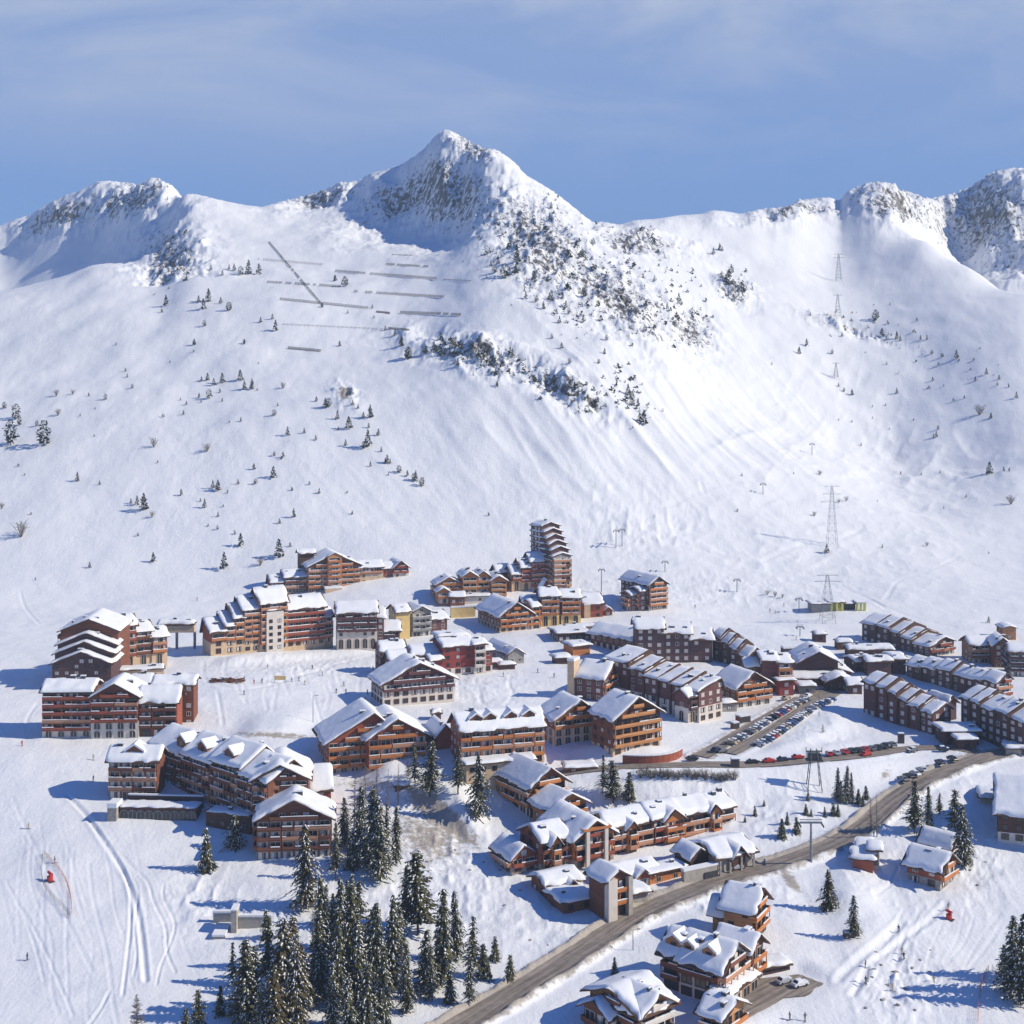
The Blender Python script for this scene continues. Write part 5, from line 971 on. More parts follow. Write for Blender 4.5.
# retaining walls
def wallrun(name, label, px, h, t_, m_, snow=0.29):
    Q = path_points(px, 2.0, 2); o = empty(name, tuple(Q[0]), label, 'wall'); b = MB(); s_ = MB()
    for a_, c_ in zip(Q[:-1], Q[1:]):
        d = Vector((c_[0] - a_[0], c_[1] - a_[1], 0)).normalized(); n_ = Vector((-d.y, d.x, 0)) * t_ / 2; A = Vector(a_) - Vector(Q[0]); C_ = Vector(c_) - Vector(Q[0])
        for mb, z0, z1, k in ((b, -3, h, 1.0), (s_, h + 0.004, h + snow, 1.25)):
            i = len(mb.v); mb.v += [tuple(p_ + Vector((0, 0, z))) for p_ in (A - n_ * k, A + n_ * k, C_ + n_ * k, C_ - n_ * k) for z in (z0, z1)]
            mb.f += [(i + 1, i + 7, i + 5, i + 3), (i, i + 6, i + 7, i + 1), (i + 2, i + 3, i + 5, i + 4)]; mb.m += [0] * 3
    b.build('wall', [m_], o); s_.build('snow_cover', ['roof_snow'], o)
wallrun('retaining_wall', 'curved red-brown retaining wall below the bright orange balconied gable', [(618, 763), (632, 764), (648, 764.5), (664, 763), (678, 759), (682, 754)], 2.6, 1.2, 'red_wood')
wallrun('retaining_wall', 'sunlit yellow retaining wall between the chalet cluster and the snowy square', [(449, 618), (458, 617.5), (468, 617), (477, 616.5)], 5.0, 1.0, 'yellow', 0.7)
wallrun('retaining_wall', 'low stone wall along the edge of the hamlet yard', [(700, 1034), (715, 1022), (730, 1012), (745, 1004)], 1.2, 0.6, 'stone')

for nm, lb, cat_, u_, v_, yw, ur, d_, h_, wl, rf in (('shop_building', 'low brown-fronted slab roof between the dormered block and the yellow-based gable', 'building', 566, 774, 8, 596, 6, 1.6, 'brown_wood', 'f'), ('shop_building', 'low porch roof at the foot of the orange gable block by the car park', 'porch', 722, 712, 15, 737, 5, 2.8, 'grey', 'f'),
        ('hut', 'brown garage hut wedged between the two-gabled block and the small dark red house', 'garage', 424, 742, 12, 437, 7, 3.0, 'dusk_wood', 'x'), ('hut', 'little snow-capped hut on the square before the wide purple gable', 'hut', 432, 720, 6, 441, 4, 2.2, 'brown_wood', 'x'), ('shop_building', 'long snow-buried shed below the crimson block kiosk', 'shed', 500, 670, 14, 515, 4, 1.8, 'dusk_wood', 'f'),
        ('shop_building', 'low snow-covered arcade in front of the yellow arches', 'arcade', 566, 632, 8, 604, 5, 2.0, 'cream', 'f'), ('hut', 'snow-capped hut just beyond the dark gabled hall', 'hut', 838, 650, 2, 852, 6, 3.2, 'brown_wood', 'x'), ('hut', 'dark ticket hut at the snow edge above the dark gabled hall', 'hut', 815, 642, 4, 826, 5, 3.4, 'dusk_wood', 'x'), ('shop_building', 'tan-walled house with a snow roof between the stepped row and the ochre block', 'house', 1003, 640, 2, 1016, 8, 5.5, 'log_wood', 'y'),
        ('garage_building', 'half-buried concrete garage next to the parked cars on the bend', 'garage', 1006, 756, -10, 1030, 8, 2.4, 'concrete', 'f'), ('hut', 'small barn-like hut with a brown front above the scree bank', 'hut', 395, 792, 10, 408, 5, 1.6, 'brown_wood', 'f'), ('shop_building', 'low white-roofed reception beside the small kiosk of the hamlet yard', 'building', 762, 976, 20, 790, 5, 1.6, 'dusk_wood', 'f')):
    B = Bld(nm, lb, cat_, u_, v_); B.f(u_, v_, yw); B.blk(0, B.R(ur), 0, d_, h_, rf, wall=wl, R='w', Lc='w', snow=0.8, win='d.2', oh=0.6)

for B in BLDS: B.finish()
# ------------------------------------------------------------------ trees
def conifer(seed, h, r, base=0.1, dens=1.0, snow=0.28, droop=0.35, needles='needles', irregular=0.25, taper=0.85, sp=0.62):
    """crown (many drooping sprays, snow lying on the upper ones) and tapered trunk with limbs; foot at the origin"""
    R = random.Random(seed); c = MB(); t = MB()
    n = 6
    for i in range(n): t.bar((0.12 * math.sin(i * 1.3), 0.12 * math.cos(i), h * i / n), (0.12 * math.sin((i + 1) * 1.3), 0.12 * math.cos(i + 1), h * (i + 1) / n), 0.016 * h * (1 - i / n) + 0.03, r2=0.016 * h * (1 - (i + 1) / n) + 0.03, sides=6)
    z = base * h; gap = [R.uniform(0, 6.28) for _ in range(3)]
    while z < h * 0.985:
        f = (z - base * h) / (h * (1 - base)); rr = r * (1 - f ** 1.15) ** taper * (1.0 if f > 0.12 else 0.72 + 2.3 * f) + 0.18
        m = max(4, int((4 + 6 * rr / r) * dens)); a0 = R.uniform(0, 6.28)
        for k in range(m):
            a = a0 + 6.283 * k / m + R.uniform(-0.3, 0.3); L_ = rr * R.uniform(1 - irregular * 1.6, 1 + irregular)
            if R.random() < 0.10: continue
            L_ *= 1 + 0.18 * math.sin(2 * a + gap[0] + z * 0.4)
            dz = -L_ * droop * R.uniform(0.6, 1.2) + (0.5 * L_ if f > 0.9 else 0); d = Vector((math.cos(a), math.sin(a), 0)); s = Vector((-d.y, d.x, 0))
            if k % 3 == 0 and L_ > 0.8: t.bar((0, 0, z), tuple(d * L_ * 0.6 + Vector((0, 0, z + dz * 0.5))), 0.05, r2=0.02, sides=4)
            q = max(2, int(L_ / sp * 1.3))
            for j in range(q):
                u_ = (j + 0.65) / q; p = d * (L_ * u_) + Vector((0, 0, z + dz * u_ * u_ - 0.02)) + Vector((R.uniform(-.15, .15), R.uniform(-.15, .15), R.uniform(-.12, .12)))
                w = sp * R.uniform(0.55, 1.0) * (1.15 - 0.45 * u_); l = sp * R.uniform(0.7, 1.1)
                tl = R.uniform(-0.35, 0.35); dn = Vector((0, 0, -droop * u_ * 1.3 - R.uniform(0, .35)))
                ax = (d + dn).normalized() * l; sx = (s + Vector((0, 0, tl))).normalized() * w
                mm = 0
                c.quad([tuple(p - ax * .6 - sx * .7), tuple(p + ax * .2 - sx), tuple(p + ax), tuple(p + ax * .2 + sx), tuple(p - ax * .6 + sx * .7)], 0)
                if R.random() < 0.6:    # hanging twigs give the spray depth
                    c.quad([tuple(p - sx * .8), tuple(p + sx * .8), tuple(p + ax * .5 + sx * .3 - Vector((0, 0, w * 1.0))), tuple(p + ax * .5 - sx * .5 - Vector((0, 0, w * .8)))], 0)
                if R.random() < snow * (0.55 + 0.9 * u_):
                    o = Vector((0, 0, 0.10)); k2 = R.uniform(0.5, 0.95)
                    e0, e1, e2, e3 = p - ax * .5 * k2 - sx * .55 * k2, p + ax * .7 * k2 - sx * .5 * k2, p + ax * .8 * k2 + sx * .4 * k2, p - ax * .4 * k2 + sx * .6 * k2; up = p + o * 2.2
                    for A, B_ in ((e0, e1), (e1, e2), (e2, e3), (e3, e0)): c.quad([tuple(A + o * .4), tuple(B_ + o * .4), tuple(up)], 1)
        z += sp * R.uniform(0.62, 0.95) * (1 if f < .8 else .7) / dens ** 0.5
    return c.mesh('crown'), t.mesh('trunk'), needles
def larch(seed, h, r):
    """bare winter tree: trunk, limbs and fine twigs"""
    R = random.Random(seed); t = MB(); c = MB()
    for i in range(6): t.bar((0, 0, h * i / 6), (0, 0, h * (i + 1) / 6), 0.014 * h * (1 - i / 6) + .03, r2=0.014 * h * (1 - (i + 1) / 6) + .03, sides=6)
    c.bar((0, 0, h * .1), (0, 0, h * .98), .06, r2=.03, sides=4)
    z = h * 0.15
    while z < h * .97:
        f = z / h; rr = r * (1.05 - f) + .2
        for k in range(4):
            a = R.uniform(0, 6.28); L_ = rr * R.uniform(.5, 1.1); d = Vector((math.cos(a), math.sin(a), R.uniform(-.1, .35))); e = Vector((0, 0, z)) + d * L_
            c.bar((0, 0, z), tuple(e), .075, r2=.03, sides=3)
            for j in range(4):
                u_ = R.uniform(.3, 1); p = Vector((0, 0, z)) + d * (L_ * u_); q = p + Vector((R.uniform(-1, 1), R.uniform(-1, 1), R.uniform(-.5, .5))) * L_ * .32; c.bar(tuple(p), tuple(q), .045, r2=.02, sides=3)
        z += h / 30
    return c.mesh('limbs'), t.mesh('trunk'), 'grey_bark'
def shrub_mesh(seed, h, r):
    R = random.Random(seed); c = MB()
    for k in range(16):
        a = R.uniform(0, 6.28); e = Vector((math.cos(a) * r * R.uniform(.2, 1), math.sin(a) * r * R.uniform(.2, 1), h * R.uniform(.6, 1))); c.bar((0, 0, -.2), tuple(e), .05, r2=.025, sides=3)
        for j in range(5):
            u_ = R.uniform(.3, 1); p = e * u_; q = p + Vector((R.uniform(-1, 1), R.uniform(-1, 1), R.uniform(0, 1))) * h * .3; c.bar(tuple(p), tuple(q), .035, r2=.016, sides=3)
    return c.mesh('twigs')
def reg(c, t, nd):
    c.materials.append(M[nd]); c.materials.append(M['tree_snow']); t.materials.append(M['bark' if nd != 'grey_bark' else 'grey_bark']); return c, t
PROTO = {}
for k, (sd, h, r, kw) in {'s1': (1, 22, 4.2, dict(snow=.40, irregular=.36, taper=.7)), 's2': (2, 23, 3.7, dict(snow=.44, droop=.5, irregular=.35, taper=.7)), 's3': (3, 20, 3.9, dict(snow=.36, irregular=.45, taper=.65)), 's4': (4, 24, 3.2, dict(snow=.34, droop=.55, taper=.62, irregular=.4)), 'w1': (5, 21, 4.6, dict(snow=.40, needles='needles_warm', irregular=.45, taper=.62)), 'w2': (6, 22, 4.3, dict(snow=.2, needles='needles_warm', base=.2, irregular=.45, taper=.6)),
        'p1': (7, 19, 4.2, dict(snow=.22, base=.16, irregular=.5, taper=.55, droop=.15)), 'p2': (8, 20, 3.6, dict(snow=.18, base=.22, irregular=.55, dens=.7, droop=.3)), 'y1': (9, 8, 2.3, dict(snow=.2, base=.04, sp=.45)), 'y2': (10, 7, 2.0, dict(snow=.3, base=.04, sp=.42)), 'b1': (11, 11, 4.2, dict(snow=.42, base=.02, taper=.5, irregular=.4))}.items():
    PROTO[k] = reg(*conifer(sd, h, r, **kw)) + (h,)
for k, (sd, h, r) in {'l1': (21, 17, 2.4), 'l2': (22, 18, 2.0), 'l3': (23, 8, 2.4)}.items(): PROTO[k] = reg(*larch(sd, h, r)) + (h,)
def far_mesh(seed, kind):
    """distant conifer in one mesh: trunk and a ragged crown of leaf clumps, 10 m tall"""
    R = random.Random(seed); c = MB(); h = 10.0; c.bar((0, 0, -.6), (0, 0, h * .9), .22, 1, r2=.05, sides=5)
    n = 150 if kind == 'pine' else 130
    for i in range(n):
        f = (i + .5) / n; a = R.uniform(0, 6.28)
        if kind == 'pine': rr = 3.0 * math.sqrt(max(0, 1 - (2 * f - .85) ** 2 / 1.35)) * R.uniform(.45, 1.1); z = h * (.12 + .86 * f)
        else: rr = 2.5 * (1 - f) ** .85 * R.uniform(.4, 1.15) + .1; z = h * (.06 + .93 * f)
        p = Vector((rr * math.cos(a), rr * math.sin(a), z + R.uniform(-.2, .2))); s_ = R.uniform(.45, .95) * (1.25 - .6 * f)
        X = Vector((R.uniform(-1, 1), R.uniform(-1, 1), R.uniform(-.5, .3))).normalized() * s_; Y = Vector((R.uniform(-1, 1), R.uniform(-1, 1), R.uniform(-1, .2))).normalized() * s_
        m_ = 2 if R.random() < .07 else 0
        c.quad([tuple(p - X), tuple(p - Y * .8), tuple(p + X), tuple(p + Y)], m_)
    me = c.mesh('pine_tree'); [me.materials.append(M[k]) for k in ('far_needles', 'bark', 'tree_snow')]; return me
FAR = {'spruce': [far_mesh(31 + i, 'spruce') for i in range(4)], 'pine': [far_mesh(41 + i, 'pine') for i in range(3)]}
SHRUB = [shrub_mesh(51 + i, 3.0, 1.8) for i in range(3)]
for s_ in SHRUB: s_.materials.append(M['grey_bark'])

LAND = [('the huge shaded block', 220, 800), ('the twin-gabled orange block', 370, 745), ('the dormered block', 500, 740), ('the bright orange balconied gable', 636, 735), ('the long hotel', 625, 850), ('the concrete garage', 735, 850), ('the concrete bunker', 225, 925), ('the stone-based chalet', 930, 870), ('the stone-towered cottage', 865, 852), ('the great snow roof', 1010, 800),
        ('the big plastered chalet', 700, 960), ('the crossed-gable chalet', 630, 1000), ('the scree bank', 450, 820), ('the T-shaped lift pylon', 811, 840), ('the car park', 770, 725), ('the lattice pylon by the road', 814, 768), ('the piste net', 982, 990), ('the main road bend', 895, 800),
        ('the chevron-gabled block', 80, 640), ('the cupola block', 340, 560), ('the tall stepped tower', 550, 550), ('the lone block', 645, 590), ('the lift station', 838, 607), ('the maroon row', 905, 710), ('the lowest snow barrier', 305, 350), ('the uppermost snow barrier', 408, 265), ('the diagonal snow barrier', 296, 275), ('the longest snow barrier', 390, 275),
        ('the wide low barrier', 430, 313), ('the short barrier', 400, 326), ('the high skyline peak', 447, 140), ('the rounded summit', 150, 185), ('the cliff band', 470, 355), ('the rocky spur', 570, 260), ('the lower cliff', 590, 395), ('the saddle', 620, 225), ('the rocky knoll', 738, 290), ('the sharp rocky crest', 880, 190), ('the shadowed far peak', 1000, 190), ('the tall mast', 832, 515), ('the upper lattice mast', 838, 268), ('the earth scar', 347, 395), ('the bare birches', 60, 535), ('the round lone pine', 42, 432), ('the trio of pines', 140, 500), ('the gully', 760, 400), ('the dark hollow', 960, 480), ('the avalanche runout', 600, 500)]
_cnt = {}; _pend = []
ORD = ['nearest', 'second nearest', 'third nearest', 'fourth nearest', 'fifth nearest', 'sixth nearest', 'seventh nearest', 'eighth nearest', 'ninth nearest', 'tenth nearest'] + [w + ' nearest' for w in ('eleventh twelfth thirteenth fourteenth fifteenth sixteenth seventeenth eighteenth nineteenth twentieth twenty-first twenty-second twenty-third twenty-fourth twenty-fifth twenty-sixth twenty-seventh twenty-eighth twenty-ninth thirtieth').split()]
def place_label(o, u, v, adj, noun): _pend.append((o, u, v, adj, noun))
def settle_labels():
    """which tree is which: counted outwards from the nearest landmark on its own side"""
    by = {}
    for o, u, v, adj, noun in _pend:
        nm, a, b = min(LAND, key=lambda l: math.hypot(l[1] - u, (l[2] - v) * 1.2)); du, dv = u - a, v - b
        d = ('to the right of' if du > 0 else 'to the left of') if abs(du) > abs(dv) else ('below' if dv > 0 else 'above')
        by.setdefault((nm, d, noun), []).append((math.hypot(du, dv), o, adj))
    for (nm, d, noun), L_ in by.items():
        L_.sort(key=lambda k: k[0])
        for i, (_, o, adj) in enumerate(L_): o['label'] = f"{adj} {noun}, {ORD[i]} {d} {nm}" if len(L_) > 1 else f"{adj} {noun} alone {d} {nm}"
    _pend.clear()
def tree(kind, u, v, hp, name=None, group=None, adj=None):
    """a near tree seen with its foot at (u, v), hp pixels tall"""
    p = at(u, v); c, t, h0 = PROTO[kind]; h = hp * p.y / F; s = h / h0
    bare = kind[0] == 'l'; nm = name or ('larch_tree' if bare else 'spruce_tree' if kind[0] in 'swyb' else 'pine_tree')
    o = empty(nm, p - Vector((0, 0, .3)), None, 'tree', group, rnd.uniform(0, 6.28)); w = s * rnd.uniform(.72, 1.02); s *= rnd.uniform(.86, 1.06); o.scale = (w, w, s); o.rotation_euler = (rnd.uniform(-.035, .035), rnd.uniform(-.035, .035), rnd.uniform(0, 6.28))
    for n_, me in (('trunk', t), ('limbs' if bare else 'crown', c)):
        q = bpy.data.objects.new(n_, me); COL.objects.link(q); q.parent = o
    adj = adj or ('tall' if hp > 85 else 'middling' if hp > 50 else 'small' if hp > 20 else 'tiny')
    place_label(o, u, v, adj, 'bare larch' if bare else {'s': 'snow-flecked spruce', 'w': 'olive-green spruce', 'y': 'young spruce', 'b': 'bushy spruce', 'p': 'ragged pine'}[kind[0]]); return o
FG = 'conifers in the foreground forest'
for k, u, v, hp in (('y2', 207, 871, 46), ('b1', 235, 847, 36), ('w1', 306, 909, 92), ('s1', 371, 868, 92), ('s4', 396, 863, 60), ('p1', 418, 934, 90), ('s4', 441, 985, 112), ('s2', 456.5, 960, 82), ('p2', 472, 976, 68), ('y1', 484, 978, 34), ('y2', 495, 960, 29), ('y1', 510, 977, 28), ('s3', 470, 1000, 50), ('p1', 430, 796, 56), ('p2', 415, 786, 44), ('p2', 458, 794, 50), ('s3', 479, 817, 62),
    ('p2', 269, 985, 80), ('w1', 284, 1018, 105), ('w1', 296, 1040, 104), ('s1', 322, 968, 94), ('s2', 338, 972, 96), ('s4', 350, 985, 102), ('s1', 376, 1000, 98), ('s2', 392, 990, 98), ('s4', 407, 1013, 74), ('s1', 244, 1022, 98), ('s3', 254, 1010, 72), ('p1', 199, 1034, 44), ('l3', 137, 1030, 42), ('p1', 186, 1040, 36), ('s1', 366, 1032, 84), ('s4', 384, 1030, 84), ('w2', 276, 1046, 90), ('s3', 425, 992, 70), ('s2', 262, 1044, 70), ('p2', 358, 952, 70), ('s3', 399, 962, 62), ('s4', 430, 1000, 60), ('y1', 266, 938, 30), ('y2', 352, 868, 42), ('s2', 380, 870, 80), ('s3', 332, 948, 62), ('y1', 450, 1002, 36), ('l1', 312, 985, 80), ('l2', 402, 1000, 76), ('p2', 345, 930, 50), ('s1', 318, 1000, 92), ('s4', 340, 1010, 88), ('s3', 358, 1006, 84), ('w2', 302, 1012, 80), ('s2', 332, 1034, 84), ('s3', 348, 1040, 72), ('s4', 296, 972, 62), ('p1', 372, 966, 66), ('s3', 326, 925, 44), ('y2', 285, 950, 30), ('p2', 232, 985, 44), ('y1', 220, 1015, 30), ('s2', 361, 852, 72), ('s4', 345, 846, 56), ('p2', 386, 842, 46), ('s3', 380, 880, 62), ('p2', 336, 880, 60), ('s4', 405, 925, 66), ('y1', 352, 905, 34), ('w1', 290, 990, 80)):
    tree(k, u, v, hp, group=FG)
for k, u, v, hp in (('l1', 354, 836, 76), ('l2', 347, 868, 56), ('l1', 377, 818, 62), ('l2', 366, 806, 54), ('l1', 387, 812, 50), ('l2', 398, 806, 46), ('l3', 408, 778, 20)): tree(k, u, v, hp, group='bare larches below the twin-gabled block')
for k, u, v, hp in (('p1', 914, 834, 54), ('s4', 929, 830, 52), ('p2', 939, 815, 26), ('p1', 955, 832, 48), ('s1', 964, 866, 64), ('l2', 877, 837, 46), ('l1', 871, 830, 34)): tree(k, u, v, hp, group='trees round the stone-based chalet')
for k, u, v, hp in (('s1', 837, 800, 33), ('s2', 846, 802, 37), ('s4', 852, 803, 30), ('y1', 858, 804, 18), ('y2', 866, 799, 16), ('y1', 863, 806, 12), ('s3', 841, 803, 26), ('y2', 808, 800, 12), ('y1', 806, 815, 13), ('y2', 811, 816, 9), ('y1', 825, 817, 11), ('y2', 833, 815, 15), ('y1', 838, 816, 13), ('y1', 782, 838, 23), ('y2', 787, 824, 13), ('y1', 797, 833, 18), ('y2', 755, 816, 11), ('y2', 764, 806, 7), ('y1', 745, 822, 8)): tree(k, u, v, hp, group='conifers on the bank inside the road bend')
for k, u, v, hp in (('y1', 829, 909, 40), ('s3', 853, 937, 44)): tree(k, u, v, hp, group='conifers on the bank below the road')
for k, u, v, hp in (('s1', 1012, 994, 84), ('s3', 1022, 1004, 92), ('p1', 1003, 982, 44), ('w1', 1034, 980, 90)): tree(k, u, v, hp, group='trees beside the piste net')
for k, u, v, hp in (('p2', 603, 794, 42), ('p1', 613, 803, 44), ('y1', 629, 800, 28)): tree(k, u, v, hp, group='trees below the curved retaining wall')
tree('y1', 615, 975, 19); tree('l3', 700, 722, 8); tree('l3', 823, 733, 12)
for u, v in ((640, 777), (650, 778), (660, 778), (671, 779), (683, 778), (695, 779), (706, 780), (718, 780), (729, 780)):
    for j in range(3):
        p = at(u + j * 4 + rnd.uniform(-2, 2), v + rnd.uniform(-1.5, 1.5)); o = bpy.data.objects.new('bush', rnd.choice(SHRUB)); COL.objects.link(o); o.location = p; k_ = rnd.uniform(.75, 1.1); o.scale = (k_ * 1.3, k_ * 1.3, k_); o.rotation_euler = (0, 0, rnd.uniform(0, 6)); tag(o, None, 'bush', 'bushes along the upper road'); place_label(o, u + j * 4, v, 'grey-brown', 'leafless bush')
settle_labels()
# --- trees scattered on the mountain
def far_tree(u, v, hp, kind='spruce', group=None, noun=None):
    p = at(u, v, 600); me = rnd.choice(FAR[kind]) if kind in FAR else rnd.choice(SHRUB); h0 = 10 if kind in FAR else 3.0
    h = max(hp, 2.5) * p.y / F; o = bpy.data.objects.new('pine_tree' if kind == 'pine' else 'spruce_tree' if kind == 'spruce' else 'bare_shrub', me); COL.objects.link(o); o.location = p; s = h / h0; w = s * rnd.uniform(.85, 1.2); o.scale = (w, w, s); o.rotation_euler = (0, 0, rnd.uniform(0, 6.28))
    tag(o, None, 'tree' if kind in FAR else 'shrub', group)
    place_label(o, u, v, 'dark' if hp > 9 else 'small' if hp > 5 else 'tiny', noun or {'pine': 'round pine', 'spruce': 'lone spruce'}.get(kind, 'leafless shrub'))
def px(x0, y0, k, lst): return [(x0 + x / k, y0 + y / k, h / k) for x, y, h in lst]
S1 = px(0, 340, 2.844, [(45, 225, 40), (30, 300, 65), (125, 300, 65), (12, 195, 18), (105, 245, 15), (55, 243, 25)])
S2 = px(0, 340, 2.844, [(252, 160, 10), (300, 170, 16), (357, 90, 10), (362, 107, 10), (376, 138, 12), (228, 217, 8), (270, 197, 6), (268, 275, 8), (52, 360, 8), (70, 385, 6), (220, 402, 24), (283, 412, 12), (464, 220, 10), (522, 213, 12), (573, 118, 14), (590, 115, 20), (608, 130, 20), (632, 123, 28), (566, 165, 14), (595, 168, 26), (572, 178, 8), (625, 150, 12), (632, 175, 10), (513, 172, 8), (530, 185, 12), (683, 115, 28), (695, 142, 24), (717, 140, 28), (732, 145, 8), (735, 68, 6), (695, 10, 12), (552, 15, 14), (551, 35, 8), (483, 65, 6), (330, 15, 8), (790, 188, 10), (780, 215, 16), (685, 232, 12), (652, 236, 8), (818, 272, 24), (865, 265, 14), (898, 285, 14), (960, 225, 24), (992, 252, 32), (962, 257, 10), (983, 302, 18), (900, 175, 14), (925, 192, 25), (935, 192, 25), (1003, 185, 14), (965, 18, 14), (780, 330, 12), (805, 335, 16), (800, 340, 10), (722, 368, 16), (777, 392, 30), (677, 410, 14), (727, 410, 14), (605, 422, 22), (620, 428, 28), (647, 436, 10), (515, 443, 18), (880, 412, 10), (908, 436, 14), (830, 428, 10), (835, 505, 24), (795, 522, 14), (582, 478, 24), (570, 460, 10), (620, 503, 14), (635, 475, 8), (408, 485, 45), (390, 470, 25), (372, 465, 14), (392, 558, 10), (436, 632, 26), (255, 648, 16), (101, 683, 8), (592, 530, 8), (618, 540, 12), (668, 553, 12), (684, 588, 35), (637, 652, 45), (793, 618, 48), (825, 588, 12), (88, 497, 8), (448, 350, 8), (1002, 495, 10), (988, 435, 6)])
S3 = px(280, 340, 2.844, [(256, 222, 35), (237, 222, 16), (252, 250, 14), (280, 272, 18), (250, 305, 45), (237, 310, 20), (222, 195, 12), (288, 318, 14), (305, 350, 22), (300, 352, 16), (313, 352, 14), (257, 360, 14), (338, 378, 20), (362, 388, 16), (386, 402, 28), (380, 400, 20), (404, 416, 24), (308, 385, 8), (35, 428, 8), (190, 436, 6), (205, 497, 8), (345, 18, 22), (364, 55, 30), (414, 38, 20), (593, 500, 10), (617, 133, 14)])
S4 = px(0, 120, 3.012, [(748, 465, 40), (780, 465, 30), (725, 468, 25), (705, 455, 20), (690, 450, 14), (670, 468, 14), (635, 452, 14), (612, 570, 30), (628, 548, 36), (598, 550, 20), (665, 553, 18), (690, 575, 25), (500, 560, 30), (487, 580, 12), (615, 622, 18), (585, 678, 18), (736, 675, 14), (785, 610, 16), (820, 600, 16), (830, 635, 30), (1008, 485, 16), (970, 565, 10), (515, 365, 12), (560, 395, 10), (540, 340, 10), (505, 240, 8)])
S5 = px(200, 100, 2.844, [(412, 530, 26), (385, 515, 16), (348, 588, 10), (420, 608, 10), (490, 592, 10), (495, 620, 8), (573, 700, 30), (592, 738, 34), (640, 722, 24), (527, 655, 12), (555, 670, 18), (398, 700, 14)])
S6 = px(380, 110, 2.56, [(350, 390, 30), (320, 430, 34), (395, 440, 26), (370, 465, 10), (418, 510, 18), (520, 545, 20), (635, 730, 26), (645, 740, 18), (675, 805, 34), (665, 800, 24), (575, 625, 14), (465, 610, 14), (440, 585, 12), (485, 650, 14), (580, 590, 14), (300, 705, 12), (560, 650, 12), (765, 490, 20), (735, 510, 16), (870, 360, 18)])
S7 = px(700, 150, 3.16, [(555, 535, 28), (575, 588, 24), (622, 598, 24), (632, 604, 16), (717, 600, 16), (697, 600, 14), (810, 660, 26), (733, 645, 12), (765, 655, 12), (337, 620, 22), (313, 645, 22), (418, 645, 14), (449, 590, 14), (590, 678, 10), (480, 775, 18), (455, 765, 14), (438, 748, 12), (622, 770, 18), (870, 730, 14), (905, 710, 20), (945, 725, 14), (1000, 785, 20), (975, 750, 12), (227, 680, 10), (545, 813, 8), (835, 785, 10), (920, 845, 14), (348, 524, 12), (685, 540, 10), (600, 490, 8), (735, 730, 12), (770, 748, 8), (43, 330, 20), (70, 320, 14), (940, 745, 10)])
S8 = px(640, 400, 2.667, [(932, 197, 30), (795, 80, 12), (790, 100, 16), (783, 100, 10), (935, 50, 14), (498, 408, 22), (260, 298, 8), (646, 395, 10), (633, 272, 6), (530, 55, 6), (590, 122, 8), (272, 203, 8), (410, 198, 6), (620, 50, 6), (665, 80, 6), (695, 198, 8), (800, 195, 8), (970, 190, 12), (985, 190, 10), (565, 60, 5), (655, 15, 5), (730, 55, 6), (750, 200, 8), (870, 260, 8), (930, 410, 6), (810, 290, 6), (930, 595, 16)])
HILL = 'trees scattered over the snow slopes'
for k, L_ in enumerate((S1, S2, S3, S4, S5, S6, S7, S8)):
    for u, v, hp in L_: far_tree(u, v, hp * 1.12, 'pine' if (k == 0 or rnd.random() < .25) else 'spruce', HILL)
for u, v, hp in px(0, 340, 2.844, [(438, 305, 30), (588, 318, 25), (60, 560, 45), (165, 215, 20), (740, 642, 25), (805, 138, 20), (160, 160, 20), (207, 155, 15), (432, 505, 20), (5, 480, 18)]) + px(640, 400, 2.667, [(990, 278, 24), (340, 520, 14), (360, 525, 16), (380, 528, 12), (465, 310, 14), (480, 200, 14), (550, 270, 14), (905, 40, 30), (765, 390, 12), (530, 275, 12)]): far_tree(u, v, hp, 'shrub', 'leafless shrubs on the slopes')
# the wooded rock bands: the ones that show largest, each a tree
RB = random.Random(99)
def band(pts, width, n, h0, h1):
    for i in range(n):
        t_ = RB.random() * (len(pts) - 1); k = int(t_); f = t_ - k; u = pts[k][0] * (1 - f) + pts[k + 1][0] * f; v = pts[k][1] * (1 - f) + pts[k + 1][1] * f
        d = Vector((pts[k + 1][0] - pts[k][0], pts[k + 1][1] - pts[k][1])).normalized(); w = RB.gauss(0, width / 2)
        yield u - d.y * w, v + d.x * w, RB.uniform(h0, h1)
BANDS = list(band([(432, 350), (455, 352), (490, 360), (512, 364)], 12, 30, 4, 10)) + list(band([(500, 362), (545, 385), (575, 392), (600, 414)], 12, 22, 3, 8)) + list(band([(495, 240), (520, 275), (555, 300), (585, 318)], 26, 42, 3, 9)) + list(band([(540, 215), (590, 262), (625, 305), (655, 330)], 30, 56, 3, 8)) + list(band([(630, 235), (670, 300), (690, 330)], 24, 26, 3, 7)) + list(band([(725, 280), (742, 296)], 10, 10, 4, 9)) + list(band([(606, 372), (640, 410)], 14, 12, 3, 8)) + list(band([(470, 180), (500, 250)], 16, 10, 2.5, 5))
BANDS.sort(key=lambda b: -b[2])
for u, v, hp in BANDS[:48]: far_tree(u, v, hp, 'pine' if RB.random() < .4 else 'spruce', 'trees in the wooded rock bands', 'crag tree')
settle_labels()
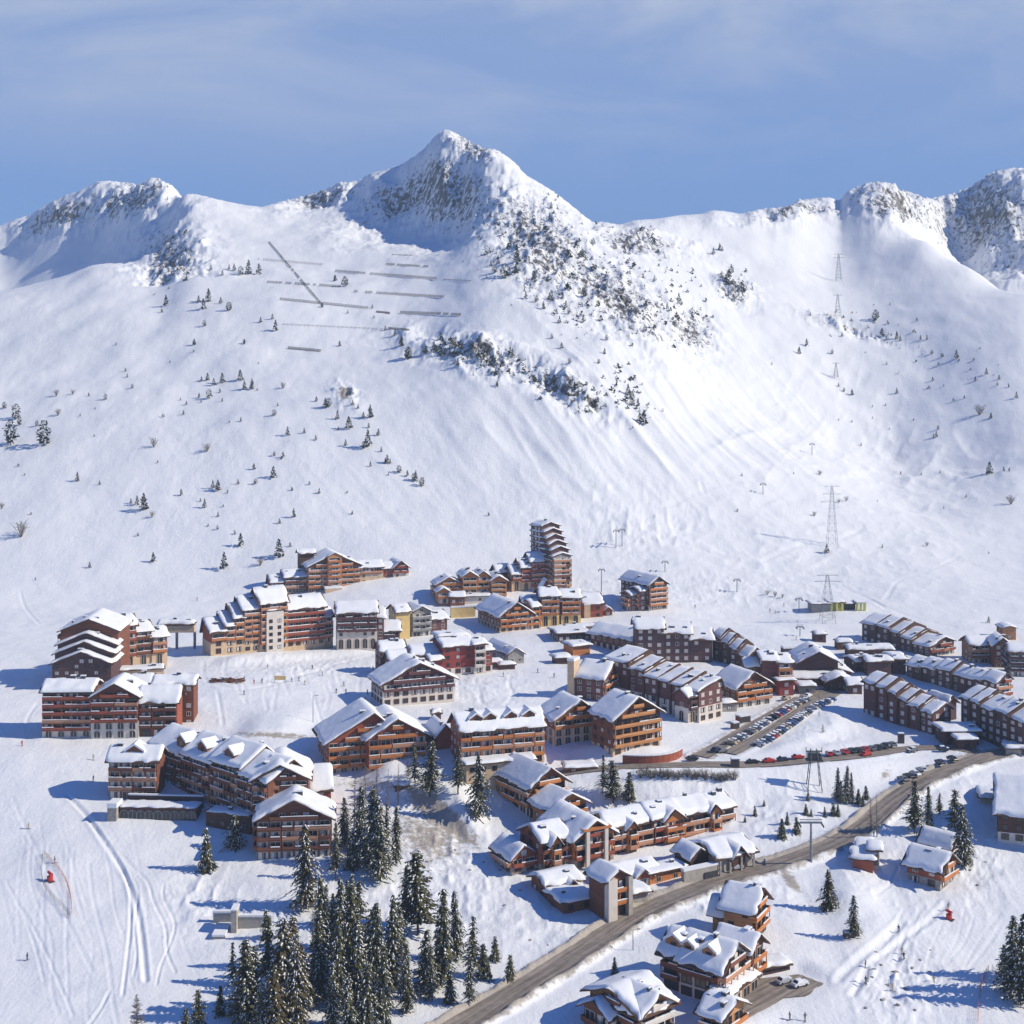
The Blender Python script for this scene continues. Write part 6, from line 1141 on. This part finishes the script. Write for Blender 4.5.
MORE = BANDS[48:] + list(band([(495, 225), (530, 265), (570, 300), (600, 325)], 34, 150, 1.0, 3.4)) + list(band([(535, 205), (590, 255), (630, 300), (660, 330)], 34, 170, 1.0, 3.4)) + list(band([(432, 350), (470, 354), (512, 364), (560, 388), (605, 408)], 16, 120, 1.5, 5)) + list(band([(630, 235), (680, 300), (705, 340)], 30, 80, 1.5, 4.5)) + list(band([(440, 170), (490, 215), (510, 260)], 30, 60, 1.2, 3)) + list(band([(850, 195), (900, 205), (935, 215)], 14, 40, 1.2, 3)) + list(band([(165, 240), (185, 265), (160, 300)], 20, 36, 1.5, 5)) + list(band([(610, 370), (640, 400), (650, 420)], 20, 40, 1.5, 5)) + list(band([(720, 270), (745, 300)], 12, 30, 1.5, 5)) + list(band([(830, 320), (900, 345), (990, 385)], 26, 40, 1.2, 4))
sc = MB()
for u, v, hp in MORE:
    p = at(u, v, 600); h = hp * p.y / F; w = h * RB.uniform(.22, .5)
    if p.y > 2300: continue
    for j in range(12):
        f = (j + .3) / 12; a = RB.uniform(0, 6.28); q = p + Vector((math.cos(a) * w * (1.1 - f), math.sin(a) * w * (1.1 - f), h * f * .95)); s_ = w * RB.uniform(.45, .9) * (1.2 - .6 * f)
        X = Vector((RB.uniform(-1, 1), RB.uniform(-1, 1), RB.uniform(-.4, .4))).normalized() * s_; Y = Vector((RB.uniform(-1, 1), RB.uniform(-1, 1), RB.uniform(-1, .3))).normalized() * s_
        sc.quad([tuple(q - X), tuple(q - Y), tuple(q + X), tuple(q + Y)], 0)
tag(sc.build('mountain_scrub', ['far_needles']), 'small dark scrub and stunted trees dotting the crags', 'scrub', kind='stuff')
# ------------------------------------------------------------------ snow barriers on the avalanche slope
def barrier(u0, v0, u1, v1, hpx, label, dark=True):
    P = [at(u0 + (u1 - u0) * k / 24, v0 + (v1 - v0) * k / 24, 700) for k in range(25)]; o = empty('avalanche_barrier', P[0], label, 'snow barrier', 'snow barriers on the avalanche slope')
    h = hpx * (.45 if 'diagonal snow barrier running' in label else .68) * P[0].y / F; b = MB(); s_ = MB(); RBb = random.Random(int(u0))
    for i, (A, C) in enumerate(zip(P[:-1], P[1:])):
        d = C - A; n = max(1, int(d.length / 4.5)); st = Vector((-d.y, d.x, 0)).normalized()
        for k in range(n):
            if (u1 - u0) > 40 and RBb.random() < .10: continue
            a = A + d * (k / n) - P[0]; c = A + d * ((k + 0.9) / n) - P[0]
            s_.bar(a - Vector((0, 0, 1)), a + st * 0.8 + Vector((0, 0, h)), 0.16, sides=4); s_.bar(a + st * 2.5 - Vector((0, 0, 1)), a + st * 0.6 + Vector((0, 0, h * .7)), 0.12, sides=4)
            for j in range(4 if dark else 2):
                z = h * (0.25 + 0.24 * j) if dark else h * (.5 + .4 * j); b.bar(a + st * (0.2 * j) + Vector((0, 0, z)), c + st * (0.2 * j) + Vector((0, 0, z)), h * (0.075 if dark else .05), sides=4)
    b.build('beams', ['barrier_wood'], o); s_.build('posts', ['barrier_wood'], o)
for a in ((268.6, 242.4, 323, 307, 3.0, 'diagonal snow barrier running down across the other barriers'), (258, 260, 323, 265.5, 3.2, 'pale snow barrier highest of the group crossed by the diagonal one', False), (267, 283, 341, 287.5, 3.6, 'snow barrier second down of those crossed by the diagonal one'), (280, 300, 372, 309.5, 3.8, 'snow barrier at the foot of the diagonal barrier'),
          (283, 325, 385, 330, 2.6, 'faint half-buried snow barrier below the foot of the diagonal one', False), (288, 349, 321, 352, 4.0, 'short dark snow barrier lowest of all, alone'), (335, 272, 441, 280, 3.4, 'longest dark snow barrier under the rocky peak'), (443, 280, 471, 281.5, 2.0, 'faint buried end beyond the longest barrier', False), (354, 292.5, 444, 298, 3.6, 'dark snow barrier directly under the longest one'),
          (400, 313.5, 461, 316, 4.0, 'dark gappy snow barrier lowest on the peak side'), (376, 312.5, 390, 314, 3.0, 'stub of barrier just beside the gappy low barrier'), (388, 329, 410, 331, 3.2, 'short snow barrier with two trees at its end'), (386, 265, 428.5, 267.5, 3.0, 'short straight snow barrier nearest the rocky peak'), (392, 255, 413, 256, 1.8, 'faintest barrier stub above the short straight one', False)):
    barrier(*a[:6], *(a[6:]))

# ------------------------------------------------------------------ pylons, masts and lamps
def lattice(name, label, u, v, hpx, wide, cat='pylon', arms=2, m_='metal', legs=0.22, r=0.055):
    p = at(u, v); h = hpx * p.y / F; o = empty(name, p, label, cat); b = MB(); w = wide
    def cor(z): k = w / 2 * (1 - 0.86 * z / h); return [Vector((sx * k, sy * k, z)) for sx, sy in ((-1, -1), (1, -1), (1, 1), (-1, 1))]
    n = 8; lv = [cor(h * i / n) for i in range(n + 1)]
    for A, B_ in zip(lv[:-1], lv[1:]):
        for i in range(4): b.bar(A[i] if A is not lv[0] else A[i] - Vector((0, 0, 2)), B_[i], r * 1.5, sides=4); b.bar(A[i], B_[(i + 1) % 4], r, sides=3); b.bar(B_[i], B_[(i + 1) % 4], r, sides=3)
    b.build('mast', [m_], o); c = MB()
    for k in range(arms):
        z = h * (1 - .13 * k) - .2; L_ = wide * (.75 + .2 * k); c.bar((-L_, 0, z), (L_, 0, z), r * 1.8, sides=4); c.bar((-L_, 0, z), (0, 0, z + h * .04), r, sides=3); c.bar((L_, 0, z), (0, 0, z + h * .04), r, sides=3)
    c.build('crossarm', [m_], o); return o
lattice('pylon', 'tall slender lattice mast standing alone on the open snow', 832, 546, 60, 6, arms=3)
lattice('pylon', 'lattice pylon rising straight out of the lift station', 827.5, 622, 47, 7, arms=2)
lattice('pylon', 'highest lattice pylon on the far slope', 838.6, 281, 27, 6, arms=2, r=.08); lattice('pylon', 'pale lattice pylon below the highest one on the far slope', 837.7, 318, 23, 6, arms=1, r=.07); lattice('pylon', 'short pylon on the far slope under two others', 836, 378, 15, 4, arms=1, r=.07)
def lift_pylon(u, v, hpx, label, arm=3.2, tilt=0.0, sheaves=True, cat='lift pylon', rz=0.0, r=.35):
    p = at(u, v); h = hpx * p.y / F; o = empty('lift_pylon', p, label, cat, None, rz); b = MB(); b.bar((0, 0, -2), (0, 0, h * .5), r * 1.2, r2=r, sides=10); b.bar((0, 0, h * .5), (0, 0, h), r, r2=r * .8, sides=10); b.build('mast', ['metal'], o)
    c = MB(); c.box(-arm, arm, -.25, .25, h - .1, h + .35, 0); c.box(-arm, arm, -.3, .3, h + .9, h + 1.0, 0); c.build('crossarm', ['metal'], o)
    if sheaves:
        for sx in (-1, 1):
            q = MB(); q.box(sx * arm - .12, sx * arm + .12, -1.9, 1.9, h - .75, h - .5, 0)
            for y in (-1.6, -.8, 0, .8, 1.6): q.bar((sx * arm - .14, y, h - .45), (sx * arm + .14, y, h - .45), .28, sides=10)
            q.build('sheave_assembly', ['dark_metal'], o)
lift_pylon(811, 861, 38, 'tall T-shaped lift pylon beside the main road', 3.2)
for a in ((601.5, 592, 22, 'lift pylon close beside the lone block'), (616, 548, 17, 'lift pylon on the piste above the lone block, nearer the tower'), (622, 546, 16, 'lift pylon farther up the piste from the tower'), (665, 572, 10, 'small lift pylon just above the lone block roof'), (737, 592, 12, 'small lift pylon on the open piste beyond the village'), (799, 612, 13, 'small lift pylon just beside the lift station'), (800, 636, 9, 'small lift pylon above the dark gabled hall'), (812, 455, 11, 'lift pylon high on the slope above the tall mast'), (763, 494, 10, 'lift pylon on the runout track')): lift_pylon(*a, arm=1.6, r=.22)
# the lattice pylon with a platform by the upper road
p = at(814, 789); h = 40 * p.y / F; o = empty('pylon', p, 'splay-legged lattice pylon with a platform of switchgear by the upper road', 'pylon'); b = MB()
for sx in (-1, 1):
    for sy in (-1, 1): b.bar((sx * 2.4, sy * 1.6, -2), (sx * .9, sy * .8, h), .16, sides=4)
    for k in range(5): b.bar((sx * (2.4 - .3 * k), -1.6 + .16 * k, h * k / 5), (sx * (2.1 - .3 * k), 1.44 - .16 * k, h * (k + 1) / 5), .08, sides=3)
b.build('legs', ['metal'], o); c = MB(); c.box(-2.6, 2.6, -1.4, 1.4, h * .72, h * .75, 0); c.box(-2.0, 2.0, -1, 1, h * .755, h * .9, 0); c.bar((-2.5, 0, h * .75), (-2.5, 0, h * 1.05), .12); c.bar((2.5, 0, h * .75), (2.5, 0, h * 1.05), .12); c.box(-2.4, 2.4, -.12, .12, h * .93, h * .96, 0); c.build('platform', ['dark_metal'], o)
def lamp(u, v, hpx, label):
    p = at(u, v); h = hpx * p.y / F; o = empty('street_lamp', p, label, 'street lamp'); b = MB(); b.bar((0, 0, -1), (0, 0, h), .11, r2=.07, sides=8); b.bar((0, 0, h), (1.3, 0, h + .3), .06, sides=6); b.build('pole', ['dark_metal'], o); c = MB(); c.box(1.0, 1.9, -.18, .18, h + .18, h + .34, 0); c.build('lamp_head', ['metal'], o)
for a in ((819, 716, 24, 'street lamp at the upper end of the car park'), (633, 950, 20, 'street lamp on the verge opposite the tower house'), (868, 982, 12, 'lamp post where the yard meets the piste'), (748, 706, 8, 'short lamp post between the orange gable block and the parking lane'), (1014, 745, 10, 'street lamp at the shaded road bend'), (512, 660, 14, 'lamp post on the square by the grey gabled chalet'), (187, 688, 12, 'lamp post behind the red-brown arcaded block'), (313, 722, 26, 'thin pole at the foot of the nursery slope')): lamp(*a)

# ------------------------------------------------------------------ cars
def car_meshes():
    b = MB(); prof = [(-2.1, .35), (-2.15, .75), (-1.95, .95), (-1.55, 1.0), (-1.05, 1.44), (.55, 1.46), (1.15, 1.0), (1.95, .9), (2.12, .7), (2.1, .35)]; w = .86
    n = len(prof); b.v = [(x, -w * (1 if z < 1.2 else .84), z) for x, z in prof] + [(x, w * (1 if z < 1.2 else .84), z) for x, z in prof]
    b.f = [tuple(range(n)), tuple(reversed(range(n, 2 * n)))] + [(i, i + n, (i + 1) % n + n, (i + 1) % n) for i in range(n)]; b.m = [0] * len(b.f); body = b.mesh('body')
    bm = bmesh.new(); bm.from_mesh(body); bmesh.ops.recalc_face_normals(bm, faces=bm.faces); bm.to_mesh(body); bm.free()
    g = MB()
    for s in (-1, 1):
        y = s * (w * .93 + .012); g.quad([(-1.38, y + s * .03, 1.03), (-.98, y - s * .10, 1.38), (.5, y - s * .10, 1.40), (.98, y + s * .03, 1.03)])
    g.quad([(1.12, -.7, 1.035), (1.12, .7, 1.035), (.62, .62, 1.42), (.62, -.62, 1.42)]); g.quad([(-1.52, -.7, 1.04), (-1.52, .7, 1.04), (-1.10, .62, 1.41), (-1.10, -.62, 1.41)]); gl = g.mesh('windows'); gl.materials.append(M['glass'])
    wh = MB(); wh.bar((0, -.1, 0), (0, .1, 0), .33, sides=12); whm = wh.mesh('wheel'); whm.materials.append(M['rubber'])
    sn = MB(); sn.box(-.98, .5, -.66, .66, 1.452, 1.60, 0); sn.box(1.2, 1.95, -.7, .7, .97, 1.06, 0); snm = sn.mesh('snow_cover'); snm.materials.append(M['roof_snow']); return body, gl, whm, snm
CB, CG, CW, CS = car_meshes(); CBM = {}
for k in CARC: CBM[k] = CB.copy(); CBM[k].materials.append(M['car_' + k])
RC = random.Random(5)
def car(p, yaw, colour, label, group, snow=False):
    o = empty('parked_car', p, label, 'car', group, yaw); q = bpy.data.objects.new('body', CBM[colour]); COL.objects.link(q); q.parent = o
    g = bpy.data.objects.new('windows', CG); COL.objects.link(g); g.parent = o
    for x in (-1.3, 1.3):
        for y in (-.8, .8): w = bpy.data.objects.new('wheel', CW); COL.objects.link(w); w.parent = o; w.location = (x, y, .33)
    if snow: s_ = bpy.data.objects.new('snow_cover', CS); COL.objects.link(s_); s_.parent = o
NTH = 'first second third fourth fifth sixth seventh eighth ninth tenth eleventh twelfth thirteenth fourteenth fifteenth sixteenth seventeenth eighteenth nineteenth twentieth twenty-first twenty-second twenty-third twenty-fourth twenty-fifth twenty-sixth twenty-seventh twenty-eighth twenty-ninth thirtieth thirty-first thirty-second'.split()
def car_row(px_, step, turn, where, group, skip=0.08, cols=None):
    Q = path_points(px_, 0.5, 2); s = np.r_[0, np.cumsum(np.hypot(*np.diff(Q[:, :2], axis=0).T))]; t_ = step * .5; n = 0
    while t_ < s[-1]:
        i = int(np.clip(np.searchsorted(s, t_), 1, len(Q) - 2)); d = Q[i + 1] - Q[i - 1]; a = math.atan2(d[1], d[0]) + turn + RC.uniform(-.04, .04) + (math.pi if RC.random() < .3 else 0)
        if RC.random() > skip:
            c = RC.choice(cols or ['white', 'silver', 'grey', 'black', 'grey', 'blue', 'dark blue', 'black', 'red', 'silver', 'beige']); snow = RC.random() < .5
            z = float(T(Q[i, 0], Q[i, 1])) + .25; car((Q[i, 0], Q[i, 1], z), a, c, f"{'snow-topped ' if snow else ''}{c} car, {NTH[n]} from the {where}", group, snow); n += 1
        t_ += step
car_row([(728, 746), (748, 735), (770, 721), (790, 709), (806, 702)], 2.75, math.pi / 2, 'lower end of the upper parking row', 'cars parked in the upper row')
car_row([(757, 747), (776, 736), (796, 722), (814, 709), (832, 701)], 2.75, math.pi / 2, 'lower end of the lower parking row', 'cars parked in the lower row')
car_row([(744, 764), (770, 763), (792, 760), (800, 759)], 5.4, 0, 'hairpin end of the roadside row', 'cars parked along the upper road', .1, ['red', 'grey', 'red', 'black', 'silver', 'red', 'dark blue', 'white'])
car_row([(823, 757), (845, 754), (868, 751), (895, 746)], 3.4, math.pi / 2.6, 'pylon in the long roadside row', 'cars parked along the upper road', .05, ['black', 'grey', 'red', 'black', 'silver', 'dark blue', 'grey'])
car_row([(898, 783), (915, 776), (935, 767), (958, 758)], 3.4, math.pi / 2.4, 'pine end above the road bend', 'cars parked above the main road bend', .1, ['black', 'grey', 'silver', 'dark blue', 'black', 'white'])
car_row([(905, 753), (925, 751), (945, 751)], 5.6, 0, 'sunny end of the shaded roadside', 'cars by the shaded bend', .2, ['grey', 'silver', 'dark blue'])
for u, v, c, lab in ((692, 761, 'black', 'black car turning at the hairpin junction'), (722, 753, 'grey', 'grey car at the lower mouth of the car park'), (786, 700, 'beige', 'tan car alone at the top of the upper parking lane'), (716, 752, 'dark blue', 'dark blue car beside the grey one at the car park mouth'), (736, 870, 'silver', 'silver car outside the concrete garage'), (784, 984, 'silver', 'silver car under snow in the hamlet yard'), (800, 987, 'white', 'white car beside the silver one in the hamlet yard'), (775, 969, 'dark blue', 'dark blue car at the shaded edge of the hamlet yard'), (866, 756.5, 'red', 'bright red car pulled out of the long roadside row'), (808, 698, 'white', 'white van-like car before the grey hut')):
    p = at(u, v); p.z += .3; car(p, RC.uniform(.3, .9), c, lab, None, c in ('silver', 'white'))

# ------------------------------------------------------------------ people on the pistes
def person_mesh(seed):
    R = random.Random(seed); me = bpy.data.meshes.new('body'); lean = R.uniform(.02, .2)
    V_ = [(0, 0, .95), (0, -lean, 1.42), (0, -lean * 1.3, 1.55), (0, -lean * 1.5, 1.72), (.13, 0, .9), (.15, -.08, .5), (.15, .02, .06), (.15, -.14, .03), (-.13, 0, .9), (-.15, -.08, .5), (-.15, .02, .06), (-.15, -.14, .03), (.22, -lean, 1.40), (.33, -.1, 1.12), (.3, -.32, .98), (-.22, -lean, 1.40), (-.33, -.1, 1.12), (-.3, -.32, .98)]
    E = [(0, 1), (1, 2), (2, 3), (0, 4), (4, 5), (5, 6), (6, 7), (0, 8), (8, 9), (9, 10), (10, 11), (1, 12), (12, 13), (13, 14), (1, 15), (15, 16), (16, 17)]
    rr = [.17, .19, .08, .13, .12, .09, .07, .06, .12, .09, .07, .06, .09, .065, .05, .09, .065, .05]
    me.from_pydata(V_, E, []); o = bpy.data.objects.new('person_seed', me); COL.objects.link(o); sk = o.modifiers.new('skin', 'SKIN'); 
    for v, r in zip(me.skin_vertices[0].data, rr): v.radius = (r, r)
    me.skin_vertices[0].data[0].use_root = True; o.modifiers.new('sub', 'SUBSURF').levels = 1
    dg = bpy.context.evaluated_depsgraph_get(); m2 = bpy.data.meshes.new_from_object(o.evaluated_get(dg)); bpy.data.objects.remove(o); m2.name = 'body'; return m2
PM = [person_mesh(1), person_mesh(2), person_mesh(3)]; PMC = {}
SKI = MB(); [SKI.box(x - .05, x + .05, -.9, .75, .0, .03) for x in (-.15, .15)]; SKM = SKI.mesh('skis'); SKM.materials.append(M['dark_metal'])
def person(u, v, colour, label, ski=True):
    p = at(u, v); k = RC.randrange(3); key = (k, colour)
    if key not in PMC: PMC[key] = PM[k].copy(); PMC[key].materials.clear(); PMC[key].materials.append(M['car_' + colour])
    o = empty('person', p + Vector((0, 0, .05)), label, 'person', 'people out on the snow', RC.uniform(0, 6.28)); b = bpy.data.objects.new('body', PMC[key]); COL.objects.link(b); b.parent = o; h = MB(); h.bar((0, -.16, 1.74), (0, -.17, 1.92), .13, r2=.07, sides=8); h.build('helmet', ['car_black'], o)
    if ski: q = bpy.data.objects.new('skis', SKM); COL.objects.link(q); q.parent = o
    return o
for a in ((312.5, 669, 'black', 'person in black standing alone on the nursery slope track'), (292, 682, 'dark blue', 'person in dark blue beside the yellow banner'), (299, 681, 'grey', 'person in grey crouched past the yellow banner'), (695, 608, 'black', 'skier in black on the piste beyond the lone block'), (770, 612, 'red', 'skier in red crossing the piste beyond the lift station'), (775, 613.5, 'black', 'skier in black just behind the red one'), (796, 640, 'dark blue', 'person in dark blue behind the dark gabled hall'), (866, 984, 'black', 'person in black at the lamp by the hamlet yard'), (790, 1020, 'dark blue', 'person in dark blue walking below the hamlet yard'), (805, 1021, 'grey', 'person in grey walking below the hamlet yard'), (244, 681, 'black', 'person in black by the brown heap'), (236, 684, 'grey', 'person in grey queueing on the nursery track'), (262, 683, 'dark blue', 'person in blue queueing nearest the yellow banner'), (254, 684, 'red', 'person in red queueing on the nursery track'), (22, 746, 'red', 'person in red at the top of the open piste'), (865, 968, 'dark blue', 'person in blue standing on the bank above the yard'), (772, 742, 'black', 'person in black beside the lower parking row')): person(*a)

for i in range(34):
    u, v = RC.choice(((RC.uniform(5, 120), RC.uniform(760, 1000)), (RC.uniform(240, 380), RC.uniform(668, 705)), (RC.uniform(680, 860), RC.uniform(575, 640)), (RC.uniform(885, 975), RC.uniform(905, 1010)), (RC.uniform(120, 480), RC.uniform(600, 640)), (RC.uniform(440, 560), RC.uniform(672, 700))))
    c = RC.choice(['black', 'dark blue', 'grey', 'red', 'blue', 'black', 'beige']); o = person(u, v, c, None); place_label(o, u, v, 'lone', 'skier in ' + c)
settle_labels()
# ------------------------------------------------------------------ piste furniture
def net(name, px_, label, hpx, m_='orange_net'):
    Q = path_points(px_, 3.0, 1); o = empty(name, tuple(Q[0]), label, 'piste net'); b = MB(); s_ = MB(); h = hpx
    for k, (A, C) in enumerate(zip(Q[:-1], Q[1:])):
        a = Vector(A) - Vector(Q[0]); c = Vector(C) - Vector(Q[0]); s_.bar(a - Vector((0, 0, .3)), a + Vector((0, 0, h)), .045, sides=5)
        for z in np.linspace(.15, h - .05, 6): b.bar(a + Vector((0, 0, z)), c + Vector((0, 0, z)), .02, sides=3)
        for j in range(6): q = a.lerp(c, j / 6); b.bar(q + Vector((0, 0, .1)), q + Vector((0, 0, h - .05)), .015, sides=3)
    b.build('netting', [m_], o); s_.build('posts', ['car_grey'], o)
net('safety_net', [(43, 853), (42, 866), (42, 884), (52, 898), (63, 909), (72, 920)], 'dark safety net on the near side of the red snow cannon', 1.6, 'car_grey'); net('safety_net', [(43, 853), (54, 865), (65, 880), (71, 900), (72, 920)], 'pale pinkish safety net on the far side of the red snow cannon', 1.4)
net('safety_net', [(990, 970), (981, 985), (979, 1005), (978, 1030)], 'red-brown safety net at the piste edge by the big spruces', 1.8); net('safety_net', [(990, 968), (1003, 984), (1016, 998), (1030, 1010)], 'dark fence running from the net corner under the spruces', 1.6, 'dark_metal')
def cannon(u, v, label, s=1.0):
    p = at(u, v); o = empty('snow_cannon', p, label, 'snow cannon', None, 2.4); o.scale = (s, s, s); b = MB(); b.prism([(1.0 * math.cos(i * .7854), 1.0 * math.sin(i * .7854)) for i in range(8)], -.3, 1.6); b.build('crash_pad', ['red_paint'], o); c = MB(); c.bar((0, 0, 1.6), (0, 0, 2.2), .18, sides=8); c.build('mast', ['dark_metal'], o); d = MB(); d.bar((-.9, 0, 2.2), (1.1, 0, 2.75), .55, r2=.42, sides=14); d.bar((-1.0, 0, 2.17), (-.9, 0, 2.2), .62, r2=.62, sides=14); d.build('barrel', ['red_paint'], o); f = MB(); f.box(-1.6, 1.8, -.9, .9, -.25, .12); f.build('sledge', ['dark_metal'], o)
cannon(50, 881, 'red snow cannon inside the V of safety nets', .85); cannon(949, 919, 'red snow cannon on the bank above the piste', .8)
# brown timber heap, banner, signs and boxes
p = at(226, 682); o = empty('timber_heap', p, 'heap of brown timber with a low snow cap on the nursery slope', 'heap'); b = MB(); RT = random.Random(3)
for k in range(46):
    x = RT.uniform(-5.5, 6); y = RT.uniform(-1.6, 1.6); z = RT.uniform(.1, 1.9) * (1 - abs(x) / 9); a = RT.uniform(-.5, .5); b.bar((x - 1.6 * math.cos(a), y - 1.6 * math.sin(a), z), (x + 1.6 * math.cos(a), y + 1.6 * math.sin(a), z + RT.uniform(-.2, .5)), .24, sides=5)
b.build('timber', ['brown_wood'], o); s_ = MB(); [s_.box(x, x + 2.0, -.9, .9, 1.75 - abs(x) * .12, 2.0 - abs(x) * .12) for x in (-3.5, -.8, 1.9)]; s_.build('snow_cover', ['roof_snow'], o)
p = at(280, 683); o = empty('banner', p, 'yellow banner arch where people queue on the nursery slope', 'banner'); b = MB(); b.bar((-2, 0, -.3), (-2, 0, 2.6), .12); b.bar((2, 0, -.3), (2, 0, 2.6), .12); b.build('poles', ['metal'], o); c = MB(); c.box(-2.2, 2.2, -.1, .1, 1.2, 2.8); c.build('cloth', ['yellow'], o)
def crate(name, u, v, w, d, h, m_, label, cat, yaw=0.0, snow=.25):
    p = at(u, v); o = empty(name, p, label, cat, None, yaw); b = MB(); b.box(-w / 2, w / 2, -d / 2, d / 2, -.5, h); b.box(-w / 2 + .15, w / 2 - .15, -d / 2 - .05, -d / 2 - .002, .2, h - .2, 1); b.build('cabinet', [m_, 'dark_metal'], o); c = MB(); c.box(-w / 2 - .12, w / 2 + .12, -d / 2 - .12, d / 2 + .12, h + .003, h + .14); c.box(-w / 2, w / 2, -d / 2, d / 2, h + .143, h + .14 + snow, 1); c.build('lid', ['dark_metal', 'roof_snow'], o)
crate('transformer_cabinet', 735, 767, 2.6, 2.0, 2.6, 'brown_wood', 'brown transformer cabinet at the hairpin end of the roadside cars', 'cabinet'); crate('transformer_cabinet', 901, 743, 2.0, 1.6, 3.2, 'brown_wood', 'tall narrow brown cabinet on the bank below the maroon row', 'cabinet'); crate('sign_board', 857, 936, 1.0, .4, 3.0, 'brown_wood', 'tall brown board under the pine below the road', 'board', .3); crate('storage_box', 849, 937, 2.6, 1.8, 1.2, 'dusk_wood', 'low dark box in the shade of the pine below the road', 'box', .1)
crate('hut', 743, 722, 4.6, 3.0, 2.2, 'brown_wood', 'small brown hut on the bank beside the upper parking lane', 'hut', .5, .5); crate('storage_box', 735, 728, 2.6, 2.0, 1.8, 'brown_wood', 'brown bin shelter just downhill of the small hut', 'bin shelter', .5, .4); crate('hut', 788, 654, 5.5, 3.5, 2.6, 'dark_wood', 'small dark hut under snow at the piste edge behind the orange balconied block', 'hut', .2, 1.0)
p = at(708, 737); 
# rocks and shrubs poking through the avalanche snow
def rock_mesh(seed):
    R = random.Random(seed); bm = bmesh.new(); bmesh.ops.create_icosphere(bm, subdivisions=2, radius=1)
    for v in bm.verts: v.co *= R.uniform(.7, 1.15); v.co.z *= .6
    me = bpy.data.meshes.new('boulder'); bm.to_mesh(me); bm.free(); me.materials.append(M['stone']); return me
RM = [rock_mesh(i) for i in range(4)]
for i, (u, v, s) in enumerate([(895, 972, .9), (912, 968, .7), (881, 965, .6), (888, 985, .8), (905, 989, .9), (920, 960, .6), (872, 977, .5), (883, 1000, .8), (898, 1005, .7), (930, 972, .6), (866, 1008, .6), (915, 1010, .5), (876, 952, .5), (930, 950, .4), (970, 870, .6), (985, 862, .5), (978, 885, .7), (520, 890, .7), (500, 870, .6), (470, 870, .5), (484, 862, .6), (455, 850, .6), (505, 905, .5), (530, 940, .6), (548, 945, .4)]):
    o = bpy.data.objects.new('boulder', RM[i % 4]); COL.objects.link(o); o.location = at(u, v); o.scale = (s, s * .8, s * .7); o.rotation_euler = (0, 0, i); tag(o, None, 'boulder', 'boulders in the churned snow'); place_label(o, u, v, 'grey', 'boulder half sunk in snow')
settle_labels()
